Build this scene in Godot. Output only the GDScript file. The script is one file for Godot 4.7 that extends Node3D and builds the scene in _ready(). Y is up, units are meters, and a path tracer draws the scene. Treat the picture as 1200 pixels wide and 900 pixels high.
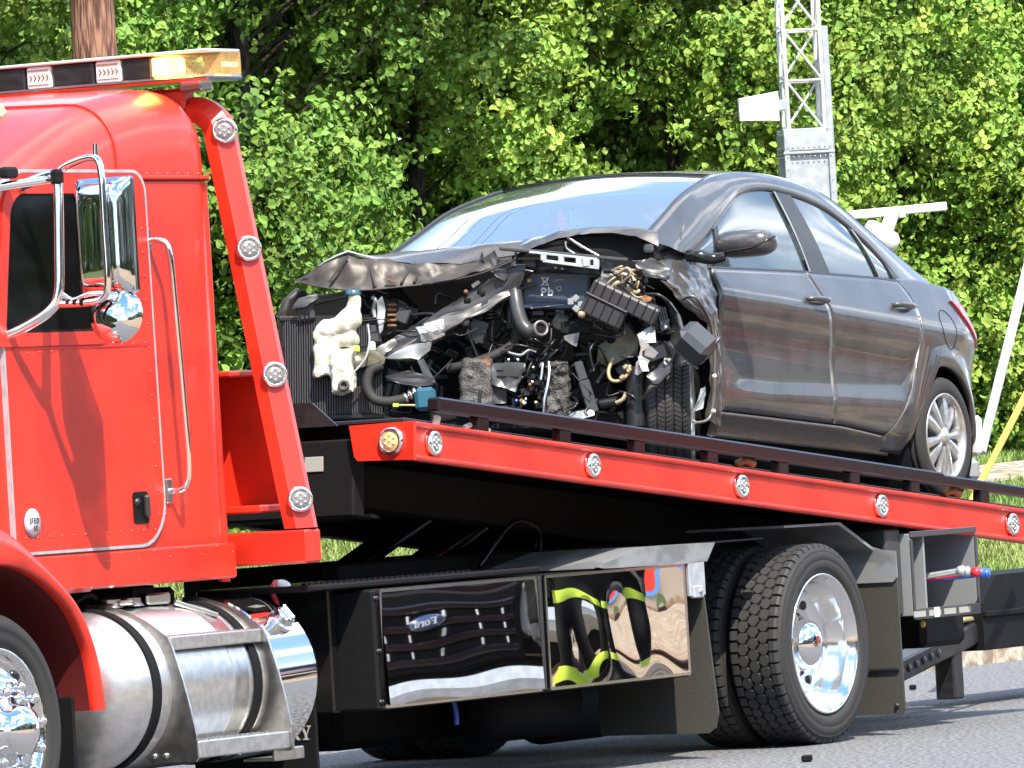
extends Node3D
# A red rollback tow truck with a wrecked grey sedan on its tilted deck, in front of a wall of leafy trees.
# World: the truck points to -X, +Z is its driver's side, y is up, metres.

var M := {}
var rng := RandomNumberGenerator.new()

func _ready():
	rng.seed = 77
	set_view_and_light()
	make_materials()
	build_ground()
	build_trees()
	build_pole_and_mast()
	build_truck()
	build_car()
	build_small_things()
	build_across_the_road()

func set_view_and_light():
	var cam := Camera3D.new()
	cam.name = "camera"
	cam.fov = 5.4248
	cam.near = 0.5
	cam.far = 4000.0
	var d0 := Vector3(0.866897, 0, -0.498488)
	var r0 := Vector3(0.498488, 0, 0.866897)
	var pit := deg_to_rad(0.45)
	var rol := deg_to_rad(3.3)
	var fw := d0 * cos(pit) + Vector3.UP * sin(pit)
	var up := Vector3.UP * cos(pit) - d0 * sin(pit)
	var rt := r0 * cos(rol) - up * sin(rol)
	up = up * cos(rol) + r0 * sin(rol)
	cam.transform = Transform3D(Basis(rt, up, -fw), Vector3(-35.7706, 1.5632, 18.8575))
	add_child(cam)
	cam.current = true
	var we := WorldEnvironment.new()
	we.name = "world_environment"
	var env := Environment.new()
	env.background_mode = Environment.BG_SKY
	env.tonemap_mode = Environment.TONE_MAPPER_LINEAR
	env.tonemap_exposure = 2.0
	env.sdfgi_enabled = true
	env.ssao_enabled = true
	env.ssil_enabled = true
	var sky := Sky.new()
	var pm := PanoramaSkyMaterial.new()
	pm.panorama = sky_image()
	pm.energy_multiplier = 1.0
	sky.sky_material = pm
	env.sky = sky
	we.environment = env
	add_child(we)
	var sun := DirectionalLight3D.new()
	sun.name = "sun"
	sun.light_energy = 1.6
	sun.light_color = Color(1.0, 0.965, 0.9)
	sun.light_angular_distance = 0.5
	sun.shadow_enabled = true
	add_child(sun)
	sun.look_at_from_position(Vector3.ZERO, Vector3(0.47, -0.9, -0.50), Vector3.UP)

func sky_image() -> ImageTexture:
	# blue sky with broken cumulus, computed by direction
	var w := 768
	var h := 384
	var im := Image.create(w, h, false, Image.FORMAT_RGBF)
	var n := FastNoiseLite.new()
	n.seed = 5
	n.frequency = 1.0
	n.fractal_octaves = 4
	for j in h:
		var el := (0.5 - (j + 0.5) / h) * PI
		for i in w:
			var az := (i + 0.5) / w * TAU
			var d := Vector3(cos(el) * sin(az), sin(el), -cos(el) * cos(az))
			var c := Vector3(0.30, 0.36, 0.40)
			if d.y > 0.0:
				var t := pow(1.0 - d.y, 3.0)
				c = Vector3(0.17, 0.38, 0.76).lerp(Vector3(0.60, 0.78, 0.98), t)
				var p := Vector3(d.x, 0, d.z) / (d.y + 0.25) * 1.1
				var v := n.get_noise_3d(p.x, p.y + 3.0, p.z) + 0.5 * n.get_noise_3d(p.x * 2.3, 9.0, p.z * 2.3)
				var cl := smoothstep(0.0, 0.5, v)
				c = c.lerp(Vector3(2.3, 2.3, 2.35), cl * 0.92)
			im.set_pixel(i, j, Color(c.x, c.y, c.z))
	return ImageTexture.create_from_image(im)

# ---------------------------------------------------------------- helpers
func lin(r: float, g: float, b: float) -> Color:
	return Color(r, g, b).linear_to_srgb()

func noise_tex(seed_: int, freq: float, a: Color, b: Color, size := 256, octaves := 4, lo := 0.3, hi := 0.7) -> ImageTexture:
	var n := FastNoiseLite.new()
	n.seed = seed_
	n.frequency = freq
	n.fractal_octaves = octaves
	var src := n.get_seamless_image(size, size)
	src.convert(Image.FORMAT_L8)
	var im := Image.create(size, size, false, Image.FORMAT_RGB8)
	for y in size:
		for x in size:
			im.set_pixel(x, y, a.lerp(b, smoothstep(lo, hi, src.get_pixel(x, y).r)))
	return ImageTexture.create_from_image(im)

func mat(key: String, col: Color, rough := 0.5, metal := 0.0) -> StandardMaterial3D:
	var m := StandardMaterial3D.new()
	m.albedo_color = col
	m.roughness = rough
	m.metallic = metal
	M[key] = m
	return m

func tri(m: StandardMaterial3D, tex: Texture2D, scale := 1.0):
	m.albedo_texture = tex
	m.uv1_triplanar = true
	m.uv1_scale = Vector3.ONE * scale

func bump(m: StandardMaterial3D, tex: Texture2D, cm: float, scale := 1.0):
	m.heightmap_enabled = true
	m.heightmap_texture = tex
	m.heightmap_scale = cm
	m.uv1_triplanar = true
	m.uv1_scale = Vector3.ONE * scale

func S() -> SurfaceTool:
	var st := SurfaceTool.new()
	st.begin(Mesh.PRIMITIVE_TRIANGLES)
	return st

func numbered(parent: Node, called: String) -> String:
	if not parent.has_node(called):
		return called
	var k := 1
	while parent.has_node("%s_%03d" % [called, k]):
		k += 1
	return "%s_%03d" % [called, k]

func part(parent: Node, called: String, st, m: Material, label := "", kind := "") -> MeshInstance3D:
	var o := MeshInstance3D.new()
	o.name = numbered(parent, called)
	if st is SurfaceTool:
		st.generate_normals()
		st.index()
		o.mesh = st.commit()
	else:
		o.mesh = st
	o.material_override = m
	if label != "":
		o.set_meta("label", label)
	if kind != "":
		o.set_meta("kind", kind)
	parent.add_child(o, true)
	return o

func thing(called: String, label: String, category: String, at := Vector3.ZERO, group := "") -> Node3D:
	var o := Node3D.new()
	o.name = numbered(self, called)
	add_child(o, true)
	o.position = at
	o.set_meta("label", label)
	o.set_meta("category", category)
	if group != "":
		o.set_meta("group", group)
	return o

func tag(o: Node, label: String, category: String, group := ""):
	o.set_meta("label", label)
	o.set_meta("category", category)
	if group != "":
		o.set_meta("group", group)

func sub(parent: Node, called: String, xf := Transform3D.IDENTITY) -> Node3D:
	var o := Node3D.new()
	o.name = numbered(parent, called)
	o.transform = xf
	parent.add_child(o, true)
	return o

func t3(st: SurfaceTool, a: Vector3, b: Vector3, c: Vector3, sg := -1):
	# a, b, c counter-clockwise seen from outside
	st.set_smooth_group(sg)
	st.add_vertex(a)
	st.add_vertex(c)
	st.add_vertex(b)

func poly(st: SurfaceTool, pts: Array, away: Vector3, sg := -1):
	# a flat convex polygon turned away from the point «away»
	var n: Vector3 = (pts[1] - pts[0]).cross(pts[2] - pts[0])
	var flip: bool = n.dot(pts[0] - away) < 0.0
	for k in range(1, pts.size() - 1):
		if flip:
			t3(st, pts[0], pts[k + 1], pts[k], sg)
		else:
			t3(st, pts[0], pts[k], pts[k + 1], sg)

func box(st: SurfaceTool, c: Vector3, size: Vector3, bev := 0.006, bs := Basis.IDENTITY):
	var h := size * 0.5
	bev = min(bev, min(h.x, min(h.y, h.z)) * 0.8)
	var P := func(x: float, y: float, z: float) -> Vector3: return c + bs * Vector3(x, y, z)
	var i := h - Vector3.ONE * bev
	for s in [-1.0, 1.0]:
		poly(st, [P.call(s * h.x, -i.y, -i.z), P.call(s * h.x, i.y, -i.z), P.call(s * h.x, i.y, i.z), P.call(s * h.x, -i.y, i.z)], c)
		poly(st, [P.call(-i.x, s * h.y, -i.z), P.call(i.x, s * h.y, -i.z), P.call(i.x, s * h.y, i.z), P.call(-i.x, s * h.y, i.z)], c)
		poly(st, [P.call(-i.x, -i.y, s * h.z), P.call(i.x, -i.y, s * h.z), P.call(i.x, i.y, s * h.z), P.call(-i.x, i.y, s * h.z)], c)
	if bev <= 0.0:
		return
	for s in [-1.0, 1.0]:
		for t in [-1.0, 1.0]:
			poly(st, [P.call(s * h.x, t * i.y, -i.z), P.call(s * i.x, t * h.y, -i.z), P.call(s * i.x, t * h.y, i.z), P.call(s * h.x, t * i.y, i.z)], c)
			poly(st, [P.call(s * h.x, -i.y, t * i.z), P.call(s * i.x, -i.y, t * h.z), P.call(s * i.x, i.y, t * h.z), P.call(s * h.x, i.y, t * i.z)], c)
			poly(st, [P.call(-i.x, s * h.y, t * i.z), P.call(-i.x, s * i.y, t * h.z), P.call(i.x, s * i.y, t * h.z), P.call(i.x, s * h.y, t * i.z)], c)
			for u in [-1.0, 1.0]:
				poly(st, [P.call(s * h.x, t * i.y, u * i.z), P.call(s * i.x, t * h.y, u * i.z), P.call(s * i.x, t * i.y, u * h.z)], c)

func bar(st: SurfaceTool, a: Vector3, b: Vector3, w: float, h: float, bev := 0.004, up := Vector3.UP):
	# a straight square bar from a to b, w across, h along «up»
	var x := (b - a).normalized()
	var z := x.cross(up).normalized()
	var y := z.cross(x)
	box(st, (a + b) * 0.5, Vector3(a.distance_to(b), h, w), bev, Basis(x, y, z))

func smooth_path(pts: Array, per := 6) -> Array:
	var out := []
	for i in pts.size() - 1:
		var p0: Vector3 = pts[max(i - 1, 0)]
		var p1: Vector3 = pts[i]
		var p2: Vector3 = pts[i + 1]
		var p3: Vector3 = pts[min(i + 2, pts.size() - 1)]
		for k in per:
			out.append(p1.cubic_interpolate(p2, p0, p3, float(k) / per))
	out.append(pts[-1])
	return out

func tube(st: SurfaceTool, pts: Array, r, n := 8, caps := true, smooth := true):
	var prev := Vector3.ZERO
	var rings := []
	for i in pts.size():
		var d: Vector3 = (pts[min(i + 1, pts.size() - 1)] - pts[max(i - 1, 0)]).normalized()
		if prev == Vector3.ZERO:
			prev = d.cross(Vector3.UP if abs(d.y) < 0.9 else Vector3.RIGHT).normalized()
		prev = (prev - d * prev.dot(d)).normalized()
		var q := d.cross(prev)
		var rr: float = r[i] if r is Array else r
		var ring := []
		for k in n:
			var a := TAU * k / n
			ring.append(pts[i] + (prev * cos(a) + q * sin(a)) * rr)
		rings.append(ring)
	var sg := 1 if smooth else -1
	for i in pts.size() - 1:
		for k in n:
			var l := (k + 1) % n
			t3(st, rings[i][k], rings[i][l], rings[i + 1][l], sg)
			t3(st, rings[i][k], rings[i + 1][l], rings[i + 1][k], sg)
	if caps:
		for k in range(1, n - 1):
			t3(st, rings[0][0], rings[0][k + 1], rings[0][k])
			t3(st, rings[-1][0], rings[-1][k], rings[-1][k + 1])

func lathe(st: SurfaceTool, prof: Array, xf: Transform3D, n := 32, hard := false, a0 := 0.0, a1 := TAU):
	# profile of Vector2(radius, height) turned about the local y axis
	for i in prof.size() - 1:
		var sg := 20 + i if hard else 2
		for k in n:
			var t := a0 + (a1 - a0) * k / n
			var u := a0 + (a1 - a0) * (k + 1) / n
			var A: Vector3 = xf * Vector3(prof[i].x * cos(t), prof[i].y, prof[i].x * sin(t))
			var B: Vector3 = xf * Vector3(prof[i].x * cos(u), prof[i].y, prof[i].x * sin(u))
			var C: Vector3 = xf * Vector3(prof[i + 1].x * cos(u), prof[i + 1].y, prof[i + 1].x * sin(u))
			var D: Vector3 = xf * Vector3(prof[i + 1].x * cos(t), prof[i + 1].y, prof[i + 1].x * sin(t))
			if prof[i].x > 1e-5:
				t3(st, A, C, B, sg)
			if prof[i + 1].x > 1e-5:
				t3(st, A, D, C, sg)

func prism(st: SurfaceTool, pts: Array, z0: float, z1: float, xf := Transform3D.IDENTITY, sg_side := -1):
	# a polygon in the local xy plane, extruded from z0 to z1
	var pv := PackedVector2Array(pts)
	if not Geometry2D.is_polygon_clockwise(pv):
		pv.reverse()
	var idx := Geometry2D.triangulate_polygon(pv)
	for k in range(0, idx.size(), 3):
		var a := pv[idx[k]]
		var b := pv[idx[k + 1]]
		var c := pv[idx[k + 2]]
		if (b - a).cross(c - a) < 0.0:
			var tmp := b
			b = c
			c = tmp
		t3(st, xf * Vector3(a.x, a.y, z1), xf * Vector3(b.x, b.y, z1), xf * Vector3(c.x, c.y, z1))
		t3(st, xf * Vector3(a.x, a.y, z0), xf * Vector3(c.x, c.y, z0), xf * Vector3(b.x, b.y, z0))
	for k in pv.size():
		var a := pv[k]
		var b := pv[(k + 1) % pv.size()]
		# clockwise outline seen from +z
		t3(st, xf * Vector3(a.x, a.y, z0), xf * Vector3(a.x, a.y, z1), xf * Vector3(b.x, b.y, z1), sg_side)
		t3(st, xf * Vector3(a.x, a.y, z0), xf * Vector3(b.x, b.y, z1), xf * Vector3(b.x, b.y, z0), sg_side)

func ringplate(st: SurfaceTool, outer: Array, inner: Array, z0: float, z1: float, xf := Transform3D.IDENTITY):
	# a plate with a hole: two outlines with as many points each
	var n := outer.size()
	for k in n:
		var l := (k + 1) % n
		var V := func(p: Vector2, z: float) -> Vector3: return xf * Vector3(p.x, p.y, z)
		var mid: Vector3 = V.call((outer[k] + inner[k]) * 0.5, (z0 + z1) * 0.5)
		var back: Vector3 = xf.basis.z * (z1 - z0)
		poly(st, [V.call(outer[k], z1), V.call(outer[l], z1), V.call(inner[l], z1)], mid - back)
		poly(st, [V.call(outer[k], z1), V.call(inner[l], z1), V.call(inner[k], z1)], mid - back)
		poly(st, [V.call(outer[k], z0), V.call(outer[l], z0), V.call(outer[l], z1), V.call(outer[k], z1)], mid)
		poly(st, [V.call(inner[k], z0), V.call(inner[l], z0), V.call(inner[l], z1), V.call(inner[k], z1)], mid)

func grid(st: SurfaceTool, g: Array, sg := 3, flip := false):
	# rows of points; rows run «up», columns to the right as seen from outside
	for j in g.size() - 1:
		for i in g[j].size() - 1:
			var a: Vector3 = g[j][i]
			var b: Vector3 = g[j][i + 1]
			var c: Vector3 = g[j + 1][i + 1]
			var d: Vector3 = g[j + 1][i]
			if flip:
				t3(st, a, c, b, sg)
				t3(st, a, d, c, sg)
			else:
				t3(st, a, b, c, sg)
				t3(st, a, c, d, sg)

func rounded(x0: float, y0: float, x1: float, y1: float, r: Array, per := 5) -> Array:
	# outline of a rounded rectangle; r: radii at (x1,y1), (x0,y1), (x0,y0), (x1,y0)
	var out := []
	var cs := [Vector2(x1, y1), Vector2(x0, y1), Vector2(x0, y0), Vector2(x1, y0)]
	var sx := [-1, 1, 1, -1]
	var sy := [-1, -1, 1, 1]
	for q in 4:
		for k in per + 1:
			var a := PI * 0.5 * (q + float(k) / per)
			out.append(cs[q] + Vector2(sx[q], sy[q]) * r[q] + Vector2(cos(a), sin(a)) * r[q])
	return out

func at_x(p: Array, x: float) -> float:
	# a polyline of Vector2, read at x
	if x <= p[0].x:
		return p[0].y
	for i in p.size() - 1:
		if x <= p[i + 1].x:
			return lerpf(p[i].y, p[i + 1].y, (x - p[i].x) / max(p[i + 1].x - p[i].x, 1e-6))
	return p[-1].y

func blob(st: SurfaceTool, f: Callable, lo: Vector3, hi: Vector3, cell: float, sg := 4):
	# surface nets of the field f (negative inside)
	var n := Vector3i(ceil((hi.x - lo.x) / cell) + 1, ceil((hi.y - lo.y) / cell) + 1, ceil((hi.z - lo.z) / cell) + 1)
	var v := PackedFloat32Array()
	v.resize(n.x * n.y * n.z)
	for k in n.z:
		for j in n.y:
			for i in n.x:
				v[(k * n.y + j) * n.x + i] = f.call(lo + Vector3(i, j, k) * cell)
	var vert := {}
	for k in n.z - 1:
		for j in n.y - 1:
			for i in n.x - 1:
				var sum := Vector3.ZERO
				var cnt := 0
				var cv := []
				for q in 8:
					cv.append(v[((k + (q >> 2)) * n.y + j + ((q >> 1) & 1)) * n.x + i + (q & 1)])
				for e in [[0, 1], [2, 3], [4, 5], [6, 7], [0, 2], [1, 3], [4, 6], [5, 7], [0, 4], [1, 5], [2, 6], [3, 7]]:
					var a: float = cv[e[0]]
					var b: float = cv[e[1]]
					if (a < 0.0) != (b < 0.0):
						var t := a / (a - b)
						var pa := Vector3(e[0] & 1, (e[0] >> 1) & 1, e[0] >> 2)
						var pb := Vector3(e[1] & 1, (e[1] >> 1) & 1, e[1] >> 2)
						sum += pa.lerp(pb, t)
						cnt += 1
				if cnt > 0:
					vert[(k * n.y + j) * n.x + i] = lo + (Vector3(i, j, k) + sum / cnt) * cell
	var step := [1, n.x, n.x * n.y]
	for id in vert:
		var base: int = id
		for ax in 3:
			var u: int = step[(ax + 1) % 3]
			var w: int = step[(ax + 2) % 3]
			if base + step[ax] >= v.size():
				continue
			var a := v[base]
			var b := v[base + step[ax]]
			if (a < 0.0) == (b < 0.0):
				continue
			if not (vert.has(base - u) and vert.has(base - w) and vert.has(base - u - w)):
				continue
			var p: Vector3 = vert[base]
			var q: Vector3 = vert[base - u]
			var r: Vector3 = vert[base - u - w]
			var s: Vector3 = vert[base - w]
			if a < 0.0:
				t3(st, p, q, r, sg)
				t3(st, p, r, s, sg)
			else:
				t3(st, p, r, q, sg)
				t3(st, p, s, r, sg)

func text(parent: Node, called: String, s: String, h: float, xf: Transform3D, m: Material, serif := false):
	var tm := TextMesh.new()
	var fo := SystemFont.new()
	fo.font_names = PackedStringArray(["Droid Serif" if serif else "Droid Sans"])
	fo.font_weight = 700
	tm.font = fo
	tm.text = s
	tm.font_size = 32
	tm.pixel_size = h / 24.0
	tm.depth = 0.002
	var o := MeshInstance3D.new()
	o.name = numbered(parent, called)
	o.mesh = tm
	o.transform = xf
	o.material_override = m
	parent.add_child(o, true)
	return o

# ---------------------------------------------------------------- materials
func make_materials():
	var grit := noise_tex(11, 0.03, Color(0.90, 0.90, 0.90), Color(1, 1, 1), 256, 5)
	var soft := noise_tex(12, 0.008, Color(0.82, 0.82, 0.82), Color(1, 1, 1), 256, 4)
	var fine := noise_tex(13, 0.12, Color(0.3, 0.3, 0.3), Color(1, 1, 1), 256, 3)
	var m := mat("red", lin(0.66, 0.026, 0.010), 0.40)
	m.clearcoat_enabled = true
	m.clearcoat = 0.35
	m.clearcoat_roughness = 0.10
	tri(m, soft, 0.7)
	m = mat("red_dull", lin(0.5, 0.012, 0.01), 0.5)
	m = mat("liner_red", lin(0.10, 0.003, 0.003), 0.7)
	m = mat("black", lin(0.010, 0.010, 0.011), 0.6)
	m.metallic_specular = 0.22
	tri(m, grit, 8.0)
	m = mat("black_gloss", lin(0.008, 0.008, 0.009), 0.18)
	m = mat("black_glass", lin(0.004, 0.004, 0.004), 0.04)
	m = mat("chrome", lin(0.78, 0.78, 0.79), 0.05, 1.0)
	m = mat("chrome_soft", lin(0.7, 0.7, 0.71), 0.16, 1.0)
	m = mat("mirror_steel", lin(0.74, 0.74, 0.74), 0.045, 1.0)
	m = mat("polish", lin(0.74, 0.74, 0.74), 0.012, 1.0)
	m = mat("wheel_alu", lin(0.80, 0.80, 0.80), 0.13, 1.0)
	m = mat("alloy", lin(0.62, 0.62, 0.62), 0.34, 0.9)
	tri(m, noise_tex(14, 0.02, Color(0.92, 0.92, 0.92), Color(1, 1, 1), 256, 5), 3.0)
	m = mat("steel", lin(0.6, 0.58, 0.55), 0.3, 1.0)
	tri(m, noise_tex(15, 0.015, Color(0.9, 0.9, 0.9), Color(1, 1, 1), 256, 5), 3.0)
	m = mat("rubber", lin(0.022, 0.021, 0.021), 0.75)
	tri(m, grit, 12.0)
	m = mat("tread", lin(0.030, 0.030, 0.031), 0.7)
	tri(m, grit, 20.0)
	m = mat("flap", lin(0.045, 0.042, 0.036), 0.65)
	tri(m, grit, 8.0)
	m = mat("grey_metal", lin(0.27, 0.28, 0.29), 0.45, 0.4)
	tri(m, soft, 1.5)
	m = mat("grey_box", lin(0.22, 0.23, 0.24), 0.5, 0.2)
	m = mat("dark_metal", lin(0.055, 0.055, 0.058), 0.38, 0.6)
	tri(m, grit, 16.0)
	m = mat("black_plastic", lin(0.018, 0.018, 0.02), 0.32)
	tri(m, soft, 4.0)
	m = mat("grey_plastic", lin(0.048, 0.049, 0.053), 0.36)
	tri(m, grit, 20.0)
	m = mat("duct", lin(0.026, 0.026, 0.026), 0.27)
	m.metallic_specular = 0.8
	m = mat("white_plastic", lin(0.60, 0.595, 0.55), 0.42)
	m.backlight = Color(0.3, 0.3, 0.27)
	tri(m, noise_tex(16, 0.02, Color(0.86, 0.84, 0.76), Color(1, 1, 1), 128, 4), 5.0)
	m = mat("white_paint", lin(0.64, 0.64, 0.63), 0.5)
	tri(m, soft, 1.0)
	m = mat("galvanised", lin(0.42, 0.445, 0.47), 0.45, 0.35)
	tri(m, noise_tex(17, 0.02, Color(0.91, 0.92, 0.93), Color(1, 1, 1), 256, 5), 2.0)
	# car paint: dark warm grey metallic under clear lacquer
	m = mat("paint", lin(0.066, 0.062, 0.061), 0.36, 0.3)
	m.clearcoat_enabled = true
	m.clearcoat = 0.8
	m.clearcoat_roughness = 0.03
	tri(m, noise_tex(18, 0.01, Color(0.86, 0.85, 0.84), Color(1, 1, 1), 256, 5), 1.2)
	m = mat("paint_dusty", lin(0.07, 0.06, 0.055), 0.42, 0.3)
	m.clearcoat_enabled = true
	m.clearcoat = 0.5
	m.clearcoat_roughness = 0.15
	tri(m, noise_tex(19, 0.04, Color(0.86, 0.84, 0.8), Color(1, 1, 1), 256, 5), 3.0)
	m = mat("underside", lin(0.042, 0.033, 0.028), 0.45, 0.2)
	tri(m, grit, 12.0)
	m = mat("glass", Color(0.30, 0.36, 0.40, 0.55), 0.02, 0.35)
	m.transparency = BaseMaterial3D.TRANSPARENCY_ALPHA
	m.metallic_specular = 1.0
	m.clearcoat_enabled = true
	m.clearcoat = 1.0
	m.clearcoat_roughness = 0.01
	m = mat("windscreen", Color(0.56, 0.60, 0.62, 0.55), 0.02, 0.5)
	m.transparency = BaseMaterial3D.TRANSPARENCY_ALPHA
	m.metallic_specular = 1.0
	m.clearcoat_enabled = true
	m.clearcoat = 1.0
	m.clearcoat_roughness = 0.01
	m = mat("seat_cloth", lin(0.03, 0.03, 0.032), 0.9)
	m = mat("red_lens", lin(0.5, 0.01, 0.02), 0.12)
	m.clearcoat_enabled = true
	m = mat("clear_lens", lin(0.5, 0.5, 0.5), 0.1, 0.5)
	m = mat("led_lens", lin(0.24, 0.24, 0.24), 0.25, 0.3)
	m = mat("amber_lens", lin(0.75, 0.42, 0.14), 0.2)
	m = mat("amber_clear", Color(0.9, 0.78, 0.55, 0.25), 0.05)
	m.transparency = BaseMaterial3D.TRANSPARENCY_ALPHA
	m = mat("amber_lit", lin(1.0, 0.62, 0.18), 0.3)
	m.emission_enabled = true
	m.emission = Color(1.0, 0.72, 0.32)
	m.emission_energy_multiplier = 3.5
	m = mat("battery_blue", lin(0.028, 0.045, 0.07), 0.35)
	m = mat("badge_blue", lin(0.03, 0.06, 0.16), 0.3)
	m = mat("white_print", lin(0.75, 0.75, 0.75), 0.5)
	m = mat("grey_print", lin(0.3, 0.3, 0.28), 0.5)
	m = mat("blue_plastic", lin(0.02, 0.09, 0.14), 0.3)
	m = mat("blue_handle", lin(0.02, 0.10, 0.45), 0.35)
	m = mat("red_handle", lin(0.55, 0.02, 0.03), 0.35)
	m = mat("yellow", lin(0.62, 0.42, 0.06), 0.5)
	tri(m, grit, 12.0)
	m = mat("lime", lin(0.45, 0.6, 0.05), 0.5)
	m = mat("olive", lin(0.16, 0.15, 0.10), 0.4, 0.4)
	tri(m, grit, 20.0)
	m = mat("cast", lin(0.085, 0.082, 0.078), 0.6, 0.3)
	var lump := noise_tex(21, 0.05, Color(0, 0, 0), Color(1, 1, 1), 256, 4)
	m.albedo_texture = grit
	bump(m, lump, 0.25, 5.0)
	m = mat("rust", lin(0.22, 0.10, 0.04), 0.7)
	tri(m, grit, 24.0)
	m = mat("torn_steel", lin(0.22, 0.21, 0.20), 0.4, 0.6)
	tri(m, grit, 24.0)
	m = mat("tan_cable", lin(0.35, 0.27, 0.15), 0.6)
	m = mat("brass_tan", lin(0.4, 0.32, 0.2), 0.4, 0.4)
	m = mat("sticker", lin(0.7, 0.72, 0.74), 0.4)
	m = mat("decal_blue", lin(0.25, 0.4, 0.62), 0.35)
	m = mat("pink", lin(0.95, 0.10, 0.14), 0.6)
	m.backlight = Color(0.4, 0.1, 0.1)
	# setting
	m = mat("asphalt", lin(0.19, 0.19, 0.20), 0.9)
	tri(m, noise_tex(31, 0.09, Color(0.55, 0.55, 0.56), Color(1.0, 1.0, 1.0), 512, 5), 0.6)
	bump(m, fine, 0.3, 0.6)
	m = mat("concrete", lin(0.46, 0.40, 0.33), 0.9)
	tri(m, noise_tex(32, 0.03, Color(0.7, 0.66, 0.6), Color(1, 1, 1), 256, 5), 0.7)
	m = mat("dirt", lin(0.36, 0.275, 0.19), 0.95)
	tri(m, noise_tex(33, 0.03, Color(0.7, 0.66, 0.6), Color(1, 1, 1), 256, 5), 0.25)
	m = mat("soil", lin(0.08, 0.115, 0.03), 0.95)
	tri(m, noise_tex(34, 0.03, Color(0.55, 0.6, 0.45), Color(1, 1, 1), 256, 5), 0.3)
	m = mat("bark", lin(0.06, 0.047, 0.036), 0.9)
	var bt := noise_tex(35, 0.03, Color(0.45, 0.42, 0.4), Color(1, 1, 1), 256, 5)
	m.albedo_texture = bt
	bump(m, bt, 2.0, 1.0)
	m.uv1_scale = Vector3(3, 0.6, 3)
	m = mat("pole_wood", lin(0.30, 0.15, 0.10), 0.9)
	var wt := noise_tex(36, 0.03, Color(0.5, 0.46, 0.44), Color(1, 1, 1), 256, 5)
	m.albedo_texture = wt
	bump(m, wt, 1.2, 1.0)
	m.uv1_scale = Vector3(6, 0.45, 6)
	m = mat("leaf", Color(1, 1, 1), 0.5)
	m.vertex_color_use_as_albedo = true
	m.backlight = Color(0.6, 0.6, 0.6)
	m.metallic_specular = 0.3
	m = mat("grass", Color(1, 1, 1), 0.7)
	m.vertex_color_use_as_albedo = true
	m.backlight = Color(0.4, 0.4, 0.4)

# ---------------------------------------------------------------- setting
func bank_y(x: float, z: float) -> float:
	if z > -6.4:
		return 0.13
	var h := lerpf(0.13, 1.2, smoothstep(-6.0, -14.5, z))
	h += 0.05 * sin(x * 0.7) * smoothstep(-6.4, -8.0, z)
	if z < -14.5:
		h += (-14.5 - z) * 0.05
	return h

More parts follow.
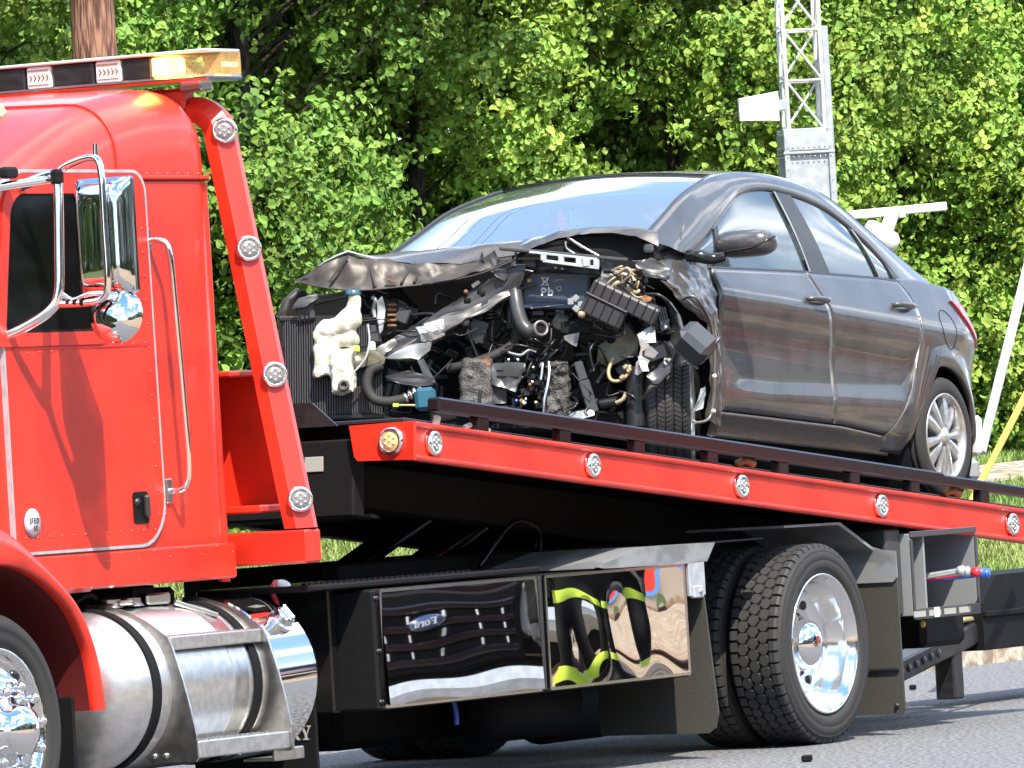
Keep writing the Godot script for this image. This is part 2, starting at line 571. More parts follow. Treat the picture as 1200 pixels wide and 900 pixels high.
func build_ground():
	var st := S()
	grid(st, [[Vector3(-1500, -0.06, 1500), Vector3(1500, -0.06, 1500)], [Vector3(-1500, -0.06, -1500), Vector3(1500, -0.06, -1500)]])
	part(self, "ground", st, M.soil).set_meta("kind", "structure")
	st = S()
	var g := []
	for z in [3.4, 1.0, -2.0, -4.6]:
		var row := []
		for i in 41:
			row.append(Vector3(-160 + i * 10, 0.0, z))
		g.append(row)
	grid(st, g)
	part(self, "road", st, M.asphalt).set_meta("kind", "structure")
	# kerbs: one stone each two metres, as parts of the pavement slab behind them
	st = S()
	box(st, Vector3(15, -0.025, -5.58), Vector3(240, 0.3, 1.72), 0.0)
	var pav := part(self, "pavement", st, M.concrete)
	pav.set_meta("kind", "structure")
	var ks := S()
	box(ks, Vector3.ZERO, Vector3(1.985, 0.30, 0.16), 0.02)
	ks.generate_normals()
	var km := ks.commit()
	for i in 16:
		var k := part(pav, "kerb_stone", km, M.concrete)
		k.position = Vector3(-4 + i * 2.0, -0.02 + 0.006 * sin(i * 2.1), -4.64)
	st = S()
	box(st, Vector3(-55, -0.02, -4.64), Vector3(98, 0.3, 0.16), 0.02)
	box(st, Vector3(82, -0.02, -4.64), Vector3(106, 0.3, 0.16), 0.02)
	part(self, "far_kerb", st, M.concrete).set_meta("kind", "structure")
	st = S()
	g = []
	for j in 40:
		var z := -6.42 - j * 0.35 if j < 30 else -17.0 - (j - 30) * 3.0
		var row := []
		for i in 90:
			var x := -40 + i * 1.2
			row.append(Vector3(x, bank_y(x, z) if j > 0 else -0.05, z))
		g.append(row)
	grid(st, g)
	part(self, "grass_bank", st, M.soil).set_meta("kind", "structure")
	# a narrow path on the bank
	st = S()
	g = []
	for z in [-12.3, -13.1]:
		var row := []
		for i in 40:
			var x := 18 + i * 0.9
			row.append(Vector3(x, bank_y(x, z) + 0.02, z))
		g.append(row)
	grid(st, g)
	part(self, "path", st, M.concrete).set_meta("kind", "structure")
	# sandy lot on the near side of the road
	st = S()
	grid(st, [[Vector3(-160, -0.03, 130), Vector3(240, -0.03, 130)], [Vector3(-160, -0.004, 3.38), Vector3(240, -0.004, 3.38)]])
	part(self, "sandy_lot", st, M.dirt).set_meta("kind", "structure")
	# grass: tufts of blades
	st = S()
	for b in 9:
		var a := rng.randf() * TAU
		var p := Vector3(rng.randf_range(-0.06, 0.06), 0, rng.randf_range(-0.06, 0.06))
		var lean := Vector3(cos(a), 0, sin(a)) * rng.randf_range(0.02, 0.07)
		var h := rng.randf_range(0.07, 0.16)
		var side := Vector3(-sin(a), 0, cos(a)) * 0.0045
		st.set_color(Color(0.8, 0.8, 0.8).lerp(Color(1.2, 1.15, 1.0), rng.randf()))
		t3(st, p - side, p + side, p + lean * 0.4 + side * 0.8 + Vector3.UP * h * 0.6)
		t3(st, p - side, p + lean * 0.4 + side * 0.8 + Vector3.UP * h * 0.6, p + lean * 0.4 - side * 0.8 + Vector3.UP * h * 0.6)
		t3(st, p + lean * 0.4 - side * 0.8 + Vector3.UP * h * 0.6, p + lean * 0.4 + side * 0.8 + Vector3.UP * h * 0.6, p + lean + Vector3.UP * h)
	st.generate_normals()
	var mm := MultiMesh.new()
	mm.transform_format = MultiMesh.TRANSFORM_3D
	mm.use_colors = true
	mm.mesh = st.commit()
	var xfs := []
	for i in 60000:
		var z := -6.5 - pow(rng.randf(), 0.9) * 10.0
		var x := rng.randf_range(9, 40)
		if z < -12.25 and z > -13.15:
			continue
		xfs.append([x, z])
	mm.instance_count = xfs.size()
	var dry := FastNoiseLite.new()
	dry.frequency = 0.35
	for i in xfs.size():
		var x: float = xfs[i][0]
		var z: float = xfs[i][1]
		var s := rng.randf_range(0.5, 1.0)
		mm.set_instance_transform(i, Transform3D(Basis(Vector3.UP, rng.randf() * TAU).scaled(Vector3(s * 1.2, s * 0.75, s * 1.2)), Vector3(x, bank_y(x, z), z)))
		var d := clampf(dry.get_noise_2d(x, z) * 1.4 + 0.22 + rng.randf_range(-0.2, 0.2), 0, 1)
		var c := Color(0.13, 0.24, 0.045).lerp(Color(0.23, 0.28, 0.08), d)
		mm.set_instance_color(i, c)
	var mi := MultiMeshInstance3D.new()
	mi.name = "grass"
	mi.multimesh = mm
	mi.material_override = M.grass
	mi.set_meta("kind", "stuff")
	mi.set_meta("label", "mown green and straw coloured grass on the bank behind the truck")
	add_child(mi)

# ---------------------------------------------------------------- trees
func twig_mesh(seed_: int, leaf: float, count: int) -> Mesh:
	# a spray of broad pointed leaves on a thin stem
	var r := RandomNumberGenerator.new()
	r.seed = seed_
	var st := S()
	for k in count:
		var t := (k + 0.5) / count
		var base := Vector3(r.randf_range(-0.03, 0.03), t * 0.34, r.randf_range(-0.03, 0.03))
		base += Vector3(r.randf_range(-1, 1), r.randf_range(-0.3, 0.3), r.randf_range(-1, 1)) * 0.07
		var a := r.randf() * TAU
		var out := Vector3(cos(a), r.randf_range(-1.1, 0.05), sin(a)).normalized()
		var n := (Vector3.UP * r.randf_range(0.5, 1.0) + Vector3(r.randf_range(-1, 1), r.randf_range(-0.4, 0.6), r.randf_range(-1, 1)) * 0.8).normalized()
		var side := out.cross(n).normalized()
		n = side.cross(out).normalized()
		var L := leaf * r.randf_range(0.7, 1.2)
		var W := L * r.randf_range(0.36, 0.46)
		var br := r.randf_range(0.75, 1.25)
		st.set_color(Color(br * r.randf_range(0.95, 1.12), br, br * r.randf_range(0.8, 1.0)))
		var p0 := base
		var tip := base + out * L - n * L * 0.14
		var m1 := base + out * L * 0.3 - n * 0.004
		var m2 := base + out * L * 0.68 - n * L * 0.05
		var fold := n * W * 0.28
		for s in [-1.0, 1.0]:
			var e1: Vector3 = m1 + side * s * W * 0.95 + fold
			var e2: Vector3 = m2 + side * s * W * 0.72 + fold * 0.7
			if s > 0.0:
				t3(st, p0, e1, m1, 5)
				t3(st, m1, e1, e2, 5)
				t3(st, m1, e2, m2, 5)
				t3(st, m2, e2, tip, 5)
			else:
				t3(st, p0, m1, e1, 6)
				t3(st, m1, e2, e1, 6)
				t3(st, m1, m2, e2, 6)
				t3(st, m2, tip, e2, 6)
	st.generate_normals()
	return st.commit()

var twigs := []

func tree(called: String, label: String, category: String, group: String, at: Vector3, h: float, rad: float, low: float, tint: Color, n_clump: int, per: int, seed_: int, big := 1.0, trunk_r := 0.12):
	var r := RandomNumberGenerator.new()
	r.seed = seed_
	var root := thing(called, label, category, at, group)
	# trunk and limbs
	var st := S()
	var lean := Vector3(r.randf_range(-0.5, 0.5), 0, r.randf_range(-0.2, 0.4))
	var pts := []
	var rs := []
	for k in 7:
		var t := k / 6.0
		pts.append(Vector3(0, h * 0.85 * t - 0.15, 0) + lean * t * t + Vector3(sin(t * 5.0 + seed_), 0, cos(t * 4.0 + seed_)) * 0.08)
		rs.append(lerpf(trunk_r, trunk_r * 0.25, t))
	tube(st, pts, rs, 9)
	part(root, "trunk", st, M.bark)
	# boughs: rounded masses with gaps between them, leaves on their outer and upper sides
	var boughs := []
	for k in n_clump:
		var a := r.randf() * TAU
		var y := lerpf(low, h, (k + r.randf()) / n_clump)
		var ty: float = (y - low) / max(h - low, 0.1)
		var w: float = rad * sqrt(max(0.08, 1.0 - pow(abs(ty - 0.36) / 0.68, 2.2))) * (0.25 + 0.75 * sqrt(r.randf()))
		boughs.append([Vector3(cos(a) * w, y, sin(a) * w * 0.8) + lean * ty * 0.6, r.randf_range(0.28, 0.78) * big, r.randf_range(0.7, 1.25)])
	var ls := S()
	for k in boughs.size():
		var c: Vector3 = boughs[k][0]
		var t := clampf((c.y - 0.5 * Vector2(c.x, c.z).length() - 0.15) / (h * 0.85), 0.03, 0.95) * 6.0
		var q: Vector3 = pts[int(t)].lerp(pts[int(t) + 1], t - int(t))
		tube(ls, smooth_path([q, q.lerp(c, 0.5) + Vector3(0, -0.05 + r.randf_range(-0.1, 0.1), 0), c], 3), [0.02, 0.018, 0.016, 0.014, 0.012, 0.009, 0.006], 5, false)
		for i in 3:
			var e: Vector3 = c + Vector3(r.randf_range(-1, 1), r.randf_range(-0.2, 0.8), r.randf_range(-1, 1)) * boughs[k][1]
			tube(ls, smooth_path([c, c.lerp(e, 0.5) + Vector3(0, 0.05, 0), e], 2), [0.011, 0.009, 0.007, 0.005, 0.004], 4, false)
	part(root, "limbs", ls, M.bark, "", "stuff")
	for v in 3:
		var mm := MultiMesh.new()
		mm.transform_format = MultiMesh.TRANSFORM_3D
		mm.use_colors = true
		mm.mesh = twigs[v]
		var list := []
		for k in boughs.size():
			for i in range(v, int(per * boughs[k][1] * boughs[k][1] / (big * big) * 3.2), 3):
				var d := Vector3(r.randfn(), r.randfn() + 0.55, r.randfn()).normalized()
				var rr: float = boughs[k][1] * (0.55 + 0.5 * sqrt(r.randf())) * (1.4 if r.randf() < 0.16 else 1.0)
				list.append([boughs[k][0] + Vector3(d.x, d.y * 0.75, d.z) * rr, d, boughs[k][2]])
		mm.instance_count = list.size()
		for i in list.size():
			var o: Vector3 = list[i][1]
			# the twig points outwards and hangs a little
			var d := (o + Vector3(r.randf_range(-0.7, 0.7), r.randf_range(-0.9, 0.25), r.randf_range(-0.7, 0.7))).normalized()
			var x := d.cross(Vector3(r.randf_range(-1, 1), r.randf_range(-1, 1), r.randf_range(-1, 1))).normalized()
			var s := r.randf_range(0.7, 1.15) * (0.6 + 0.4 * big)
			mm.set_instance_transform(i, Transform3D(Basis(x, d, x.cross(d)) * s, list[i][0]))
			var b: float = list[i][2] * r.randf_range(0.8, 1.2)
			mm.set_instance_color(i, Color(tint.r * b * r.randf_range(0.9, 1.2), tint.g * b, tint.b * b))
		var mi := MultiMeshInstance3D.new()
		mi.name = numbered(root, "crown")
		mi.multimesh = mm
		mi.material_override = M.leaf
		mi.set_meta("kind", "stuff")
		root.add_child(mi, true)

func build_trees():
	for v in 3:
		twigs.append(twig_mesh(100 + v, 0.070, 18))
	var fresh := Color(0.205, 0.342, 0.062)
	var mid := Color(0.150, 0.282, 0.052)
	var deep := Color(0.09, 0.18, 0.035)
	var G := "broadleaved trees on the bank behind the truck"
	# x, z, height, crown radius, crown base, tint, boughs
	var rows := [
		[11.2, -13.0, 7.5, 1.7, 0.8, fresh, 34, "bright green broadleaf tree behind the cab roof and the wooden pole"],
		[20.2, -15.8, 10.5, 2.8, 3.5, mid, 60, "tall tree whose dark trunk stands in the shade, its crown above the picture"],
		[16.6, -15.0, 8.0, 0.9, 1.6, mid, 20, "narrow leafy tree just right of the wooden pole"],
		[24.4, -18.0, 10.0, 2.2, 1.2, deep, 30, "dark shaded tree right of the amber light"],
		[17.4, -13.5, 2.5, 0.95, 0.2, mid, 17, "low bright bush above the crumpled bonnet corner"],
		[15.6, -13.3, 2.4, 0.8, 0.0, mid, 15, "low bright bush seen between the cab and the red headboard post"],
		[22.8, -15.6, 8.6, 1.75, 0.3, fresh, 40, "bright green tree behind the left half of the windscreen"],
		[26.8, -16.8, 9.0, 1.9, 0.3, mid, 38, "mid green tree behind the right half of the windscreen"],
		[25.6, -14.8, 7.6, 1.3, 0.3, fresh, 30, "yellow green tree just left of the lattice mast"],
		[30.0, -16.2, 9.2, 1.7, 0.2, mid, 38, "dense green tree directly behind the lattice mast"],
		[29.7, -14.9, 7.8, 1.3, 0.1, fresh, 30, "sunlit tree right of the mast and above the white lamp arm"],
		[30.6, -14.3, 2.5, 1.2, 0.0, fresh, 20, "low bushy tree behind the boot of the grey car"],
		[36.1, -16.6, 9.4, 1.35, 0.1, mid, 32, "tall tree at the right edge beside a dark gap in the leaves"],
		[31.9, -14.0, 2.2, 0.9, -0.1, mid, 16, "rightmost low leafy bush behind the white and yellow poles"],
	]
	for i in rows.size():
		var a = rows[i]
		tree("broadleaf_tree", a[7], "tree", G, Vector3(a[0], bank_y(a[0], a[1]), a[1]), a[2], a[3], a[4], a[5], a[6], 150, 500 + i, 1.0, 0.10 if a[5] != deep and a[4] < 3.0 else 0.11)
	# the wood behind: a mass nobody could count
	var mm := MultiMesh.new()
	mm.transform_format = MultiMesh.TRANSFORM_3D
	mm.use_colors = true
	mm.mesh = twigs[0]
	mm.instance_count = 26000
	for i in 26000:
		var x := rng.randf_range(4, 62)
		var z := -19.0 - rng.randf() * 5.0
		var y := 0.8 + rng.randf() * 12.0
		var s := rng.randf_range(1.3, 2.1)
		var d := Vector3(rng.randf_range(-1, 1), rng.randf_range(-0.3, 1), rng.randf_range(-0.6, 1)).normalized()
		var u := d.cross(Vector3(rng.randf_range(-1, 1), rng.randf_range(-1, 1), rng.randf_range(-1, 1))).normalized()
		mm.set_instance_transform(i, Transform3D(Basis(u, d, u.cross(d)) * s, Vector3(x, y, z)))
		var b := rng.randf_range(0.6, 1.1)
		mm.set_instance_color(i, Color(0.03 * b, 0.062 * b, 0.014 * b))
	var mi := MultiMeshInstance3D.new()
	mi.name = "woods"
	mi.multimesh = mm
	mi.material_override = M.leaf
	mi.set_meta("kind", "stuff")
	mi.set_meta("label", "dark wood of leaves behind the front row of trees")
	add_child(mi)
	# trunks one can tell apart in the dark gaps
	for q in [[23.9, -17.2, 0.13, "thick dark trunk in the shade left of the bright tree"], [22.6, -17.4, 0.09, "slim grey trunk beside the thick dark one in the shade"], [37.0, -18.6, 0.14, "dark trunk in the gap at the right edge"]]:
		var st := S()
		tube(st, [Vector3(0, -0.3, 0), Vector3(0.06, 3, 0), Vector3(-0.1, 6.5, 0.1), Vector3(0.15, 11, 0)], [q[2] * 1.25, q[2], q[2] * 0.9, q[2] * 0.6], 12)
		var root := thing("tree_trunk", q[3], "tree", Vector3(q[0], bank_y(q[0], q[1]), q[1]), "bare trunks in the wood")
		part(root, "trunk", st, M.bark)
		st = S()
		tube(st, smooth_path([Vector3(0, 3.0, 0), Vector3(0.7, 3.7, 0.3), Vector3(1.2, 4.8, 0.3)], 4), [0.07, 0.07, 0.065, 0.06, 0.05, 0.045, 0.04, 0.03, 0.02], 7)
		part(root, "limb", st, M.bark)

func build_pole_and_mast():
	# wooden pole behind the cab
	var p := thing("utility_pole", "weathered brown wooden pole behind the light bar of the truck", "utility pole", Vector3(10.72, bank_y(10.72, -11.0), -11.0))
	var st := S()
	lathe(st, [Vector2(0, 6.4), Vector2(0.145, 6.4), Vector2(0.152, 4), Vector2(0.165, -0.4)], Transform3D.IDENTITY, 28)
	part(p, "shaft", st, M.pole_wood)
	st = S()
	box(st, Vector3(0, 6.44, 0), Vector3(0.30, 0.08, 0.30), 0.02)
	part(p, "cap", st, M.galvanised)
	# overhead wires, seen mirrored in the windscreen
	for k in 4:
		st = S()
		var w := []
		for i in 17:
			var t := i / 8.0 - 1.0
			w.append(Vector3(-30 + 80 * (t + 1.0) * 0.5, 8.6 + k * 0.5 + 0.9 * t * t, [-7.5, -8.3, -9.6, -11.0][k] - 3.0 * t))
		tube(st, w, 0.03 if k == 3 else 0.014, 5)
		var o := part(self, "overhead_wire", st, M.black)
		tag(o, ["thin overhead wire nearest the road, lowest of four", "thin overhead wire, second lowest of four", "thin overhead wire, third of four from below", "thick topmost overhead cable mirrored in the windscreen"][k], "wire", "overhead wires along the road")
	# lattice mast standing on the bank behind the car
	var m := thing("lattice_mast", "white lattice mast with a riveted lower section behind the grey car", "mast", Vector3(17.50, bank_y(17.5, -9.15), -9.15))
	m.rotation.y = deg_to_rad(-54)
	var b := bank_y(17.5, -9.15)
	var hw := 0.135
	st = S()
	for sx in [-1, 1]:
		for sz in [-1, 1]:
			tube(st, [Vector3(sx * hw, 3.6 - b, sz * hw), Vector3(sx * hw, 7.0 - b, sz * hw)], 0.016, 10)
	part(m, "mast_legs", st, M.white_paint)
	for side in 4:
		var q := Basis(Vector3.UP, side * PI / 2)
		for k in 9:
			var y0 := 3.78 + k * 0.375 - b
			st = S()
			tube(st, [q * Vector3(-hw, y0, hw), q * Vector3(hw, y0, hw)], 0.010, 8)
			part(m, "rung", st, M.white_paint)
			st = S()
			tube(st, [q * Vector3(-hw, y0 + 0.375, hw), q * Vector3(hw, y0, hw)], 0.010, 8)
			part(m, "brace", st, M.white_paint)
	st = S()
	for sx in [-1, 1]:
		for sz in [-1, 1]:
			box(st, Vector3(sx * 0.165, 2.0 - b * 0.5, sz * 0.165), Vector3(0.04, 3.6 - b, 0.04), 0.004)
	box(st, Vector3(0.172, 2.75 - b, 0.10), Vector3(0.05, 3.6, 0.10), 0.006)
	part(m, "outer_section", st, M.galvanised)
	st = S()
	box(st, Vector3(0, 1.95 - b * 0.5, 0), Vector3(0.31, 3.7 - b, 0.31), 0.004)
	part(m, "panel", st, M.galvanised)
	st = S()
	box(st, Vector3(0, 3.70 - b, 0), Vector3(0.372, 0.13, 0.372), 0.006)
	box(st, Vector3(0, 3.62 - b, 0), Vector3(0.385, 0.02, 0.385), 0.004)
	part(m, "collar", st, M.galvanised)
	st = S()
	for k in 9:
		for y in [3.59, 3.66]:
			for side in 4:
				lathe(st, [Vector2(0.007, 0), Vector2(0.005, 0.006), Vector2(0, 0.007)], Transform3D(Basis(Vector3.UP, side * PI / 2) * Basis(Vector3.RIGHT, PI / 2), Basis(Vector3.UP, side * PI / 2) * Vector3(-0.16 + k * 0.04, y - b, 0.187)), 6)
	for k in 14:
		for sx in [-1, 1]:
			lathe(st, [Vector2(0.006, 0), Vector2(0.004, 0.005), Vector2(0, 0.006)], Transform3D(Basis(Vector3.RIGHT, PI / 2), Vector3(sx * 0.165, 3.5 - k * 0.09 - b, 0.186)), 6)
	part(m, "rivets", st, M.steel, "", "stuff")
	# flat antenna on the left leg
	st = S()
	prism(st, [Vector2(-0.165, -0.10), Vector2(0.13, -0.115), Vector2(0.13, 0.105), Vector2(-0.165, 0.065)], -0.04, 0.04)
	var an := part(m, "panel_antenna", st, M.white_paint)
	an.position = Vector3(-0.335, 3.98 - b, 0.13)
	st = S()
	box(st, Vector3(-0.18, 3.98 - b, 0.13), Vector3(0.07, 0.08, 0.04), 0.006)
	part(m, "antenna_clamp", st, M.galvanised)
	# arm with a lamp head at the foot of the visible part
	st = S()
	bar(st, Vector3(0.1, 3.13 - b, 0.2), Vector3(1.0, 3.165 - b, 0.2), 0.05, 0.065, 0.006)
	bar(st, Vector3(0.60, 3.16 - b, 0.24), Vector3(0.52, 2.98 - b, 0.24), 0.03, 0.10, 0.006, Vector3.RIGHT)
	box(st, Vector3(0.66, 3.12 - b, 0.23), Vector3(0.05, 0.05, 0.02), 0.004)
	part(m, "lamp_arm", st, M.white_paint)
	st = S()
	lathe(st, [Vector2(0, -0.15), Vector2(0.05, -0.145), Vector2(0.085, -0.11), Vector2(0.10, 0.0), Vector2(0.095, 0.10), Vector2(0.075, 0.13), Vector2(0, 0.14)], Transform3D(Basis(Vector3(0, 0, 1), PI / 2 - 0.5), Vector3(0.48, 2.96 - b, 0.24)), 24)
	part(m, "lamp_head", st, M.white_paint)

# ---------------------------------------------------------------- tow truck
var truck: Node3D
var deck_xf := Transform3D(Basis(Vector3(0, 0, 1), -0.0998), Vector3(0, 1.322, 0))

func facing(n: Vector3, at: Vector3, roll := 0.0) -> Transform3D:
	# local y along n
	var u := Vector3.UP if abs(n.y) < 0.9 else Vector3.RIGHT
	var z := n.cross(u).normalized()
	var b := Basis(n.cross(z).normalized() * -1.0, n.normalized(), z)
	return Transform3D(b * Basis(Vector3.UP, roll), at)

func lamp(parent: Node, at: Vector3, n: Vector3, lens: String, r := 0.059):
	var st := S()
	var xf := facing(n.normalized(), at)
	lathe(st, [Vector2(r, -0.004), Vector2(r, 0.008), Vector2(r * 0.9, 0.02), Vector2(r * 0.74, 0.022), Vector2(r * 0.68, 0.012)], xf, 24)
	var o := part(parent, "marker_lamp", st, M.chrome)
	st = S()
	lathe(st, [Vector2(r * 0.7, 0.008), Vector2(r * 0.66, 0.016), Vector2(r * 0.3, 0.021), Vector2(0, 0.022)], xf, 20)
	part(o, "lens", st, M[lens])
	st = S()
	for k in 7:
		var a := k * TAU / 6.0
		var q := Vector3(cos(a), 0, sin(a)) * (0.0 if k == 6 else r * 0.4)
		lathe(st, [Vector2(r * 0.12, 0.016), Vector2(r * 0.1, 0.023), Vector2(0, 0.026)], xf * Transform3D(Basis.IDENTITY, q), 8)
	part(o, "led", st, M.alloy if lens != "amber_lens" else M.white_plastic, "", "stuff")

func truck_wheel(parent: Node, xf: Transform3D, kind: String):
	var w := sub(parent, "wheel", xf)
	var st := S()
	var R := 0.5
	if kind == "steer":
		lathe(st, [Vector2(0.345, -0.27), Vector2(0.36, -0.29), Vector2(0.43, -0.295), Vector2(0.48, -0.275), Vector2(0.497, -0.25), Vector2(0.5, -0.19), Vector2(0.5, -0.09), Vector2(0.497, -0.03), Vector2(0.482, -0.006)], Transform3D.IDENTITY, 72)
		lathe(st, [Vector2(0.482, -0.006), Vector2(0.475, 0.002), Vector2(0.47, 0.001), Vector2(0.467, 0.004), Vector2(0.43, 0.012), Vector2(0.426, 0.008), Vector2(0.40, 0.011), Vector2(0.372, 0.006), Vector2(0.368, 0.0), Vector2(0.352, -0.012)], Transform3D.IDENTITY, 72)
	else:
		lathe(st, [Vector2(0.345, -0.27), Vector2(0.36, -0.29), Vector2(0.43, -0.295), Vector2(0.47, -0.282), Vector2(0.48, -0.265), Vector2(0.482, -0.15), Vector2(0.48, -0.016)], Transform3D.IDENTITY, 72)
		lathe(st, [Vector2(0.48, -0.016), Vector2(0.474, -0.002), Vector2(0.462, 0.004), Vector2(0.458, 0.002), Vector2(0.454, 0.006), Vector2(0.42, 0.012), Vector2(0.417, 0.009), Vector2(0.413, 0.012), Vector2(0.385, 0.01), Vector2(0.37, 0.004), Vector2(0.366, -0.002), Vector2(0.352, -0.012)], Transform3D.IDENTITY, 72)
	part(w, "tyre", st, M.rubber)
	if kind != "steer":
		st = S()
		var np := 54
		for k in np:
			for c in 3:
				var a := TAU * (k + 0.5 * (c % 2)) / np
				var z := -0.083 - c * 0.058
				# six sided block, longer round the wheel than across
				var top := []
				var bot := []
				for q in [[-0.5, -0.2], [-0.18, -0.5], [0.22, -0.5], [0.5, -0.1], [0.42, 0.3], [0.12, 0.5], [-0.28, 0.5], [-0.5, 0.2]]:
					var b: float = a + q[1] * 0.93 * TAU / np * 1.0
					var zz: float = z + q[0] * 0.052
					top.append(Vector3(cos(b) * 0.5, zz, sin(b) * 0.5))
					var b2: float = a + q[1] * 1.0 * TAU / np
					bot.append(Vector3(cos(b2) * 0.478, z + q[0] * 0.056, sin(b2) * 0.478))
				var mid := Vector3(cos(a) * 0.47, z, sin(a) * 0.47)
				poly(st, top, mid)
				for q in 8:
					poly(st, [bot[q], bot[(q + 1) % 8], top[(q + 1) % 8], top[q]], mid)
			for sgn in [0, 1]:
				# shoulder blocks with a notch between
				var a := TAU * (k + 0.25) / np
				var z0 := -0.006 if sgn == 0 else -0.284
				var z1 := -0.052 if sgn == 0 else -0.232
				var da := TAU / np * 0.43
				var ring := []
				for e in [[0.472, z0, 0.92], [0.494, z0 + (z1 - z0) * 0.18, 0.9], [0.5, z0 + (z1 - z0) * 0.4, 0.9], [0.5, z1, 0.9], [0.478, z1, 1.0]]:
					ring.append([Vector3(cos(a - da * e[2]) * e[0], e[1], sin(a - da * e[2]) * e[0]), Vector3(cos(a + da * e[2]) * e[0], e[1], sin(a + da * e[2]) * e[0])])
				var mid := Vector3(cos(a) * 0.47, (z0 + z1) * 0.5, sin(a) * 0.47)
				for q in 4:
					poly(st, [ring[q][0], ring[q + 1][0], ring[q + 1][1], ring[q][1]], mid)
				for e in 2:
					poly(st, [ring[0][e], ring[1][e], ring[2][e], ring[3][e], ring[4][e]], mid)
		part(w, "tread", st, M.tread)
	st = S()
	if kind == "outer":
		lathe(st, [Vector2(0.352, -0.016), Vector2(0.352, 0.0), Vector2(0.347, 0.005), Vector2(0.34, 0.003), Vector2(0.335, -0.012), Vector2(0.318, -0.024), Vector2(0.306, -0.05), Vector2(0.30, -0.10), Vector2(0.285, -0.115), Vector2(0.278, -0.15), Vector2(0.262, -0.172), Vector2(0.2, -0.186), Vector2(0.12, -0.186)], Transform3D.IDENTITY, 72)
		part(w, "rim", st, M.wheel_alu)
		st = S()
		lathe(st, [Vector2(0.165, -0.184), Vector2(0.16, -0.16), Vector2(0.135, -0.15), Vector2(0.128, -0.12), Vector2(0.125, -0.095), Vector2(0.115, -0.07), Vector2(0.09, -0.05), Vector2(0.05, -0.038), Vector2(0, -0.034)], Transform3D.IDENTITY, 40)
		part(w, "hub_cap", st, M.chrome)
		for k in 10:
			var a := TAU * k / 10.0
			st = S()
			lathe(st, [Vector2(0.024, -0.186), Vector2(0.022, -0.172), Vector2(0.0, -0.17)], Transform3D(Basis.IDENTITY, Vector3(cos(a), 0, sin(a)) * 0.23), 14)
			part(w, "hand_hole", st, M.black_gloss)
	elif kind == "steer":
		lathe(st, [Vector2(0.352, -0.016), Vector2(0.352, 0.0), Vector2(0.347, 0.008), Vector2(0.335, 0.004), Vector2(0.325, -0.02), Vector2(0.31, -0.03), Vector2(0.295, -0.02), Vector2(0.27, 0.005), Vector2(0.235, 0.03), Vector2(0.2, 0.042), Vector2(0.15, 0.045), Vector2(0.12, 0.045)], Transform3D.IDENTITY, 72)
		part(w, "rim", st, M.mirror_steel)
		st = S()
		lathe(st, [Vector2(0.15, 0.044), Vector2(0.14, 0.07), Vector2(0.115, 0.085), Vector2(0.11, 0.12), Vector2(0.095, 0.15), Vector2(0.06, 0.168), Vector2(0, 0.175)], Transform3D.IDENTITY, 40)
		part(w, "hub_cap", st, M.chrome)
		for k in 10:
			var a := TAU * k / 10.0
			var q := Transform3D(Basis.IDENTITY, Vector3(cos(a), 0, sin(a)) * 0.182)
			st = S()
			lathe(st, [Vector2(0.026, 0.042), Vector2(0.026, 0.055), Vector2(0.018, 0.06), Vector2(0.018, 0.09), Vector2(0.022, 0.096), Vector2(0.022, 0.112), Vector2(0.012, 0.12), Vector2(0, 0.121)], q, 14)
			part(w, "lug_nut", st, M.chrome)
			st = S()
			a += TAU / 20.0
			lathe(st, [Vector2(0.03, 0.0), Vector2(0.03, 0.022), Vector2(0.0, 0.024)], Transform3D(Basis(Vector3(sin(a), 0, -cos(a)), -0.7), Vector3(cos(a) * 0.256, 0.0, sin(a) * 0.256)), 16)
			part(w, "hand_hole", st, M.black_gloss)
	else:
		lathe(st, [Vector2(0.352, -0.016), Vector2(0.34, 0.0), Vector2(0.31, -0.03), Vector2(0.27, -0.05), Vector2(0.1, -0.06)], Transform3D.IDENTITY, 40)
		part(w, "rim", st, M.alloy)

func build_truck():
	truck = thing("tow_truck", "red flatbed rollback tow truck with chrome tool boxes and amber light bar", "tow truck")
	build_cab()
	build_front_fender()
	build_chassis()
	build_tank()
	build_boxes()
	build_headboard()
	build_deck()
	var L := Basis(Vector3.RIGHT, PI / 2)
	var Rt := Basis(Vector3.RIGHT, -PI / 2)
	truck_wheel(truck, Transform3D(Basis(Vector3(0, 0, 1), 0.15) * L, Vector3(-7.39, 0.5, -0.04)), "steer")
	truck_wheel(truck, Transform3D(Rt, Vector3(-7.39, 0.5, -2.56)), "steer")
	truck_wheel(truck, Transform3D(Basis(Vector3(0, 0, 1), 0.35) * L, Vector3(0, 0.5, 0.0)), "outer")
	truck_wheel(truck, Transform3D(L, Vector3(0, 0.5, -0.335)), "inner")
	truck_wheel(truck, Transform3D(Rt, Vector3(0, 0.5, -2.6)), "outer")
	truck_wheel(truck, Transform3D(Rt, Vector3(0, 0.5, -2.265)), "inner")

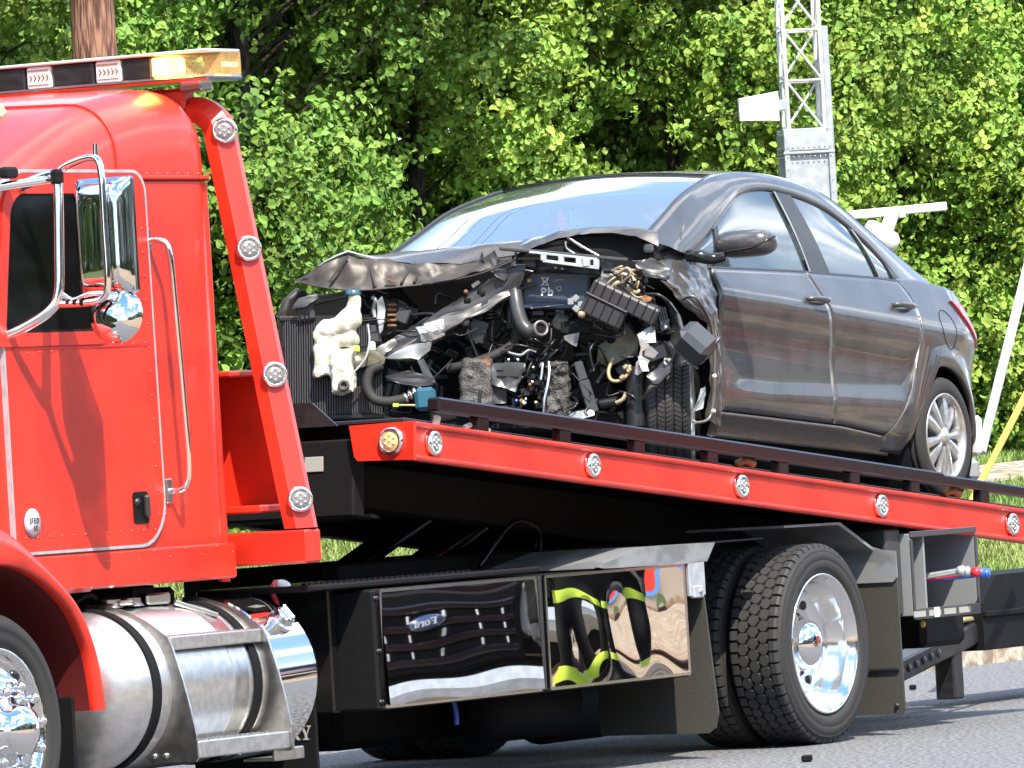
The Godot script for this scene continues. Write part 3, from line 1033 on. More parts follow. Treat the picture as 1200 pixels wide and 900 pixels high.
func build_cab():
	var cab := sub(truck, "cab")
	var st := S()
	# shell: stations along x of (x, roof height, inset)
	var sts := [[-7.0, 2.25, 0.05], [-6.93, 2.50, 0.03], [-6.86, 2.72, 0.01], [-6.75, 2.81, 0.0], [-6.55, 2.90, 0.0], [-6.3, 3.01, 0.0], [-6.05, 3.11, 0.0], [-5.8, 3.195, 0.0], [-5.55, 3.245, 0.0], [-5.3, 3.268, 0.0], [-5.2, 3.265, 0.0], [-5.13, 3.255, 0.003], [-5.08, 3.23, 0.012], [-5.05, 3.19, 0.03], [-5.035, 3.13, 0.06]]
	var g := []
	for s in sts:
		var row := []
		var yt: float = s[1]
		var zi: float = -0.305 - s[2]
		var half := [Vector2(zi, 1.06), Vector2(zi, 1.6), Vector2(zi, 2.1), Vector2(zi - 0.004, yt - 0.32)]
		for k in 9:
			var a := PI * 0.5 * k / 8.0
			half.append(Vector2(zi - 0.008 - 0.24 * (1 - cos(a)), yt - 0.25 + 0.235 * sin(a)))
		half.append(Vector2(-1.0, yt))
		for p in half:
			row.append(Vector3(s[0], p.y, p.x))
		for k in range(half.size() - 1, -1, -1):
			row.append(Vector3(s[0], half[k].y, -2.6 - half[k].x))
		g.append(row)
	grid(st, g, 3, true)
	# back wall
	var back: Array = g[-1]
	for k in range(1, back.size() - 1):
		t3(st, back[0], back[k], back[k + 1], 9)
	var fr: Array = g[0]
	for k in range(1, fr.size() - 1):
		t3(st, fr[0], fr[k + 1], fr[k], 9)
	part(cab, "shell", st, M.red)
	# corner moulding at the back edge of the side
	st = S()
	tube(st, [Vector3(-5.05, 1.04, -0.345), Vector3(-5.05, 2.82, -0.35)], 0.028, 10)
	part(cab, "corner_moulding", st, M.red)
	# roof seams: a rounded bead across the roof and a lap along the side
	st = S()
	var seam := []
	for p in g[7]:
		if p.y > 2.8 and p.z > -1.9:
			seam.append(p + Vector3(0.0, 0.002, 0.003))
	tube(st, seam, 0.006, 6)
	part(cab, "roof_seam", st, M.red_dull)
	st = S()
	box(st, Vector3(-5.42, 2.846, -0.302), Vector3(0.72, 0.02, 0.018), 0.006)
	part(cab, "side_lap", st, M.red)
	st = S()
	box(st, Vector3(-5.42, 2.834, -0.306), Vector3(0.72, 0.006, 0.012), 0.0)
	part(cab, "side_lap_gap", st, M.black)
	# rocker panel under the door
	st = S()
	box(st, Vector3(-5.85, 1.135, -0.30), Vector3(1.64, 0.16, 0.03), 0.01)
	box(st, Vector3(-6.55, 1.07, -0.5), Vector3(0.7, 0.05, 0.4), 0.01)
	part(cab, "rocker_panel", st, M.red)
	# door
	var door := sub(truck, "door")
	st = S()
	var outer := rounded(-6.80, 1.235, -5.61, 2.865, [0.10, 0.22, 0.05, 0.20], 7)
	for k in outer.size():
		outer[k].x += 0.012 * (2.0 - outer[k].y) * (1.0 if outer[k].x > -6.2 else 0.3)
	var inner := rounded(-6.70, 2.175, -6.07, 2.775, [0.05, 0.10, 0.03, 0.03], 7)
	for k in inner.size():
		inner[k].x -= 0.10 * (2.775 - inner[k].y) / 0.6 * (1.0 if inner[k].x < -6.4 else 0.0)
	ringplate(st, outer, inner, -0.31, -0.288)
	part(door, "door_panel", st, M.red)
	# raised window surround
	st = S()
	var win_o := []
	var mid := Vector2(-6.41, 2.48)
	for p in inner:
		win_o.append(mid + (p - mid) * Vector2(1.17, 1.19))
	ringplate(st, win_o, inner, -0.289, -0.278)
	part(door, "window_surround", st, M.red)
	st = S()
	var gas := []
	for p in inner:
		gas.append(mid + (p - mid) * 0.965)
	ringplate(st, inner, gas, -0.30, -0.283)
	part(door, "window_gasket", st, M.black)
	st = S()
	prism(st, gas, -0.304, -0.298)
	part(door, "window", st, M.black_glass)
	# bright edge strip round the rear and bottom of the door, dark gap behind it
	st = S()
	var edge := []
	var edge2 := []
	for k in outer.size():
		var p: Vector2 = outer[k]
		edge.append(p + (p - Vector2(-6.2, 2.0)).normalized() * 0.016)
		edge2.append(p + (p - Vector2(-6.2, 2.0)).normalized() * 0.001)
	ringplate(st, edge, edge2, -0.31, -0.2865)
	part(door, "door_edge_strip", st, M.galvanised)
	# lap line under the window
	st = S()
	box(st, Vector3(-6.19, 2.108, -0.2875), Vector3(1.1, 0.010, 0.006), 0.0)
	part(door, "lap_line", st, M.red_dull)
	# rivets
	st = S()
	var riv := []
	for k in 12:
		riv.append(Vector2(-6.72 + k * 0.094, 2.085 + 0.003 * k))
		riv.append(Vector2(-6.72 + k * 0.094, 1.295))
	for k in 13:
		var y := 1.36 + k * 0.105
		riv.append(Vector2(-5.655 + 0.012 * (2.0 - y), y))
		riv.append(Vector2(-5.575 + 0.012 * (2.0 - y), y))
	for p in riv:
		lathe(st, [Vector2(0.007, -0.288 if p.x < -5.6 else -0.304), Vector2(0.005, -0.284 if p.x < -5.6 else -0.300), Vector2(0, -0.283 if p.x < -5.6 else -0.299)], Transform3D(Basis(Vector3.RIGHT, PI / 2), Vector3(p.x, p.y, 0)), 7)
	for k in 9:
		lathe(st, [Vector2(0.008, -0.292), Vector2(0.005, -0.287), Vector2(0, -0.286)], Transform3D(Basis(Vector3.RIGHT, PI / 2), Vector3(-5.75 + k * 0.085, 2.862, 0)), 7)
		lathe(st, [Vector2(0.008, -0.286), Vector2(0.005, -0.281), Vector2(0, -0.280)], Transform3D(Basis(Vector3.RIGHT, PI / 2), Vector3(-6.1 + k * 0.13, 1.17 + 0.03 * (k % 2), 0)), 7)
	part(door, "rivets", st, M.red, "", "stuff")
	# handle in a black recess
	st = S()
	prism(st, rounded(-5.86, 1.325, -5.735, 1.465, [0.02, 0.02, 0.02, 0.02]), -0.29, -0.284)
	var hd := part(door, "handle", st, M.black)
	st = S()
	box(st, Vector3(-5.775, 1.40, -0.27), Vector3(0.03, 0.10, 0.03), 0.01)
	lathe(st, [Vector2(0.018, -0.284), Vector2(0.015, -0.274), Vector2(0, -0.272)], Transform3D(Basis(Vector3.RIGHT, PI / 2), Vector3(-5.83, 1.42, 0)), 14)
	part(door, "latch", st, M.dark_metal)
	# round decal on the cowl
	st = S()
	lathe(st, [Vector2(0.062, -0.285), Vector2(0.062, -0.282), Vector2(0, -0.281)], Transform3D(Basis(Vector3.RIGHT, PI / 2), Vector3(-6.67, 1.36, 0)), 32)
	part(door, "round_decal", st, M.decal_blue)
	st = S()
	lathe(st, [Vector2(0.052, -0.281), Vector2(0.052, -0.2795), Vector2(0, -0.279)], Transform3D(Basis(Vector3.RIGHT, PI / 2), Vector3(-6.67, 1.36, 0)), 32)
	part(door, "decal_face", st, M.sticker)
	text(door, "decal_lettering", "IFED", 0.026, Transform3D(Basis.IDENTITY, Vector3(-6.665, 1.368, -0.277)), M.grey_plastic)
	text(door, "decal_lettering", "LE", 0.024, Transform3D(Basis.IDENTITY, Vector3(-6.655, 1.335, -0.277)), M.grey_plastic)
	# grab rail
	st = S()
	tube(st, smooth_path([Vector3(-5.60, 2.56, -0.30), Vector3(-5.60, 2.565, -0.24), Vector3(-5.585, 2.52, -0.20), Vector3(-5.57, 2.3, -0.195), Vector3(-5.545, 1.9, -0.195), Vector3(-5.53, 1.6, -0.195), Vector3(-5.53, 1.49, -0.21), Vector3(-5.535, 1.46, -0.25), Vector3(-5.54, 1.46, -0.30)], 5), 0.014, 10)
	var gr := part(truck, "grab_rail", st, M.chrome)
	st = S()
	box(st, Vector3(-5.605, 2.56, -0.297), Vector3(0.05, 0.11, 0.014), 0.006)
	part(gr, "bracket", st, M.chrome_soft)
	st = S()
	box(st, Vector3(-5.545, 1.46, -0.297), Vector3(0.05, 0.11, 0.014), 0.006)
	part(gr, "bracket", st, M.chrome_soft)
	# mirror
	var mir := sub(truck, "door_mirror")
	st = S()
	tube(st, smooth_path([Vector3(-6.62, 2.80, -0.30), Vector3(-6.66, 2.84, -0.12), Vector3(-6.68, 2.835, -0.055), Vector3(-6.69, 2.76, -0.045), Vector3(-6.71, 2.5, -0.045), Vector3(-6.725, 2.33, -0.05), Vector3(-6.74, 2.26, -0.09), Vector3(-6.76, 2.20, -0.2), Vector3(-6.78, 2.16, -0.31)], 5), 0.023, 12)
	tube(st, smooth_path([Vector3(-6.68, 2.84, -0.06), Vector3(-6.68, 2.875, 0.0), Vector3(-6.70, 2.90, 0.12), Vector3(-6.71, 2.885, 0.18), Vector3(-6.72, 2.80, 0.20), Vector3(-6.72, 2.6, 0.20), Vector3(-6.72, 2.36, 0.20), Vector3(-6.715, 2.30, 0.17), Vector3(-6.72, 2.285, 0.1), Vector3(-6.725, 2.285, -0.04)], 5), 0.016, 10)
	tube(st, smooth_path([Vector3(-6.72, 2.33, -0.04), Vector3(-6.72, 2.30, 0.02), Vector3(-6.72, 2.32, 0.1), Vector3(-6.70, 2.32, 0.17)], 4), 0.012, 8)
	tube(st, [Vector3(-6.9, 2.79, -0.32), Vector3(-6.66, 2.825, -0.1)], 0.02, 10)
	tube(st, [Vector3(-6.68, 2.89, 0.15), Vector3(-6.68, 2.96, 0.15)], 0.012, 8)
	part(mir, "mirror_arm", st, M.chrome)
	st = S()
	box(st, Vector3(-6.8, 2.86, -0.22), Vector3(0.1, 0.05, 0.05), 0.012)
	box(st, Vector3(-6.69, 2.83, -0.045), Vector3(0.05, 0.07, 0.05), 0.012)
	for k in 3:
		lathe(st, [Vector2(0.02, -0.008), Vector2(0.02, 0.008)], Transform3D(Basis(Vector3.RIGHT, PI / 2), Vector3(-6.72, 2.288, 0.0 + k * 0.035)), 10)
	part(mir, "arm_clamps", st, M.black, "", "stuff")
	# head: a chrome shell with a softly bulged back
	st = S()
	var hg := []
	for j in 15:
		var row := []
		for i in 13:
			var u := -1.0 + 2.0 * i / 12.0
			var v := -1.0 + 2.0 * j / 14.0
			var e := pow(pow(abs(u), 7.0) + pow(abs(v), 9.0), 1.0)
			var x := -0.055 * sqrt(max(0.0, 1.0 - min(e, 1.0))) - 0.012 * (1.0 - u * u)
			row.append(Vector3(-6.63 + x, 2.565 + v * 0.245, 0.145 + u * 0.138))
		hg.append(row)
	grid(st, hg, 3)
	box(st, Vector3(-6.612, 2.565, 0.145), Vector3(0.04, 0.50, 0.284), 0.012)
	part(mir, "mirror_head", st, M.mirror_steel)
	st = S()
	lathe(st, [Vector2(0.122, 0.0), Vector2(0.12, 0.01), Vector2(0.09, 0.028), Vector2(0.05, 0.04), Vector2(0, 0.044)], facing(Vector3(-0.98, 0.12, 0.15).normalized(), Vector3(-6.64, 2.225, 0.185)), 36)
	lathe(st, [Vector2(0.122, 0.0), Vector2(0.0, -0.01)], facing(Vector3(-0.98, 0.12, 0.15).normalized(), Vector3(-6.64, 2.225, 0.185)), 36)
	part(mir, "round_mirror", st, M.mirror_steel)
	st = S()
	tube(st, smooth_path([Vector3(-6.69, 2.29, 0.18), Vector3(-6.71, 2.25, 0.14), Vector3(-6.70, 2.20, 0.15), Vector3(-6.70, 2.175, 0.20)], 4), 0.007, 6)
	part(mir, "cable", st, M.black)

func build_front_fender():
	# hood, fender and nose (only the rear of the fender is in the picture)
	var st := S()
	var out_ := [Vector2(-6.588, 0.545), Vector2(-6.60, 0.64), Vector2(-6.63, 0.77), Vector2(-6.68, 0.89), Vector2(-6.76, 1.0), Vector2(-6.885, 1.105), Vector2(-7.07, 1.225), Vector2(-7.3, 1.345), Vector2(-7.6, 1.40), Vector2(-7.95, 1.36), Vector2(-8.25, 1.2), Vector2(-8.45, 0.95), Vector2(-8.5, 0.7)]
	var in_ := [Vector2(-6.665, 0.545), Vector2(-6.675, 0.64), Vector2(-6.71, 0.79), Vector2(-6.765, 0.89), Vector2(-6.84, 0.985), Vector2(-6.95, 1.065), Vector2(-7.1, 1.14), Vector2(-7.3, 1.19), Vector2(-7.6, 1.19), Vector2(-7.82, 1.12), Vector2(-8.0, 0.98), Vector2(-8.08, 0.8), Vector2(-8.1, 0.7)]
	var so := []
	var si := []
	for k in out_.size():
		so.append(Vector3(out_[k].x, out_[k].y, 0))
		si.append(Vector3(in_[k].x, in_[k].y, 0))
	so = smooth_path(so, 4)
	si = smooth_path(si, 4)
	var gl := []
	var gr := []
	var gw := []
	for k in so.size():
		var o: Vector3 = so[k]
		var i: Vector3 = si[k]
		var dv := (o - i).normalized()
		var bul := smoothstep(0, 20, k)
		var row := [i + Vector3(0, 0, -0.05), i + Vector3(0, 0, -0.008), i + dv * 0.01, i.lerp(o, 0.55) + Vector3(0, 0, 0.004), o + Vector3(0, 0, -0.012) - dv * 0.012, o + Vector3(0, 0, -0.04), o + dv * 0.02 * bul + Vector3(0, 0, -0.10), o + dv * 0.07 * bul + Vector3(0, 0.01 * bul, -0.24), o + dv * 0.10 * bul + Vector3(0, 0.06 * bul, -0.42), o + dv * 0.10 * bul + Vector3(0, 0.12 * bul, -0.62)]
		if o.y < 1.0 and o.x > -7:
			for q in range(6, 10):
				row[q] = o + Vector3(-0.01, 0, [-0.10, -0.14, -0.18, -0.22][q - 6])
		var rr := []
		for p in row:
			rr.append(Vector3(p.x, p.y, -2.6 - p.z))
		gl.append(row)
		gr.append(rr)
		gw.append([i + Vector3(0, 0, -0.05), i + Vector3(0, 0, -0.3), i + Vector3(0.02, 0.02, -0.75)])
	grid(st, gl, 3, true)
	var f := part(truck, "fender", st, M.red)
	st = S()
	grid(st, gr, 3)
	part(truck, "fender", st, M.red)
	st = S()
	grid(st, gw, 3)
	part(f, "wheel_well_liner", st, M.liner_red)
	st = S()
	box(st, Vector3(-6.66, 0.72, -0.5), Vector3(0.03, 0.75, 0.62), 0.01)
	box(st, Vector3(-6.68, 0.35, -0.30), Vector3(0.02, 0.52, 0.36), 0.006)
	part(f, "splash_flap", st, M.black)
	st = S()
	for k in 2:
		lathe(st, [Vector2(0.016, 0.0), Vector2(0.012, 0.01), Vector2(0, 0.012)], facing(Vector3(-1, 0, 0), Vector3(-6.692, 0.57, -0.22 - k * 0.1)), 10)
	part(f, "bolts", st, M.steel, "", "stuff")
	# hood
	st = S()
	var g := []
	for s in [[-8.95, 1.75, 0.55], [-8.7, 1.95, 0.6], [-8.0, 2.06, 0.66], [-7.4, 2.16, 0.74], [-6.98, 2.24, 0.86]]:
		var row := []
		for k in 13:
			var a := -PI * 0.5 + PI * k / 12.0
			row.append(Vector3(s[0], 0.9 + (s[1] - 0.9) * pow(cos(a), 0.35), -1.3 - s[2] * sin(a)))
		g.append(row)
	grid(st, g, 3, true)
	part(truck, "hood", st, M.red)
	st = S()
	box(st, Vector3(-8.98, 1.3, -1.3), Vector3(0.08, 0.9, 1.0), 0.03)
	for k in 9:
		box(st, Vector3(-9.03, 1.3, -1.72 + k * 0.105), Vector3(0.03, 0.82, 0.03), 0.008)
	part(truck, "grille", st, M.chrome)
	st = S()
	box(st, Vector3(-9.0, 0.62, -1.3), Vector3(0.25, 0.36, 2.45), 0.06)
	part(truck, "bumper", st, M.chrome)
	for s in [-0.35, -2.25]:
		st = S()
		box(st, Vector3(-8.62, 1.22, s), Vector3(0.3, 0.26, 0.36), 0.06)
		var hl := part(truck, "headlight", st, M.chrome)
		st = S()
		lathe(st, [Vector2(0.1, 0.0), Vector2(0.09, 0.02), Vector2(0, 0.035)], facing(Vector3(-1, 0, 0), Vector3(-8.77, 1.22, s)), 24)
		part(hl, "lens", st, M.clear_lens)

func build_chassis():
	var st: SurfaceTool
	for z in [-0.87, -1.73]:
		st = S()
		box(st, Vector3(-2.6, 0.78, z), Vector3(11.8, 0.26, 0.08), 0.01)
		part(truck, "frame_rail", st, M.black)
		st = S()
		box(st, Vector3(0.0, 0.99, z * 0.9 - 0.13), Vector3(6.4, 0.14, 0.1), 0.01)
		part(truck, "subframe", st, M.black)
	for x in [-6.5, -4.6, -2.6, -0.7, 1.2, 3.0]:
		st = S()
		box(st, Vector3(x, 0.76, -1.3), Vector3(0.1, 0.18, 0.8), 0.01)
		part(truck, "frame_crossmember", st, M.black)
	st = S()
	tube(st, [Vector3(0, 0.5, -0.5), Vector3(0, 0.5, -2.1)], 0.09, 14)
	lathe(st, [Vector2(0, -0.24), Vector2(0.14, -0.2), Vector2(0.23, -0.05), Vector2(0.23, 0.05), Vector2(0.14, 0.2), Vector2(0, 0.24)], Transform3D(Basis(Vector3(0, 0, 1), PI / 2), Vector3(0.02, 0.5, -1.3)), 20)
	tube(st, [Vector3(-0.2, 0.52, -1.3), Vector3(-5.5, 0.66, -1.3)], 0.055, 12)
	part(truck, "rear_axle", st, M.black)
	st = S()
	tube(st, [Vector3(-7.39, 0.46, -0.3), Vector3(-7.39, 0.42, -1.3), Vector3(-7.39, 0.46, -2.3)], 0.06, 12)
	part(truck, "front_axle", st, M.black)
	# air tanks and boxes hanging under the frame
	for q in [[-2.05, 0.33, -0.62, 0.17, 0.8], [-0.95, 0.26, -0.95, 0.16, 0.66]]:
		st = S()
		lathe(st, [Vector2(0, -q[4] / 2 - 0.05), Vector2(q[3] * 0.7, -q[4] / 2 - 0.03), Vector2(q[3], -q[4] / 2 + 0.03), Vector2(q[3], q[4] / 2 - 0.03), Vector2(q[3] * 0.7, q[4] / 2 + 0.03), Vector2(0, q[4] / 2 + 0.05)], Transform3D(Basis(Vector3(0, 0, 1), PI / 2), Vector3(q[0], q[1], q[2])), 20)
		part(truck, "air_tank", st, M.black)
	st = S()
	box(st, Vector3(-2.35, 0.40, -1.0), Vector3(1.9, 0.42, 0.3), 0.04)
	box(st, Vector3(-5.2, 0.55, -1.2), Vector3(1.4, 0.6, 0.5), 0.05)
	box(st, Vector3(-5.75, 0.83, -0.95), Vector3(1.9, 0.50, 0.1), 0.02)
	part(truck, "transmission_shield", st, M.black)
	st = S()
	box(st, Vector3(-5.5, 0.98, -0.75), Vector3(0.9, 0.1, 0.3), 0.02)
	part(truck, "cab_support", st, M.black)
	for z in [-0.75, -1.85]:
		st = S()
		for k in 5:
			box(st, Vector3(0, 0.63 + k * 0.024, z), Vector3(1.5 - k * 0.22, 0.02, 0.09), 0.004)
		part(truck, "leaf_spring", st, M.black)
	# tan dust showing on the cross tube between the hydraulic rams
	st = S()
	tube(st, [Vector3(-2.3, 0.95, -1.1), Vector3(-1.2, 1.30, -1.1)], 0.06, 12)
	part(truck, "tilt_ram", st, M.black_gloss)
	st = S()
	tube(st, [Vector3(-2.3, 0.95, -1.5), Vector3(-1.2, 1.30, -1.5)], 0.06, 12)
	part(truck, "tilt_ram", st, M.black_gloss)
	st = S()
	tube(st, smooth_path([Vector3(-2.0, 1.0, -0.8), Vector3(-1.75, 1.2, -0.75), Vector3(-1.5, 1.15, -0.75), Vector3(-1.45, 1.0, -0.8)], 4), 0.016, 7)
	part(truck, "hydraulic_hose", st, M.black_gloss)
	# blue hose end under the box
	st = S()
	tube(st, smooth_path([Vector3(-3.2, 0.45, -0.3), Vector3(-3.19, 0.36, -0.28), Vector3(-3.19, 0.29, -0.28)], 3), 0.012, 7)
	part(truck, "hose_end", st, M.blue_handle)

func build_tank():
	var ax := Transform3D(Basis(Vector3(0, 0, 1), -PI / 2), Vector3(0, 0.605, -0.375))
	var st := S()
	var R := 0.352
	lathe(st, [Vector2(0, -6.42), Vector2(0.14, -6.405), Vector2(0.24, -6.37), Vector2(0.295, -6.33), Vector2(R, -6.27), Vector2(R, -5.05)], ax, 72)
	var t := part(truck, "fuel_tank", st, M.alloy)
	st = S()
	lathe(st, [Vector2(R + 0.004, -5.18), Vector2(R + 0.012, -5.175), Vector2(R + 0.012, -4.85), Vector2(R + 0.002, -4.82), Vector2(0.28, -4.81), Vector2(0.0, -4.80)], ax, 72, true)
	part(t, "chrome_wrap", st, M.mirror_steel)
	for x in [-6.17, -5.34]:
		st = S()
		lathe(st, [Vector2(R, x - 0.03), Vector2(R + 0.012, x - 0.028), Vector2(R + 0.012, x + 0.028), Vector2(R, x + 0.03)], ax, 64, true)
		part(t, "rubber_strap", st, M.black)
	st = S()
	for x in [-5.47]:
		lathe(st, [Vector2(R, x - 0.06), Vector2(R + 0.004, x - 0.058), Vector2(R + 0.004, x + 0.058), Vector2(R, x + 0.06)], ax, 64, true)
	part(t, "steel_strap", st, M.steel)
	# ribbed band under the top step
	st = S()
	for k in 22:
		var x := -5.98 + k * 0.03
		lathe(st, [Vector2(R, x), Vector2(R + 0.006, x + 0.009), Vector2(R, x + 0.018)], ax, 10, false, -0.55, 0.05)
	part(t, "anti_slip_ribs", st, M.steel, "", "stuff")
	# filler cap on the wrap
	st = S()
	var n := Vector3(0, sin(0.72), cos(0.72))
	var fx := facing(n, Vector3(-5.0, 0.605, -0.375) + n * (R + 0.01))
	lathe(st, [Vector2(0.06, 0.0), Vector2(0.06, 0.02), Vector2(0.048, 0.025), Vector2(0.048, 0.055), Vector2(0.04, 0.062), Vector2(0, 0.064)], fx, 24, true)
	box(st, fx * Vector3(0, 0.07, 0), Vector3(0.08, 0.02, 0.02), 0.005, fx.basis)
	part(t, "filler_cap", st, M.chrome_soft)
	# bright cap and lever on top
	st = S()
	for q in [[-5.95, 0.05], [-5.78, 0.045]]:
		lathe(st, [Vector2(q[1] + 0.015, 0.0), Vector2(q[1], 0.02), Vector2(q[1], 0.035), Vector2(0, 0.04)], Transform3D(Basis.IDENTITY, Vector3(q[0], 0.965, -0.38)), 20, true)
	box(st, Vector3(-5.86, 0.985, -0.33), Vector3(0.22, 0.02, 0.06), 0.005, Basis(Vector3.UP, 0.4))
	box(st, Vector3(-5.62, 0.99, -0.36), Vector3(0.14, 0.05, 0.08), 0.01, Basis(Vector3.UP, -0.3))
	bar(st, Vector3(-5.55, 0.97, -0.3), Vector3(-5.42, 0.9, -0.16), 0.04, 0.02)
	part(t, "top_fittings", st, M.steel)
	st = S()
	box(st, Vector3(-5.62, 1.0, -0.42), Vector3(0.18, 0.1, 0.03), 0.01)
	part(t, "black_bracket", st, M.black)
	st = S()
	tube(st, smooth_path([Vector3(-6.2, 0.99, -0.42), Vector3(-6.1, 1.03, -0.40), Vector3(-6.0, 1.01, -0.42), Vector3(-5.9, 1.0, -0.5)], 4), 0.013, 7)
	part(t, "fuel_line", st, M.black)
	# two bracket plates that carry the steps: local x = world z, y up, extruded along world -x
	for q in [[-6.04, 0.0], [-5.27, 0.012]]:
		st = S()
		var pl := [Vector2(-0.44, 0.985), Vector2(-0.34, 0.978), Vector2(-0.24, 0.95), Vector2(-0.13, 0.895), Vector2(-0.03, 0.825), Vector2(-0.012, 0.79), Vector2(0.035, 0.64), Vector2(0.065, 0.52), Vector2(0.088, 0.40), Vector2(0.093, 0.30), Vector2(0.08, 0.285), Vector2(-0.15, 0.285), Vector2(-0.25, 0.36), Vector2(-0.40, 0.60), Vector2(-0.46, 0.80)]
		for k in pl.size():
			pl[k].x += q[1]
		var xf := Transform3D(Basis(Vector3(0, 0, 1), Vector3.UP, Vector3(-1, 0, 0)), Vector3(q[0], 0, 0))
		prism(st, pl, -0.006, 0.006, xf)
		var o := part(truck, "step_bracket", st, M.steel)
		st = S()
		for b in [Vector2(-0.02 - 0.05, 0.315), Vector2(-0.13, 0.315), Vector2(-0.1, 0.8), Vector2(-0.17, 0.83)]:
			lathe(st, [Vector2(0.013, 0.006), Vector2(0.012, 0.018), Vector2(0, 0.02)], facing(Vector3(-1, 0, 0), Vector3(q[0], b.y, b.x)), 8)
		part(o, "bolts", st, M.steel, "", "stuff")
	# steps
	for q in [[0.80, -0.02, 0.06, 0.2, -0.002], [0.335, 0.095, 0.075, 0.2, 0.0]]:
		st = S()
		var x0 := -6.03
		var x1 := -5.28
		box(st, Vector3((x0 + x1) / 2, q[0], q[1] - 0.012), Vector3(x1 - x0, q[2], 0.02), 0.006)
		box(st, Vector3((x0 + x1) / 2, q[0] + q[2] / 2 - 0.008, q[1] - 0.1), Vector3(x1 - x0, 0.014, 0.17), 0.004)
		var o := part(truck, "step", st, M.alloy)
		st = S()
		for k in 16:
			for c in 3:
				box(st, Vector3(x0 + 0.06 + k * 0.042, q[0] + q[2] / 2 + 0.001, q[1] - 0.04 - c * 0.045), Vector3(0.02, 0.006, 0.01), 0.0)
		part(o, "grip_studs", st, M.steel, "", "stuff")
	st = S()
	box(st, Vector3(-5.2, 0.27, 0.03), Vector3(0.25, 0.055, 0.02), 0.006)
	box(st, Vector3(-5.2, 0.25, -0.05), Vector3(0.25, 0.014, 0.16), 0.004)
	part(truck, "step_hanger", st, M.steel)

func wavy_panel(x0: float, x1: float, y0: float, y1: float, z: float, seed_: float) -> SurfaceTool:
	# polished sheet that is not quite flat
	var st := S()
	var g := []
	for j in 25:
		var row := []
		for i in 41:
			var u := i / 40.0
			var v := j / 24.0
			var b := sin(u * PI) * sin(v * PI)
			var w := (0.0007 if seed_ < 2.0 else 0.0012) * b + (0.0006 if seed_ < 2.0 else 0.0011) * sin(u * 6.0 + seed_ + 2.6 * v) * b + (0.0 if seed_ < 2.0 else 0.0005) * sin(v * 9.0 - seed_ * 2.0 + 3.0 * u) * b + (0.021 if seed_ < 2.0 else 0.001) * (1.0 - v) + (0.0 if seed_ < 2.0 else 0.0019 * sin(u * 17.0 + 2.0 * v) * b)
			row.append(Vector3(lerpf(x0, x1, u), lerpf(y0, y1, v), z + w))
		g.append(row)
	grid(st, g, 3)
	return st

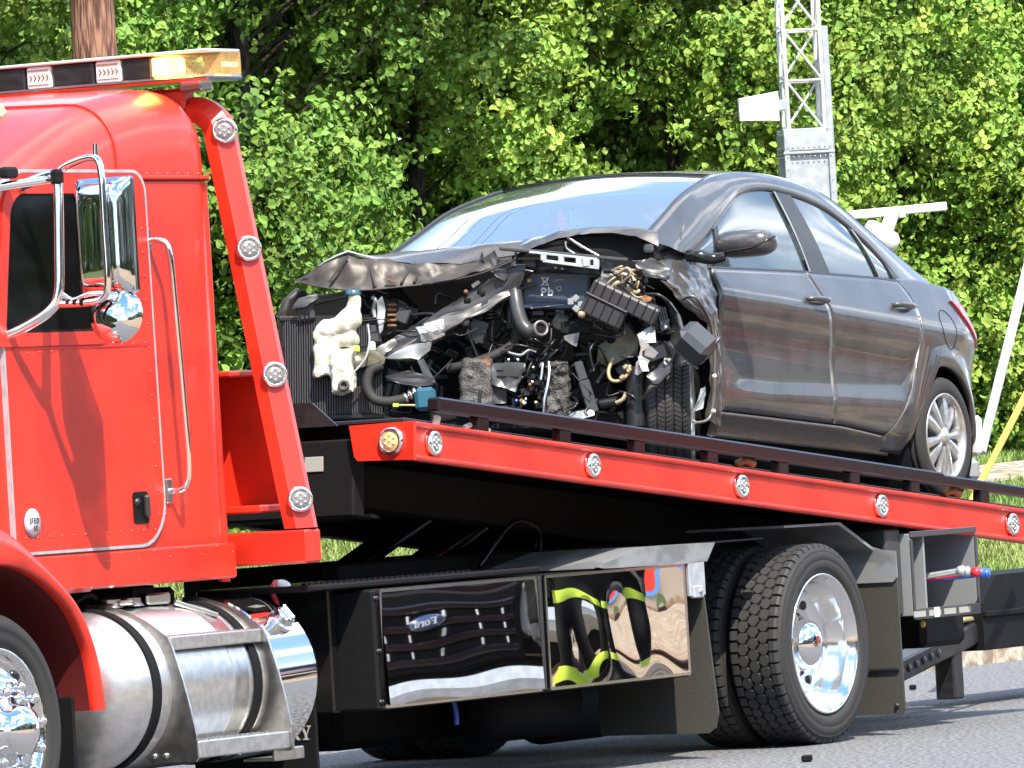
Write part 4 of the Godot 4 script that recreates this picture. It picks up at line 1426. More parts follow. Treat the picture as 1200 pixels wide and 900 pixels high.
func build_boxes():
	var st := S()
	box(st, Vector3(-2.855, 0.685, -0.325), Vector3(2.93, 0.55, 0.62), 0.012)
	var b := part(truck, "tool_box", st, M.black)
	var spans := [[-4.30, -2.862], [-2.79, -1.415]]
	for k in 2:
		var x0: float = spans[k][0]
		var x1: float = spans[k][1]
		var d := part(b, "box_door", wavy_panel(x0 + 0.012, x1 - 0.012, 0.43, 0.945, 0.004, 1.0 + k * 2.7), M.polish)
		st = S()
		ringplate(st, rounded(x0, 0.418, x1, 0.958, [0.012, 0.012, 0.012, 0.012], 2), rounded(x0 + 0.016, 0.432, x1 - 0.016, 0.944, [0.008, 0.008, 0.008, 0.008], 2), -0.012, 0.007)
		part(b, "door_rim", st, M.chrome_soft)
	st = S()
	for y in [0.45, 0.68, 0.92]:
		lathe(st, [Vector2(0.01, 0), Vector2(0.008, 0.006), Vector2(0, 0.008)], Transform3D(Basis(Vector3.RIGHT, PI / 2), Vector3(-4.308, y, -0.014)), 8)
	box(st, Vector3(-2.82, 0.688, -0.006), Vector3(0.03, 0.53, 0.012), 0.003)
	part(b, "hinge_post", st, M.dark_metal)
	# black top shelf with a slotted edge
	st = S()
	box(st, Vector3(-3.75, 0.985, -0.36), Vector3(2.1, 0.03, 0.6), 0.008)
	box(st, Vector3(-4.36, 0.69, -0.42), Vector3(0.06, 0.56, 0.42), 0.008)
	for k in 30:
		box(st, Vector3(-4.7 + k * 0.05, 1.004, -0.14), Vector3(0.025, 0.01, 0.02), 0.0)
	part(b, "top_shelf", st, M.black_gloss)
	# white cap with a red lever
	st = S()
	lathe(st, [Vector2(0.035, 0), Vector2(0.035, 0.012), Vector2(0.02, 0.02), Vector2(0, 0.021)], facing(Vector3(-0.3, 0.8, 0.5).normalized(), Vector3(-4.60, 1.0, -0.32)), 18)
	part(b, "white_cap", st, M.white_paint)
	st = S()
	tube(st, smooth_path([Vector3(-4.62, 1.02, -0.34), Vector3(-4.66, 0.98, -0.34), Vector3(-4.64, 0.92, -0.33), Vector3(-4.66, 0.87, -0.33)], 4), 0.014, 8)
	part(b, "red_lever", st, M.red_handle)
	# letters on the flap behind the tank
	st = S()
	box(st, Vector3(-4.42, 0.27, -0.62), Vector3(0.02, 0.42, 0.66), 0.005)
	var fl := part(truck, "mud_flap", st, M.black)
	text(fl, "flap_lettering", "RY", 0.065, Transform3D(Basis(Vector3(0, 0, 1), Vector3.UP, Vector3(-1, 0, 0)), Vector3(-4.434, 0.325, -0.375)), M.grey_print, true)
	# quarter fender plates round the rear wheel: profile in x and y, extruded in z
	for q in [[[Vector2(-2.30, 0.975), Vector2(-1.76, 1.052), Vector2(-1.09, 1.047), Vector2(-1.09, 1.041), Vector2(-1.76, 1.044), Vector2(-2.30, 0.969)], -0.64, 0.0]]:
		st = S()
		prism(st, q[0], q[1], q[2])
		# end lip bent down
		prism(st, [Vector2(-2.30, 0.978), Vector2(-1.76, 1.048), Vector2(-1.09, 1.045), Vector2(-1.18, 0.958), Vector2(-1.36, 0.955), Vector2(-2.2, 0.965)], -0.004, 0.002)
		part(truck, "fender_plate", st, M.grey_metal)
		st = S()
		box(st, Vector3(-0.82, 1.046, -0.33), Vector3(0.54, 0.006, 0.62), 0.0)
		part(truck, "fender_extension", st, M.black)
	st = S()
	box(st, Vector3(-1.29, 0.88, -0.008), Vector3(0.16, 0.17, 0.02), 0.004)
	box(st, Vector3(-1.30, 0.815, 0.0), Vector3(0.1, 0.06, 0.03), 0.006)
	lathe(st, [Vector2(0.014, 0.015), Vector2(0.011, 0.026), Vector2(0, 0.028)], Transform3D(Basis(Vector3.RIGHT, PI / 2), Vector3(-1.29, 0.82, 0)), 8)
	part(truck, "flap_hanger", st, M.galvanised)
	# front flap faces forward, x about -1.22
	st = S()
	prism(st, [Vector2(-0.62, 0.80), Vector2(-0.005, 0.80), Vector2(0.04, 0.22), Vector2(0.02, 0.15), Vector2(-0.02, 0.125), Vector2(-0.62, 0.13)], -0.006, 0.006, Transform3D(Basis(Vector3(0, 0, 1), Vector3.UP, Vector3(-1, 0, 0)), Vector3(-1.22, 0, 0)))
	part(truck, "mud_flap", st, M.flap)
	# rear plate and flap behind the tyre
	st = S()
	var xr := Transform3D(Basis(Vector3(0, 0, 1), Vector3.UP, Vector3(-1, 0, 0)), Vector3(0.70, 0, 0))
	prism(st, [Vector2(-0.66, 1.09), Vector2(-0.30, 1.09), Vector2(-0.08, 0.96), Vector2(-0.02, 0.94), Vector2(0.065, 0.93), Vector2(0.065, 0.80), Vector2(0.04, 0.775), Vector2(-0.66, 0.775)], -0.005, 0.005, xr)
	prism(st, [Vector2(-0.25, 1.10), Vector2(0.35, 1.095), Vector2(0.70, 0.95), Vector2(0.70, 0.935), Vector2(0.33, 1.082), Vector2(-0.25, 1.088)], -0.62, -0.06)
	part(truck, "fender_plate", st, M.grey_metal)
	st = S()
	prism(st, [Vector2(-0.62, 0.79), Vector2(0.055, 0.79), Vector2(0.06, 0.13), Vector2(0.04, 0.105), Vector2(-0.62, 0.105)], -0.007, 0.007, Transform3D(Basis(Vector3(0, 0, 1), Vector3.UP, Vector3(-1, 0, 0)), Vector3(0.715, 0, 0)))
	var rf := part(truck, "mud_flap", st, M.flap)
	st = S()
	box(st, Vector3(0.70, 0.335, -0.04), Vector3(0.02, 0.016, 0.17), 0.003)
	lathe(st, [Vector2(0.014, 0), Vector2(0.01, 0.012), Vector2(0, 0.014)], facing(Vector3(-1, 0, 0), Vector3(0.705, 0.15, 0.02)), 8)
	part(rf, "stiffener", st, M.dark_metal)
	for z in [-2.60]:
		st = S()
		box(st, Vector3(-1.22, 0.5, z + 0.3), Vector3(0.012, 0.74, 0.62), 0.003)
		part(truck, "mud_flap", st, M.flap)
		st = S()
		box(st, Vector3(0.72, 0.5, z + 0.3), Vector3(0.012, 0.74, 0.62), 0.003)
		part(truck, "mud_flap", st, M.flap)
	# open compartment behind the wheel
	st = S()
	var x0 := 0.99
	var x1 := 1.72
	box(st, Vector3(x0, 0.80, -0.29), Vector3(0.02, 0.42, 0.58), 0.004)
	box(st, Vector3(x1, 0.80, -0.29), Vector3(0.02, 0.42, 0.58), 0.004)
	box(st, Vector3((x0 + x1) / 2, 0.60, -0.29), Vector3(x1 - x0, 0.02, 0.58), 0.004)
	box(st, Vector3((x0 + x1) / 2, 1.0, -0.29), Vector3(x1 - x0, 0.02, 0.58), 0.004)
	box(st, Vector3((x0 + x1) / 2, 0.80, -0.575), Vector3(x1 - x0, 0.42, 0.02), 0.004)
	box(st, Vector3(1.16, 0.80, -0.05), Vector3(0.016, 0.40, 0.08), 0.003)
	var oc := part(truck, "open_compartment", st, M.grey_box)
	st = S()
	box(st, Vector3((x0 + x1) / 2, 0.598, 0.004), Vector3(x1 - x0 + 0.02, 0.055, 0.012), 0.003)
	box(st, Vector3((x0 + x1) / 2, 1.005, 0.004), Vector3(x1 - x0 + 0.02, 0.03, 0.012), 0.003)
	box(st, Vector3(x0, 0.80, 0.004), Vector3(0.022, 0.36, 0.012), 0.003)
	box(st, Vector3(x1, 0.80, 0.004), Vector3(0.022, 0.36, 0.012), 0.003)
	box(st, Vector3(0.90, 0.82, -0.3), Vector3(0.16, 0.44, 0.5), 0.01)
	part(oc, "compartment_frame", st, M.grey_plastic)
	st = S()
	for k in 4:
		box(st, Vector3(1.03 + k * 0.17, 0.598, 0.0115), Vector3(0.13, 0.03, 0.004), 0.0)
	part(oc, "label_strip", st, M.grey_print)
	st = S()
	box(st, Vector3(1.22, 0.60, 0.013), Vector3(0.05, 0.05, 0.006), 0.001)
	part(oc, "white_label", st, M.sticker)
	var hy := 0.80
	for k in 5:
		st = S()
		var zz := 0.06 if k < 2 else 0.09
		bar(st, Vector3(1.36 + k * 0.045, 0.74 + (k % 2) * 0.02, -0.5), Vector3(1.40 + k * 0.055, hy - k * 0.006, zz), 0.016, 0.03, 0.006)
		lathe(st, [Vector2(0.016, -0.01), Vector2(0.026, 0.0), Vector2(0.026, 0.03), Vector2(0, 0.035)], facing(Vector3(0.05, 0.05, 1).normalized(), Vector3(1.40 + k * 0.055, hy - k * 0.006, zz)), 10)
		part(oc, "lever", st, [M.galvanised, M.galvanised, M.red_handle, M.blue_handle, M.blue_handle][k])
	st = S()
	box(st, Vector3(1.35, 0.66, -0.40), Vector3(0.30, 0.10, 0.10), 0.01)
	for k in 3:
		box(st, Vector3(1.26 + k * 0.08, 0.67, -0.345), Vector3(0.03, 0.09, 0.02), 0.004, Basis(Vector3(0, 0, 1), 0.3))
	part(oc, "valve_block", st, M.alloy)
	st = S()
	box(st, Vector3(1.32, 0.965, -0.44), Vector3(0.09, 0.03, 0.05), 0.006)
	part(oc, "work_light", st, M.white_paint)
	# wheel lift folded under the tail
	st = S()
	bar(st, Vector3(3.0, 0.20, -1.3), Vector3(4.15, 0.40, -1.3), 0.14, 0.12, 0.012)
	box(st, Vector3(3.9, 0.2, -1.3), Vector3(0.12, 0.3, 0.12), 0.01)
	for k in 6:
		lathe(st, [Vector2(0.024, 0), Vector2(0.02, 0.004), Vector2(0, 0.004)], Transform3D(Basis(Vector3.RIGHT, PI / 2), Vector3(3.2 + k * 0.09, 0.235 + k * 0.0155, -1.226)), 10)
	var wl := part(truck, "wheel_lift", st, M.black_plastic)
	st = S()
	box(st, Vector3(4.1, 0.475, -1.3), Vector3(0.14, 0.03, 0.09), 0.01)
	part(wl, "yellow_pad", st, M.brass_tan)
	st = S()
	box(st, Vector3(3.0, 0.62, -1.3), Vector3(0.5, 0.5, 0.9), 0.03)
	prism(st, [Vector2(4.15, 0.30), Vector2(4.15, 0.56), Vector2(4.34, 0.71), Vector2(6.3, 0.71), Vector2(6.3, 0.30)], -1.75, -1.2)
	box(st, Vector3(5.2, 0.50, -1.19), Vector3(2.1, 0.03, 0.03), 0.004)
	part(wl, "cross_bar", st, M.black)
	# bolt glint
	st = S()
	lathe(st, [Vector2(0.02, 0), Vector2(0.016, 0.012), Vector2(0, 0.014)], Transform3D(Basis(Vector3.RIGHT, PI / 2), Vector3(1.62, 0.53, -0.28)), 10)
	part(wl, "yellow_bolt", st, M.yellow)

func build_headboard():
	# red frame behind the cab, leaning outwards to its foot
	var x := -4.95
	var st := S()
	for m in [0, 1]:
		var Z := func(z: float) -> float: return z if m == 0 else -2.6 - z
		# upright: five sided section, front strip and a broad outer face turned forward
		var g := []
		for k in 12:
			var t := k / 11.0
			var y := lerpf(3.02, 1.26, t)
			var z: float = lerpf(-0.30, 0.0, t)
			var row := []
			for q in [Vector2(0.0, -0.068), Vector2(0.0, -0.006), Vector2(0.005, 0.0), Vector2(0.054, 0.048), Vector2(0.062, 0.051), Vector2(0.10, 0.046), Vector2(0.10, -0.068), Vector2(0.0, -0.068)]:
				row.append(Vector3(x + q.x, y, Z.call(z + q.y - 0.01)))
			g.append(row)
		grid(st, g, -1, m == 0)
		# curved shoulder to the top beam
		g = []
		for k in 9:
			var a := PI * 0.5 * k / 8.0
			var row := []
			for q in [Vector2(0.0, -0.068), Vector2(0.0, -0.006), Vector2(0.005, 0.0), Vector2(0.054, 0.048), Vector2(0.062, 0.051), Vector2(0.10, 0.046), Vector2(0.10, -0.068), Vector2(0.0, -0.068)]:
				var rr: float = 0.16 + q.y
				row.append(Vector3(x + q.x, 3.02 + rr * 0.95 * sin(a), Z.call(-0.30 - 0.01 - 0.16 + rr * cos(a))))
			g.append(row)
		grid(st, g, -1, m == 1)
		# foot
		box(st, Vector3(x + 0.055, 1.178, Z.call(-0.21)), Vector3(0.13, 0.15, 0.5), 0.01)
	box(st, Vector3(x + 0.05, 3.20, -1.3), Vector3(0.10, 0.12, 1.65), 0.015)
	var hb := part(truck, "headboard", st, M.red)
	st = S()
	prism(st, [Vector2(-0.31, 1.97), Vector2(-0.19, 1.35), Vector2(-2.41, 1.35), Vector2(-2.29, 1.97)], -0.006, 0.006, Transform3D(Basis(Vector3(0, 0, 1), Vector3.UP, Vector3(-1, 0, 0)), Vector3(x + 0.27, 0, 0)))
	box(st, Vector3(x + 0.14, 1.965, -1.3), Vector3(0.26, 0.03, 1.96), 0.008)
	box(st, Vector3(x + 0.14, 1.355, -1.3), Vector3(0.26, 0.035, 2.2), 0.008)
	box(st, Vector3(x + 0.055, 1.178, -1.3), Vector3(0.12, 0.14, 1.8), 0.01)
	part(hb, "panel", st, M.red)
	# lamps set on the edge of the slanted face
	for k in 4:
		var y: float = [3.055, 2.52, 1.95, 1.388][k]
		var z := lerpf(-0.30, 0.0, (3.02 - y) / 1.76) + 0.022
		lamp(truck, Vector3(x + 0.020, y, z), Vector3(-0.86, 0.0, 0.46) if k == 0 else Vector3(-0.72, 0.02, 0.69), "led_lens")
		lamp(truck, Vector3(x + 0.020, y, -2.6 - z), Vector3(-0.72, 0.02, -0.69), "led_lens")
	# light bar on the top beam
	var lb := sub(truck, "light_bar")
	st = S()
	box(st, Vector3(x - 0.02, 3.292, -1.3), Vector3(0.30, 0.026, 2.13), 0.01)
	box(st, Vector3(x + 0.02, 3.275, -0.42), Vector3(0.10, 0.07, 0.12), 0.01)
	box(st, Vector3(x + 0.02, 3.275, -2.18), Vector3(0.10, 0.07, 0.12), 0.01)
	part(lb, "base", st, M.chrome_soft)
	st = S()
	box(st, Vector3(x - 0.02, 3.412, -1.3), Vector3(0.30, 0.014, 2.11), 0.005)
	part(lb, "top_cover", st, M.white_paint)
	# the row of modules along the front
	var mods := [[-0.585, -0.745, "black_plastic"], [-0.75, -0.885, "sticker"], [-0.895, -1.115, "black_plastic"], [-1.125, -1.255, "sticker"], [-1.265, -1.5, "black_plastic"], [-1.51, -1.64, "sticker"], [-1.65, -1.9, "black_plastic"], [-1.91, -2.15, "clear_lens"]]
	for q in mods:
		var zc: float = (q[0] + q[1]) / 2 + 0.045
		st = S()
		box(st, Vector3(x - 0.08, 3.353, zc), Vector3(0.15, 0.098, abs(q[0] - q[1])), 0.008)
		var o := part(lb, "light_module", st, M[q[2]])
		if q[2] == "sticker":
			st = S()
			for k in 5:
				for r in 2:
					bar(st, Vector3(x - 0.157, 3.352 + (r - 0.5) * 0.03, zc - 0.045 + k * 0.022), Vector3(x - 0.157, 3.352, zc - 0.045 + k * 0.022 + 0.012), 0.004, 0.006, 0.0, Vector3(1, 0, 0))
			part(o, "chevron_print", st, M.rust)
			st = S()
			box(st, Vector3(x - 0.157, 3.385, zc), Vector3(0.004, 0.006, 0.11), 0.0)
			box(st, Vector3(x - 0.157, 3.32, zc), Vector3(0.004, 0.004, 0.11), 0.0)
			part(o, "print_line", st, M.rust)
	# amber corner, lit; the end face is chamfered
	st = S()
	prism(st, [Vector2(x - 0.165, -0.45), Vector2(x - 0.165, -0.39), Vector2(x - 0.02, -0.24), Vector2(x + 0.12, -0.24), Vector2(x + 0.12, -0.45)], 3.306, 3.405, Transform3D(Basis(Vector3(1, 0, 0), Vector3(0, 0, 1), Vector3(0, 1, 0)), Vector3.ZERO))
	part(lb, "end_lens", st, M.amber_clear)
	st = S()
	var lit_n := Vector3(-0.72, 0, 0.69)
	box(st, Vector3(x - 0.105, 3.353, -0.41), Vector3(0.16, 0.07, 0.02), 0.006, Basis(Vector3.UP, 0.5))
	box(st, Vector3(x - 0.10, 3.353, -0.485), Vector3(0.125, 0.085, 0.10), 0.006)
	part(lb, "lit_amber_lamp", st, M.amber_lit)
	st = S()
	for k in 6:
		box(st, Vector3(x + 0.0 + k * 0.02, 3.35, -0.255), Vector3(0.012, 0.02, 0.02), 0.003)
	part(lb, "led_row", st, M.amber_lit, "", "stuff")
	var om := OmniLight3D.new()
	om.name = "amber_light"
	om.light_color = Color(1.0, 0.7, 0.3)
	om.light_energy = 0.03
	om.omni_range = 30
	om.omni_attenuation = 2.0
	om.light_size = 0.05
	om.shadow_enabled = true
	om.position = Vector3(x - 0.24, 3.353, -0.42)
	lb.add_child(om)
	# chrome horn and amber cab marker ahead of the bar
	st = S()
	box(st, Vector3(-5.3, 3.33, -1.32), Vector3(0.12, 0.13, 0.13), 0.02)
	part(truck, "roof_lamp_housing", st, M.chrome)
	st = S()
	prism(st, [Vector2(-0.09, 0), Vector2(0.12, 0), Vector2(0.05, 0.07), Vector2(-0.03, 0.07)], -0.05, 0.05, Transform3D(Basis(Vector3.UP, PI / 2), Vector3(-5.42, 3.2, -1.26)))
	part(truck, "roof_marker_base", st, M.red)
	st = S()
	prism(st, [Vector2(-0.10, 0), Vector2(0.10, 0), Vector2(0.04, 0.06), Vector2(-0.06, 0.06)], -0.05, 0.05, Transform3D(Basis(Vector3.UP, PI / 2), Vector3(-5.9, 3.15, -0.92)))
	part(truck, "roof_marker", st, M.amber_lens)

func build_deck():
	var bed := sub(truck, "flatbed", deck_xf)
	var st: SurfaceTool
	# side rails: a channel with rounded lips
	for m in [0, 1]:
		st = S()
		var zz := 0.0 if m == 0 else -2.6
		var s := 1.0 if m == 0 else -1.0
		box(st, Vector3(-0.5, -0.089, zz - s * 0.045), Vector3(6.80, 0.17, 0.05), 0.006)
		box(st, Vector3(-0.5, -0.011, zz - s * 0.03), Vector3(6.80, 0.024, 0.06), 0.008)
		box(st, Vector3(-0.5, -0.165, zz - s * 0.028), Vector3(6.80, 0.026, 0.056), 0.009)
		part(bed, "side_rail", st, M.red)
	# front return on the driver's side and its mirror
	for m in [0, 1]:
		st = S()
		var pl := [Vector2(0.0, 0.0), Vector2(0.0, -0.178), Vector2(-0.30, -0.17), Vector2(-0.318, -0.15), Vector2(-0.345, -0.006)]
		if m == 1:
			for k in pl.size():
				pl[k].x = -2.6 - pl[k].x
		prism(st, pl, -0.012, 0.012, Transform3D(Basis(Vector3(0, 0, 1), Vector3.UP, Vector3(-1, 0, 0)), Vector3(-3.905, 0, 0)))
		part(bed, "front_corner", st, M.red)
	# deck plate and members below
	st = S()
	box(st, Vector3(-0.5, 0.015, -1.3), Vector3(6.7, 0.02, 2.42), 0.004)
	part(bed, "deck_plate", st, M.dark_metal)
	st = S()
	for k in 17:
		box(st, Vector3(-3.7 + k * 0.4, -0.05, -1.3), Vector3(0.06, 0.10, 2.44), 0.006)
	part(bed, "cross_members", st, M.black, "", "stuff")
	for z in [-0.80, -1.80]:
		st = S()
		box(st, Vector3(-0.5, -0.21, z), Vector3(6.7, 0.22, 0.10), 0.01)
		part(bed, "long_member", st, M.black)
	st = S()
	box(st, Vector3(-3.82, -0.24, -1.3), Vector3(0.10, 0.36, 1.9), 0.01)
	box(st, Vector3(-3.70, -0.40, -1.3), Vector3(0.30, 0.02, 1.8), 0.004)
	part(bed, "front_beam", st, M.black)
	st = S()
	box(st, Vector3(-3.874, -0.17, -0.56), Vector3(0.006, 0.07, 0.10), 0.002)
	part(bed, "sticker", st, M.grey_print)
	# low black bulkhead across the front of the deck
	st = S()
	prism(st, [Vector2(-0.42, 0.0), Vector2(-0.56, 0.115), Vector2(-2.1, 0.115), Vector2(-2.25, 0.0)], -0.006, 0.006, Transform3D(Basis(Vector3(0, 0, 1), Vector3.UP, Vector3(-1, 0, 0)), Vector3(-3.89, 0, 0)))
	box(st, Vector3(-3.86, 0.05, -1.33), Vector3(0.04, 0.10, 1.5), 0.004)
	part(bed, "bulkhead", st, M.black_plastic)
	# upper tube on posts
	for m in [0, 1]:
		var zz := -0.036 if m == 0 else -2.564
		st = S()
		box(st, Vector3(-1.13, 0.096, zz), Vector3(5.10, 0.066, 0.068), 0.009)
		box(st, Vector3(2.13, 0.092, zz), Vector3(1.42, 0.055, 0.058), 0.009)
		var rail := part(bed, "upper_rail", st, M.black_gloss)
		for x in [-3.26, -2.49, -1.77, -1.04, -0.31, 0.45, 1.11, 1.90, 2.6]:
			st = S()
			box(st, Vector3(x, 0.03, zz), Vector3(0.10, 0.07, 0.05), 0.005)
			part(bed, "rail_post", st, M.black_gloss)
	# tie downs and clips between rail and deck
	st = S()
	tube(st, smooth_path([Vector3(-3.36, 0.01, -0.06), Vector3(-3.30, 0.03, -0.055), Vector3(-3.24, 0.05, -0.05), Vector3(-3.21, 0.02, -0.05), Vector3(-3.15, 0.015, -0.05)], 4), 0.013, 7)
	tube(st, [Vector3(-3.62, 0.0, -0.06), Vector3(-3.6, 0.045, -0.06)], 0.018, 8)
	part(bed, "white_tie_cord", st, M.white_plastic)
	st = S()
	for q in [-0.62, 1.62]:
		st = S()
		tube(st, smooth_path([Vector3(q - 0.04, 0.03, -0.09), Vector3(q, 0.05, -0.06), Vector3(q + 0.05, 0.035, -0.05), Vector3(q + 0.07, 0.05, -0.06)], 3), 0.02, 7)
		part(bed, "tie_down_hook", st, M.rust)
	# lamps
	for k in 5:
		var u: float = (-3.705 + k * 1.4735) / cos(0.0998)
		lamp(truck, deck_xf * Vector3(u, -0.088, -0.012), deck_xf.basis * Vector3(0, 0.0, 1), "led_lens")
	lamp(truck, deck_xf * Vector3(-3.92, -0.088, -0.115), deck_xf.basis * Vector3(-1, 0, 0.0), "amber_lens", 0.066)

# ---------------------------------------------------------------- wrecked car
# Car frame: x to its tail, y up, z to its left side, origin under the rear axle. The bay frame lies across the crushed nose.
var car: Node3D
var bay_xf := Transform3D(Basis(Vector3(0.4472, 0, 0.8944), Vector3.UP, Vector3(-0.8944, 0, 0.4472)), Vector3(-3.35, 0, 0))

func body_z(x: float, y: float) -> float:
	var z := 0.845
	z += 0.018 * exp(-pow((y - 0.87) / 0.10, 2.0))
	z -= 0.007 * exp(-pow((y - 0.64) / 0.10, 2.0))
	z += 0.012 * exp(-pow((y - (0.40 + 0.05 * clampf(x + 1.9, 0.0, 1.6))) / 0.055, 2.0)) * smoothstep(-2.4, -2.1, x) * (1.0 - smoothstep(-0.5, -0.2, x))
	z -= 0.07 * (1.0 - smoothstep(0.18, 0.36, y))
	if y > 0.90:
		z -= 0.62 * pow(y - 0.90, 1.35)
	z -= 0.022 * pow((x + 1.1) / 1.5, 2.0)
	# flare round the rear wheel
	var r := Vector2(x - 0.07, y - 0.333).length()
	z += 0.030 * exp(-pow((r - 0.40) / 0.07, 2.0)) * smoothstep(0.2, 0.4, y)
	if x > 0.27:
		z -= 0.72 * pow(x - 0.27, 2.0)
	return z

func panel(st: SurfaceTool, xl: Array, xr: Array, lo: Array, hi: Array, nu: int, nv: int, sgn := 1.0, proud := 0.0):
	var g := []
	for j in nv + 1:
		var row := []
		for i in nu + 1:
			var u := float(i) / nu
			var v := float(j) / nv
			var y := lerpf(lo[0].y, hi[0].y, v)
			var x := 0.0
			for k in 4:
				x = lerpf(at_x(xl, y), at_x(xr, y), u)
				y = lerpf(at_x(lo, x), at_x(hi, x), v)
			row.append(Vector3(x, y, sgn * (body_z(x, y) + proud)))
		var a: Vector3 = row[0]
		var b: Vector3 = row[-1]
		row.push_front(a - Vector3(-0.001, 0, sgn * 0.022))
		row.push_back(b - Vector3(0.001, 0, sgn * 0.022))
		g.append(row)
	var r0 := []
	var r1 := []
	for p in g[0]:
		r0.append(p + Vector3(0, 0.001, -sgn * 0.022))
	for p in g[-1]:
		r1.append(p + Vector3(0, -0.001, -sgn * 0.022))
	g.push_front(r0)
	g.push_back(r1)
	grid(st, g, 3, sgn < 0.0)

func bp(called: String, st, m: Material, label := "", kind := "") -> MeshInstance3D:
	var o := part(car, called, st, m, label, kind)
	o.transform = bay_xf
	return o

var dent := FastNoiseLite.new()

func plate(st: SurfaceTool, pts: Array, d: float, th := 0.02, amp := 0.016):
	# a sheet cut to an outline, dented and bent
	dent.frequency = 7.0
	dent.fractal_octaves = 3
	var D := func(p: Vector2, z: float) -> Vector3:
		var n := dent.get_noise_3d(p.x, p.y, d * 3.0)
		var m := dent.get_noise_3d(p.x + 5.0, p.y, d * 3.0)
		return Vector3(p.x + m * amp * 0.6, p.y + n * amp * 0.6, z + (n + 0.7 * abs(m)) * amp * 2.0)
	var pv := PackedVector2Array(pts)
	if not Geometry2D.is_polygon_clockwise(pv):
		pv.reverse()
	var idx := Geometry2D.triangulate_polygon(pv)
	for k in range(0, idx.size(), 3):
		var a := pv[idx[k]]
		var b := pv[idx[k + 1]]
		var c := pv[idx[k + 2]]
		if (b - a).cross(c - a) < 0.0:
			var tmp := b
			b = c
			c = tmp
		for i in 4:
			for j in 4 - i:
				var P := func(u: int, v: int) -> Vector2: return a + (b - a) * (u / 4.0) + (c - a) * (v / 4.0)
				t3(st, D.call(P.call(i, j), d), D.call(P.call(i + 1, j), d), D.call(P.call(i, j + 1), d), 7)
				if i + j < 3:
					t3(st, D.call(P.call(i + 1, j), d), D.call(P.call(i + 1, j + 1), d), D.call(P.call(i, j + 1), d), 7)
		t3(st, Vector3(a.x, a.y, d - th), Vector3(c.x, c.y, d - th), Vector3(b.x, b.y, d - th))
	for k in pv.size():
		for q in 4:
			var a := pv[k].lerp(pv[(k + 1) % pv.size()], q / 4.0)
			var b := pv[k].lerp(pv[(k + 1) % pv.size()], (q + 1) / 4.0)
			t3(st, Vector3(a.x, a.y, d - th), D.call(a, d), D.call(b, d))
			t3(st, Vector3(a.x, a.y, d - th), D.call(b, d), Vector3(b.x, b.y, d - th))

func car_wheel(xf: Transform3D, detailed: bool):
	var w := sub(car, "wheel", xf)
	var st := S()
	var R := 0.318
	var prof := [Vector2(0.222, -0.20), Vector2(0.235, -0.215), Vector2(0.28, -0.22), Vector2(0.305, -0.205)]
	for k in 4:
		var h := -0.195 + k * 0.042
		prof += [Vector2(R - 0.001, h), Vector2(R, h + 0.034), Vector2(R - 0.01, h + 0.035), Vector2(R - 0.01, h + 0.041)]
	prof += [Vector2(R - 0.001, -0.027), Vector2(R - 0.006, -0.012), Vector2(0.303, -0.004), Vector2(0.285, 0.006), Vector2(0.255, 0.009), Vector2(0.24, 0.005), Vector2(0.226, -0.004)]
	lathe(st, prof, Transform3D.IDENTITY, 72)
	part(w, "tyre", st, M.rubber)
	if detailed:
		st = S()
		for k in 84:
			for c in 5:
				var a := TAU * k / 84.0
				var h := -0.178 + c * 0.042
				var up := Vector3(cos(a), 0, sin(a))
				var tn := Vector3(-sin(a), 0, cos(a)) * 0.0085
				var sk := tn * 0.8 * (1.0 if c % 2 == 0 else -1.0)
				var q := [up * (R + 0.002) + Vector3(0, h - 0.016, 0) - tn - sk, up * (R + 0.002) + Vector3(0, h - 0.016, 0) + tn - sk, up * (R + 0.002) + Vector3(0, h + 0.016, 0) + tn + sk, up * (R + 0.002) + Vector3(0, h + 0.016, 0) - tn + sk]
				poly(st, q, up * 0.2)
				for e in 4:
					poly(st, [q[e], q[(e + 1) % 4], q[(e + 1) % 4] - up * 0.008, q[e] - up * 0.008], up * (R - 0.003) + Vector3(0, h, 0))
		part(w, "tread", st, M.tread)
	st = S()
	lathe(st, [Vector2(0.232, -0.012), Vector2(0.231, 0.004), Vector2(0.222, 0.004), Vector2(0.212, -0.012), Vector2(0.205, -0.05), Vector2(0.20, -0.17)], Transform3D.IDENTITY, 56)
	part(w, "rim", st, M.alloy)
	for k in 10:
		st = S()
		var a := TAU * k / 10.0 + (0.05 if k % 2 == 0 else -0.05)
		var up := Vector3(cos(a), 0, sin(a))
		var tn := Vector3(-sin(a), 0, cos(a))
		var g := []
		for q in [[0.03, 0.013, -0.010], [0.07, 0.017, -0.006], [0.12, 0.023, -0.008], [0.17, 0.030, -0.014], [0.216, 0.036, -0.022]]:
			var c: Vector3 = up * q[0] + Vector3(0, q[2], 0)
			g.append([c - tn * q[1] - Vector3(0, 0.03, 0), c - tn * q[1] * 0.85, c + Vector3(0, 0.004, 0), c + tn * q[1] * 0.85, c + tn * q[1] - Vector3(0, 0.03, 0)])
		grid(st, g, -1)
		part(w, "spoke", st, M.alloy)
	st = S()
	lathe(st, [Vector2(0.055, -0.03), Vector2(0.05, -0.004), Vector2(0.034, 0.002), Vector2(0.03, 0.006), Vector2(0, 0.008)], Transform3D.IDENTITY, 28)
	part(w, "hub_cap", st, M.alloy)
	st = S()
	lathe(st, [Vector2(0.15, -0.12), Vector2(0.15, -0.10), Vector2(0.0, -0.10)], Transform3D.IDENTITY, 36)
	lathe(st, [Vector2(0.20, -0.15), Vector2(0.0, -0.15)], Transform3D.IDENTITY, 36)
	part(w, "brake_disc", st, M.dark_metal)

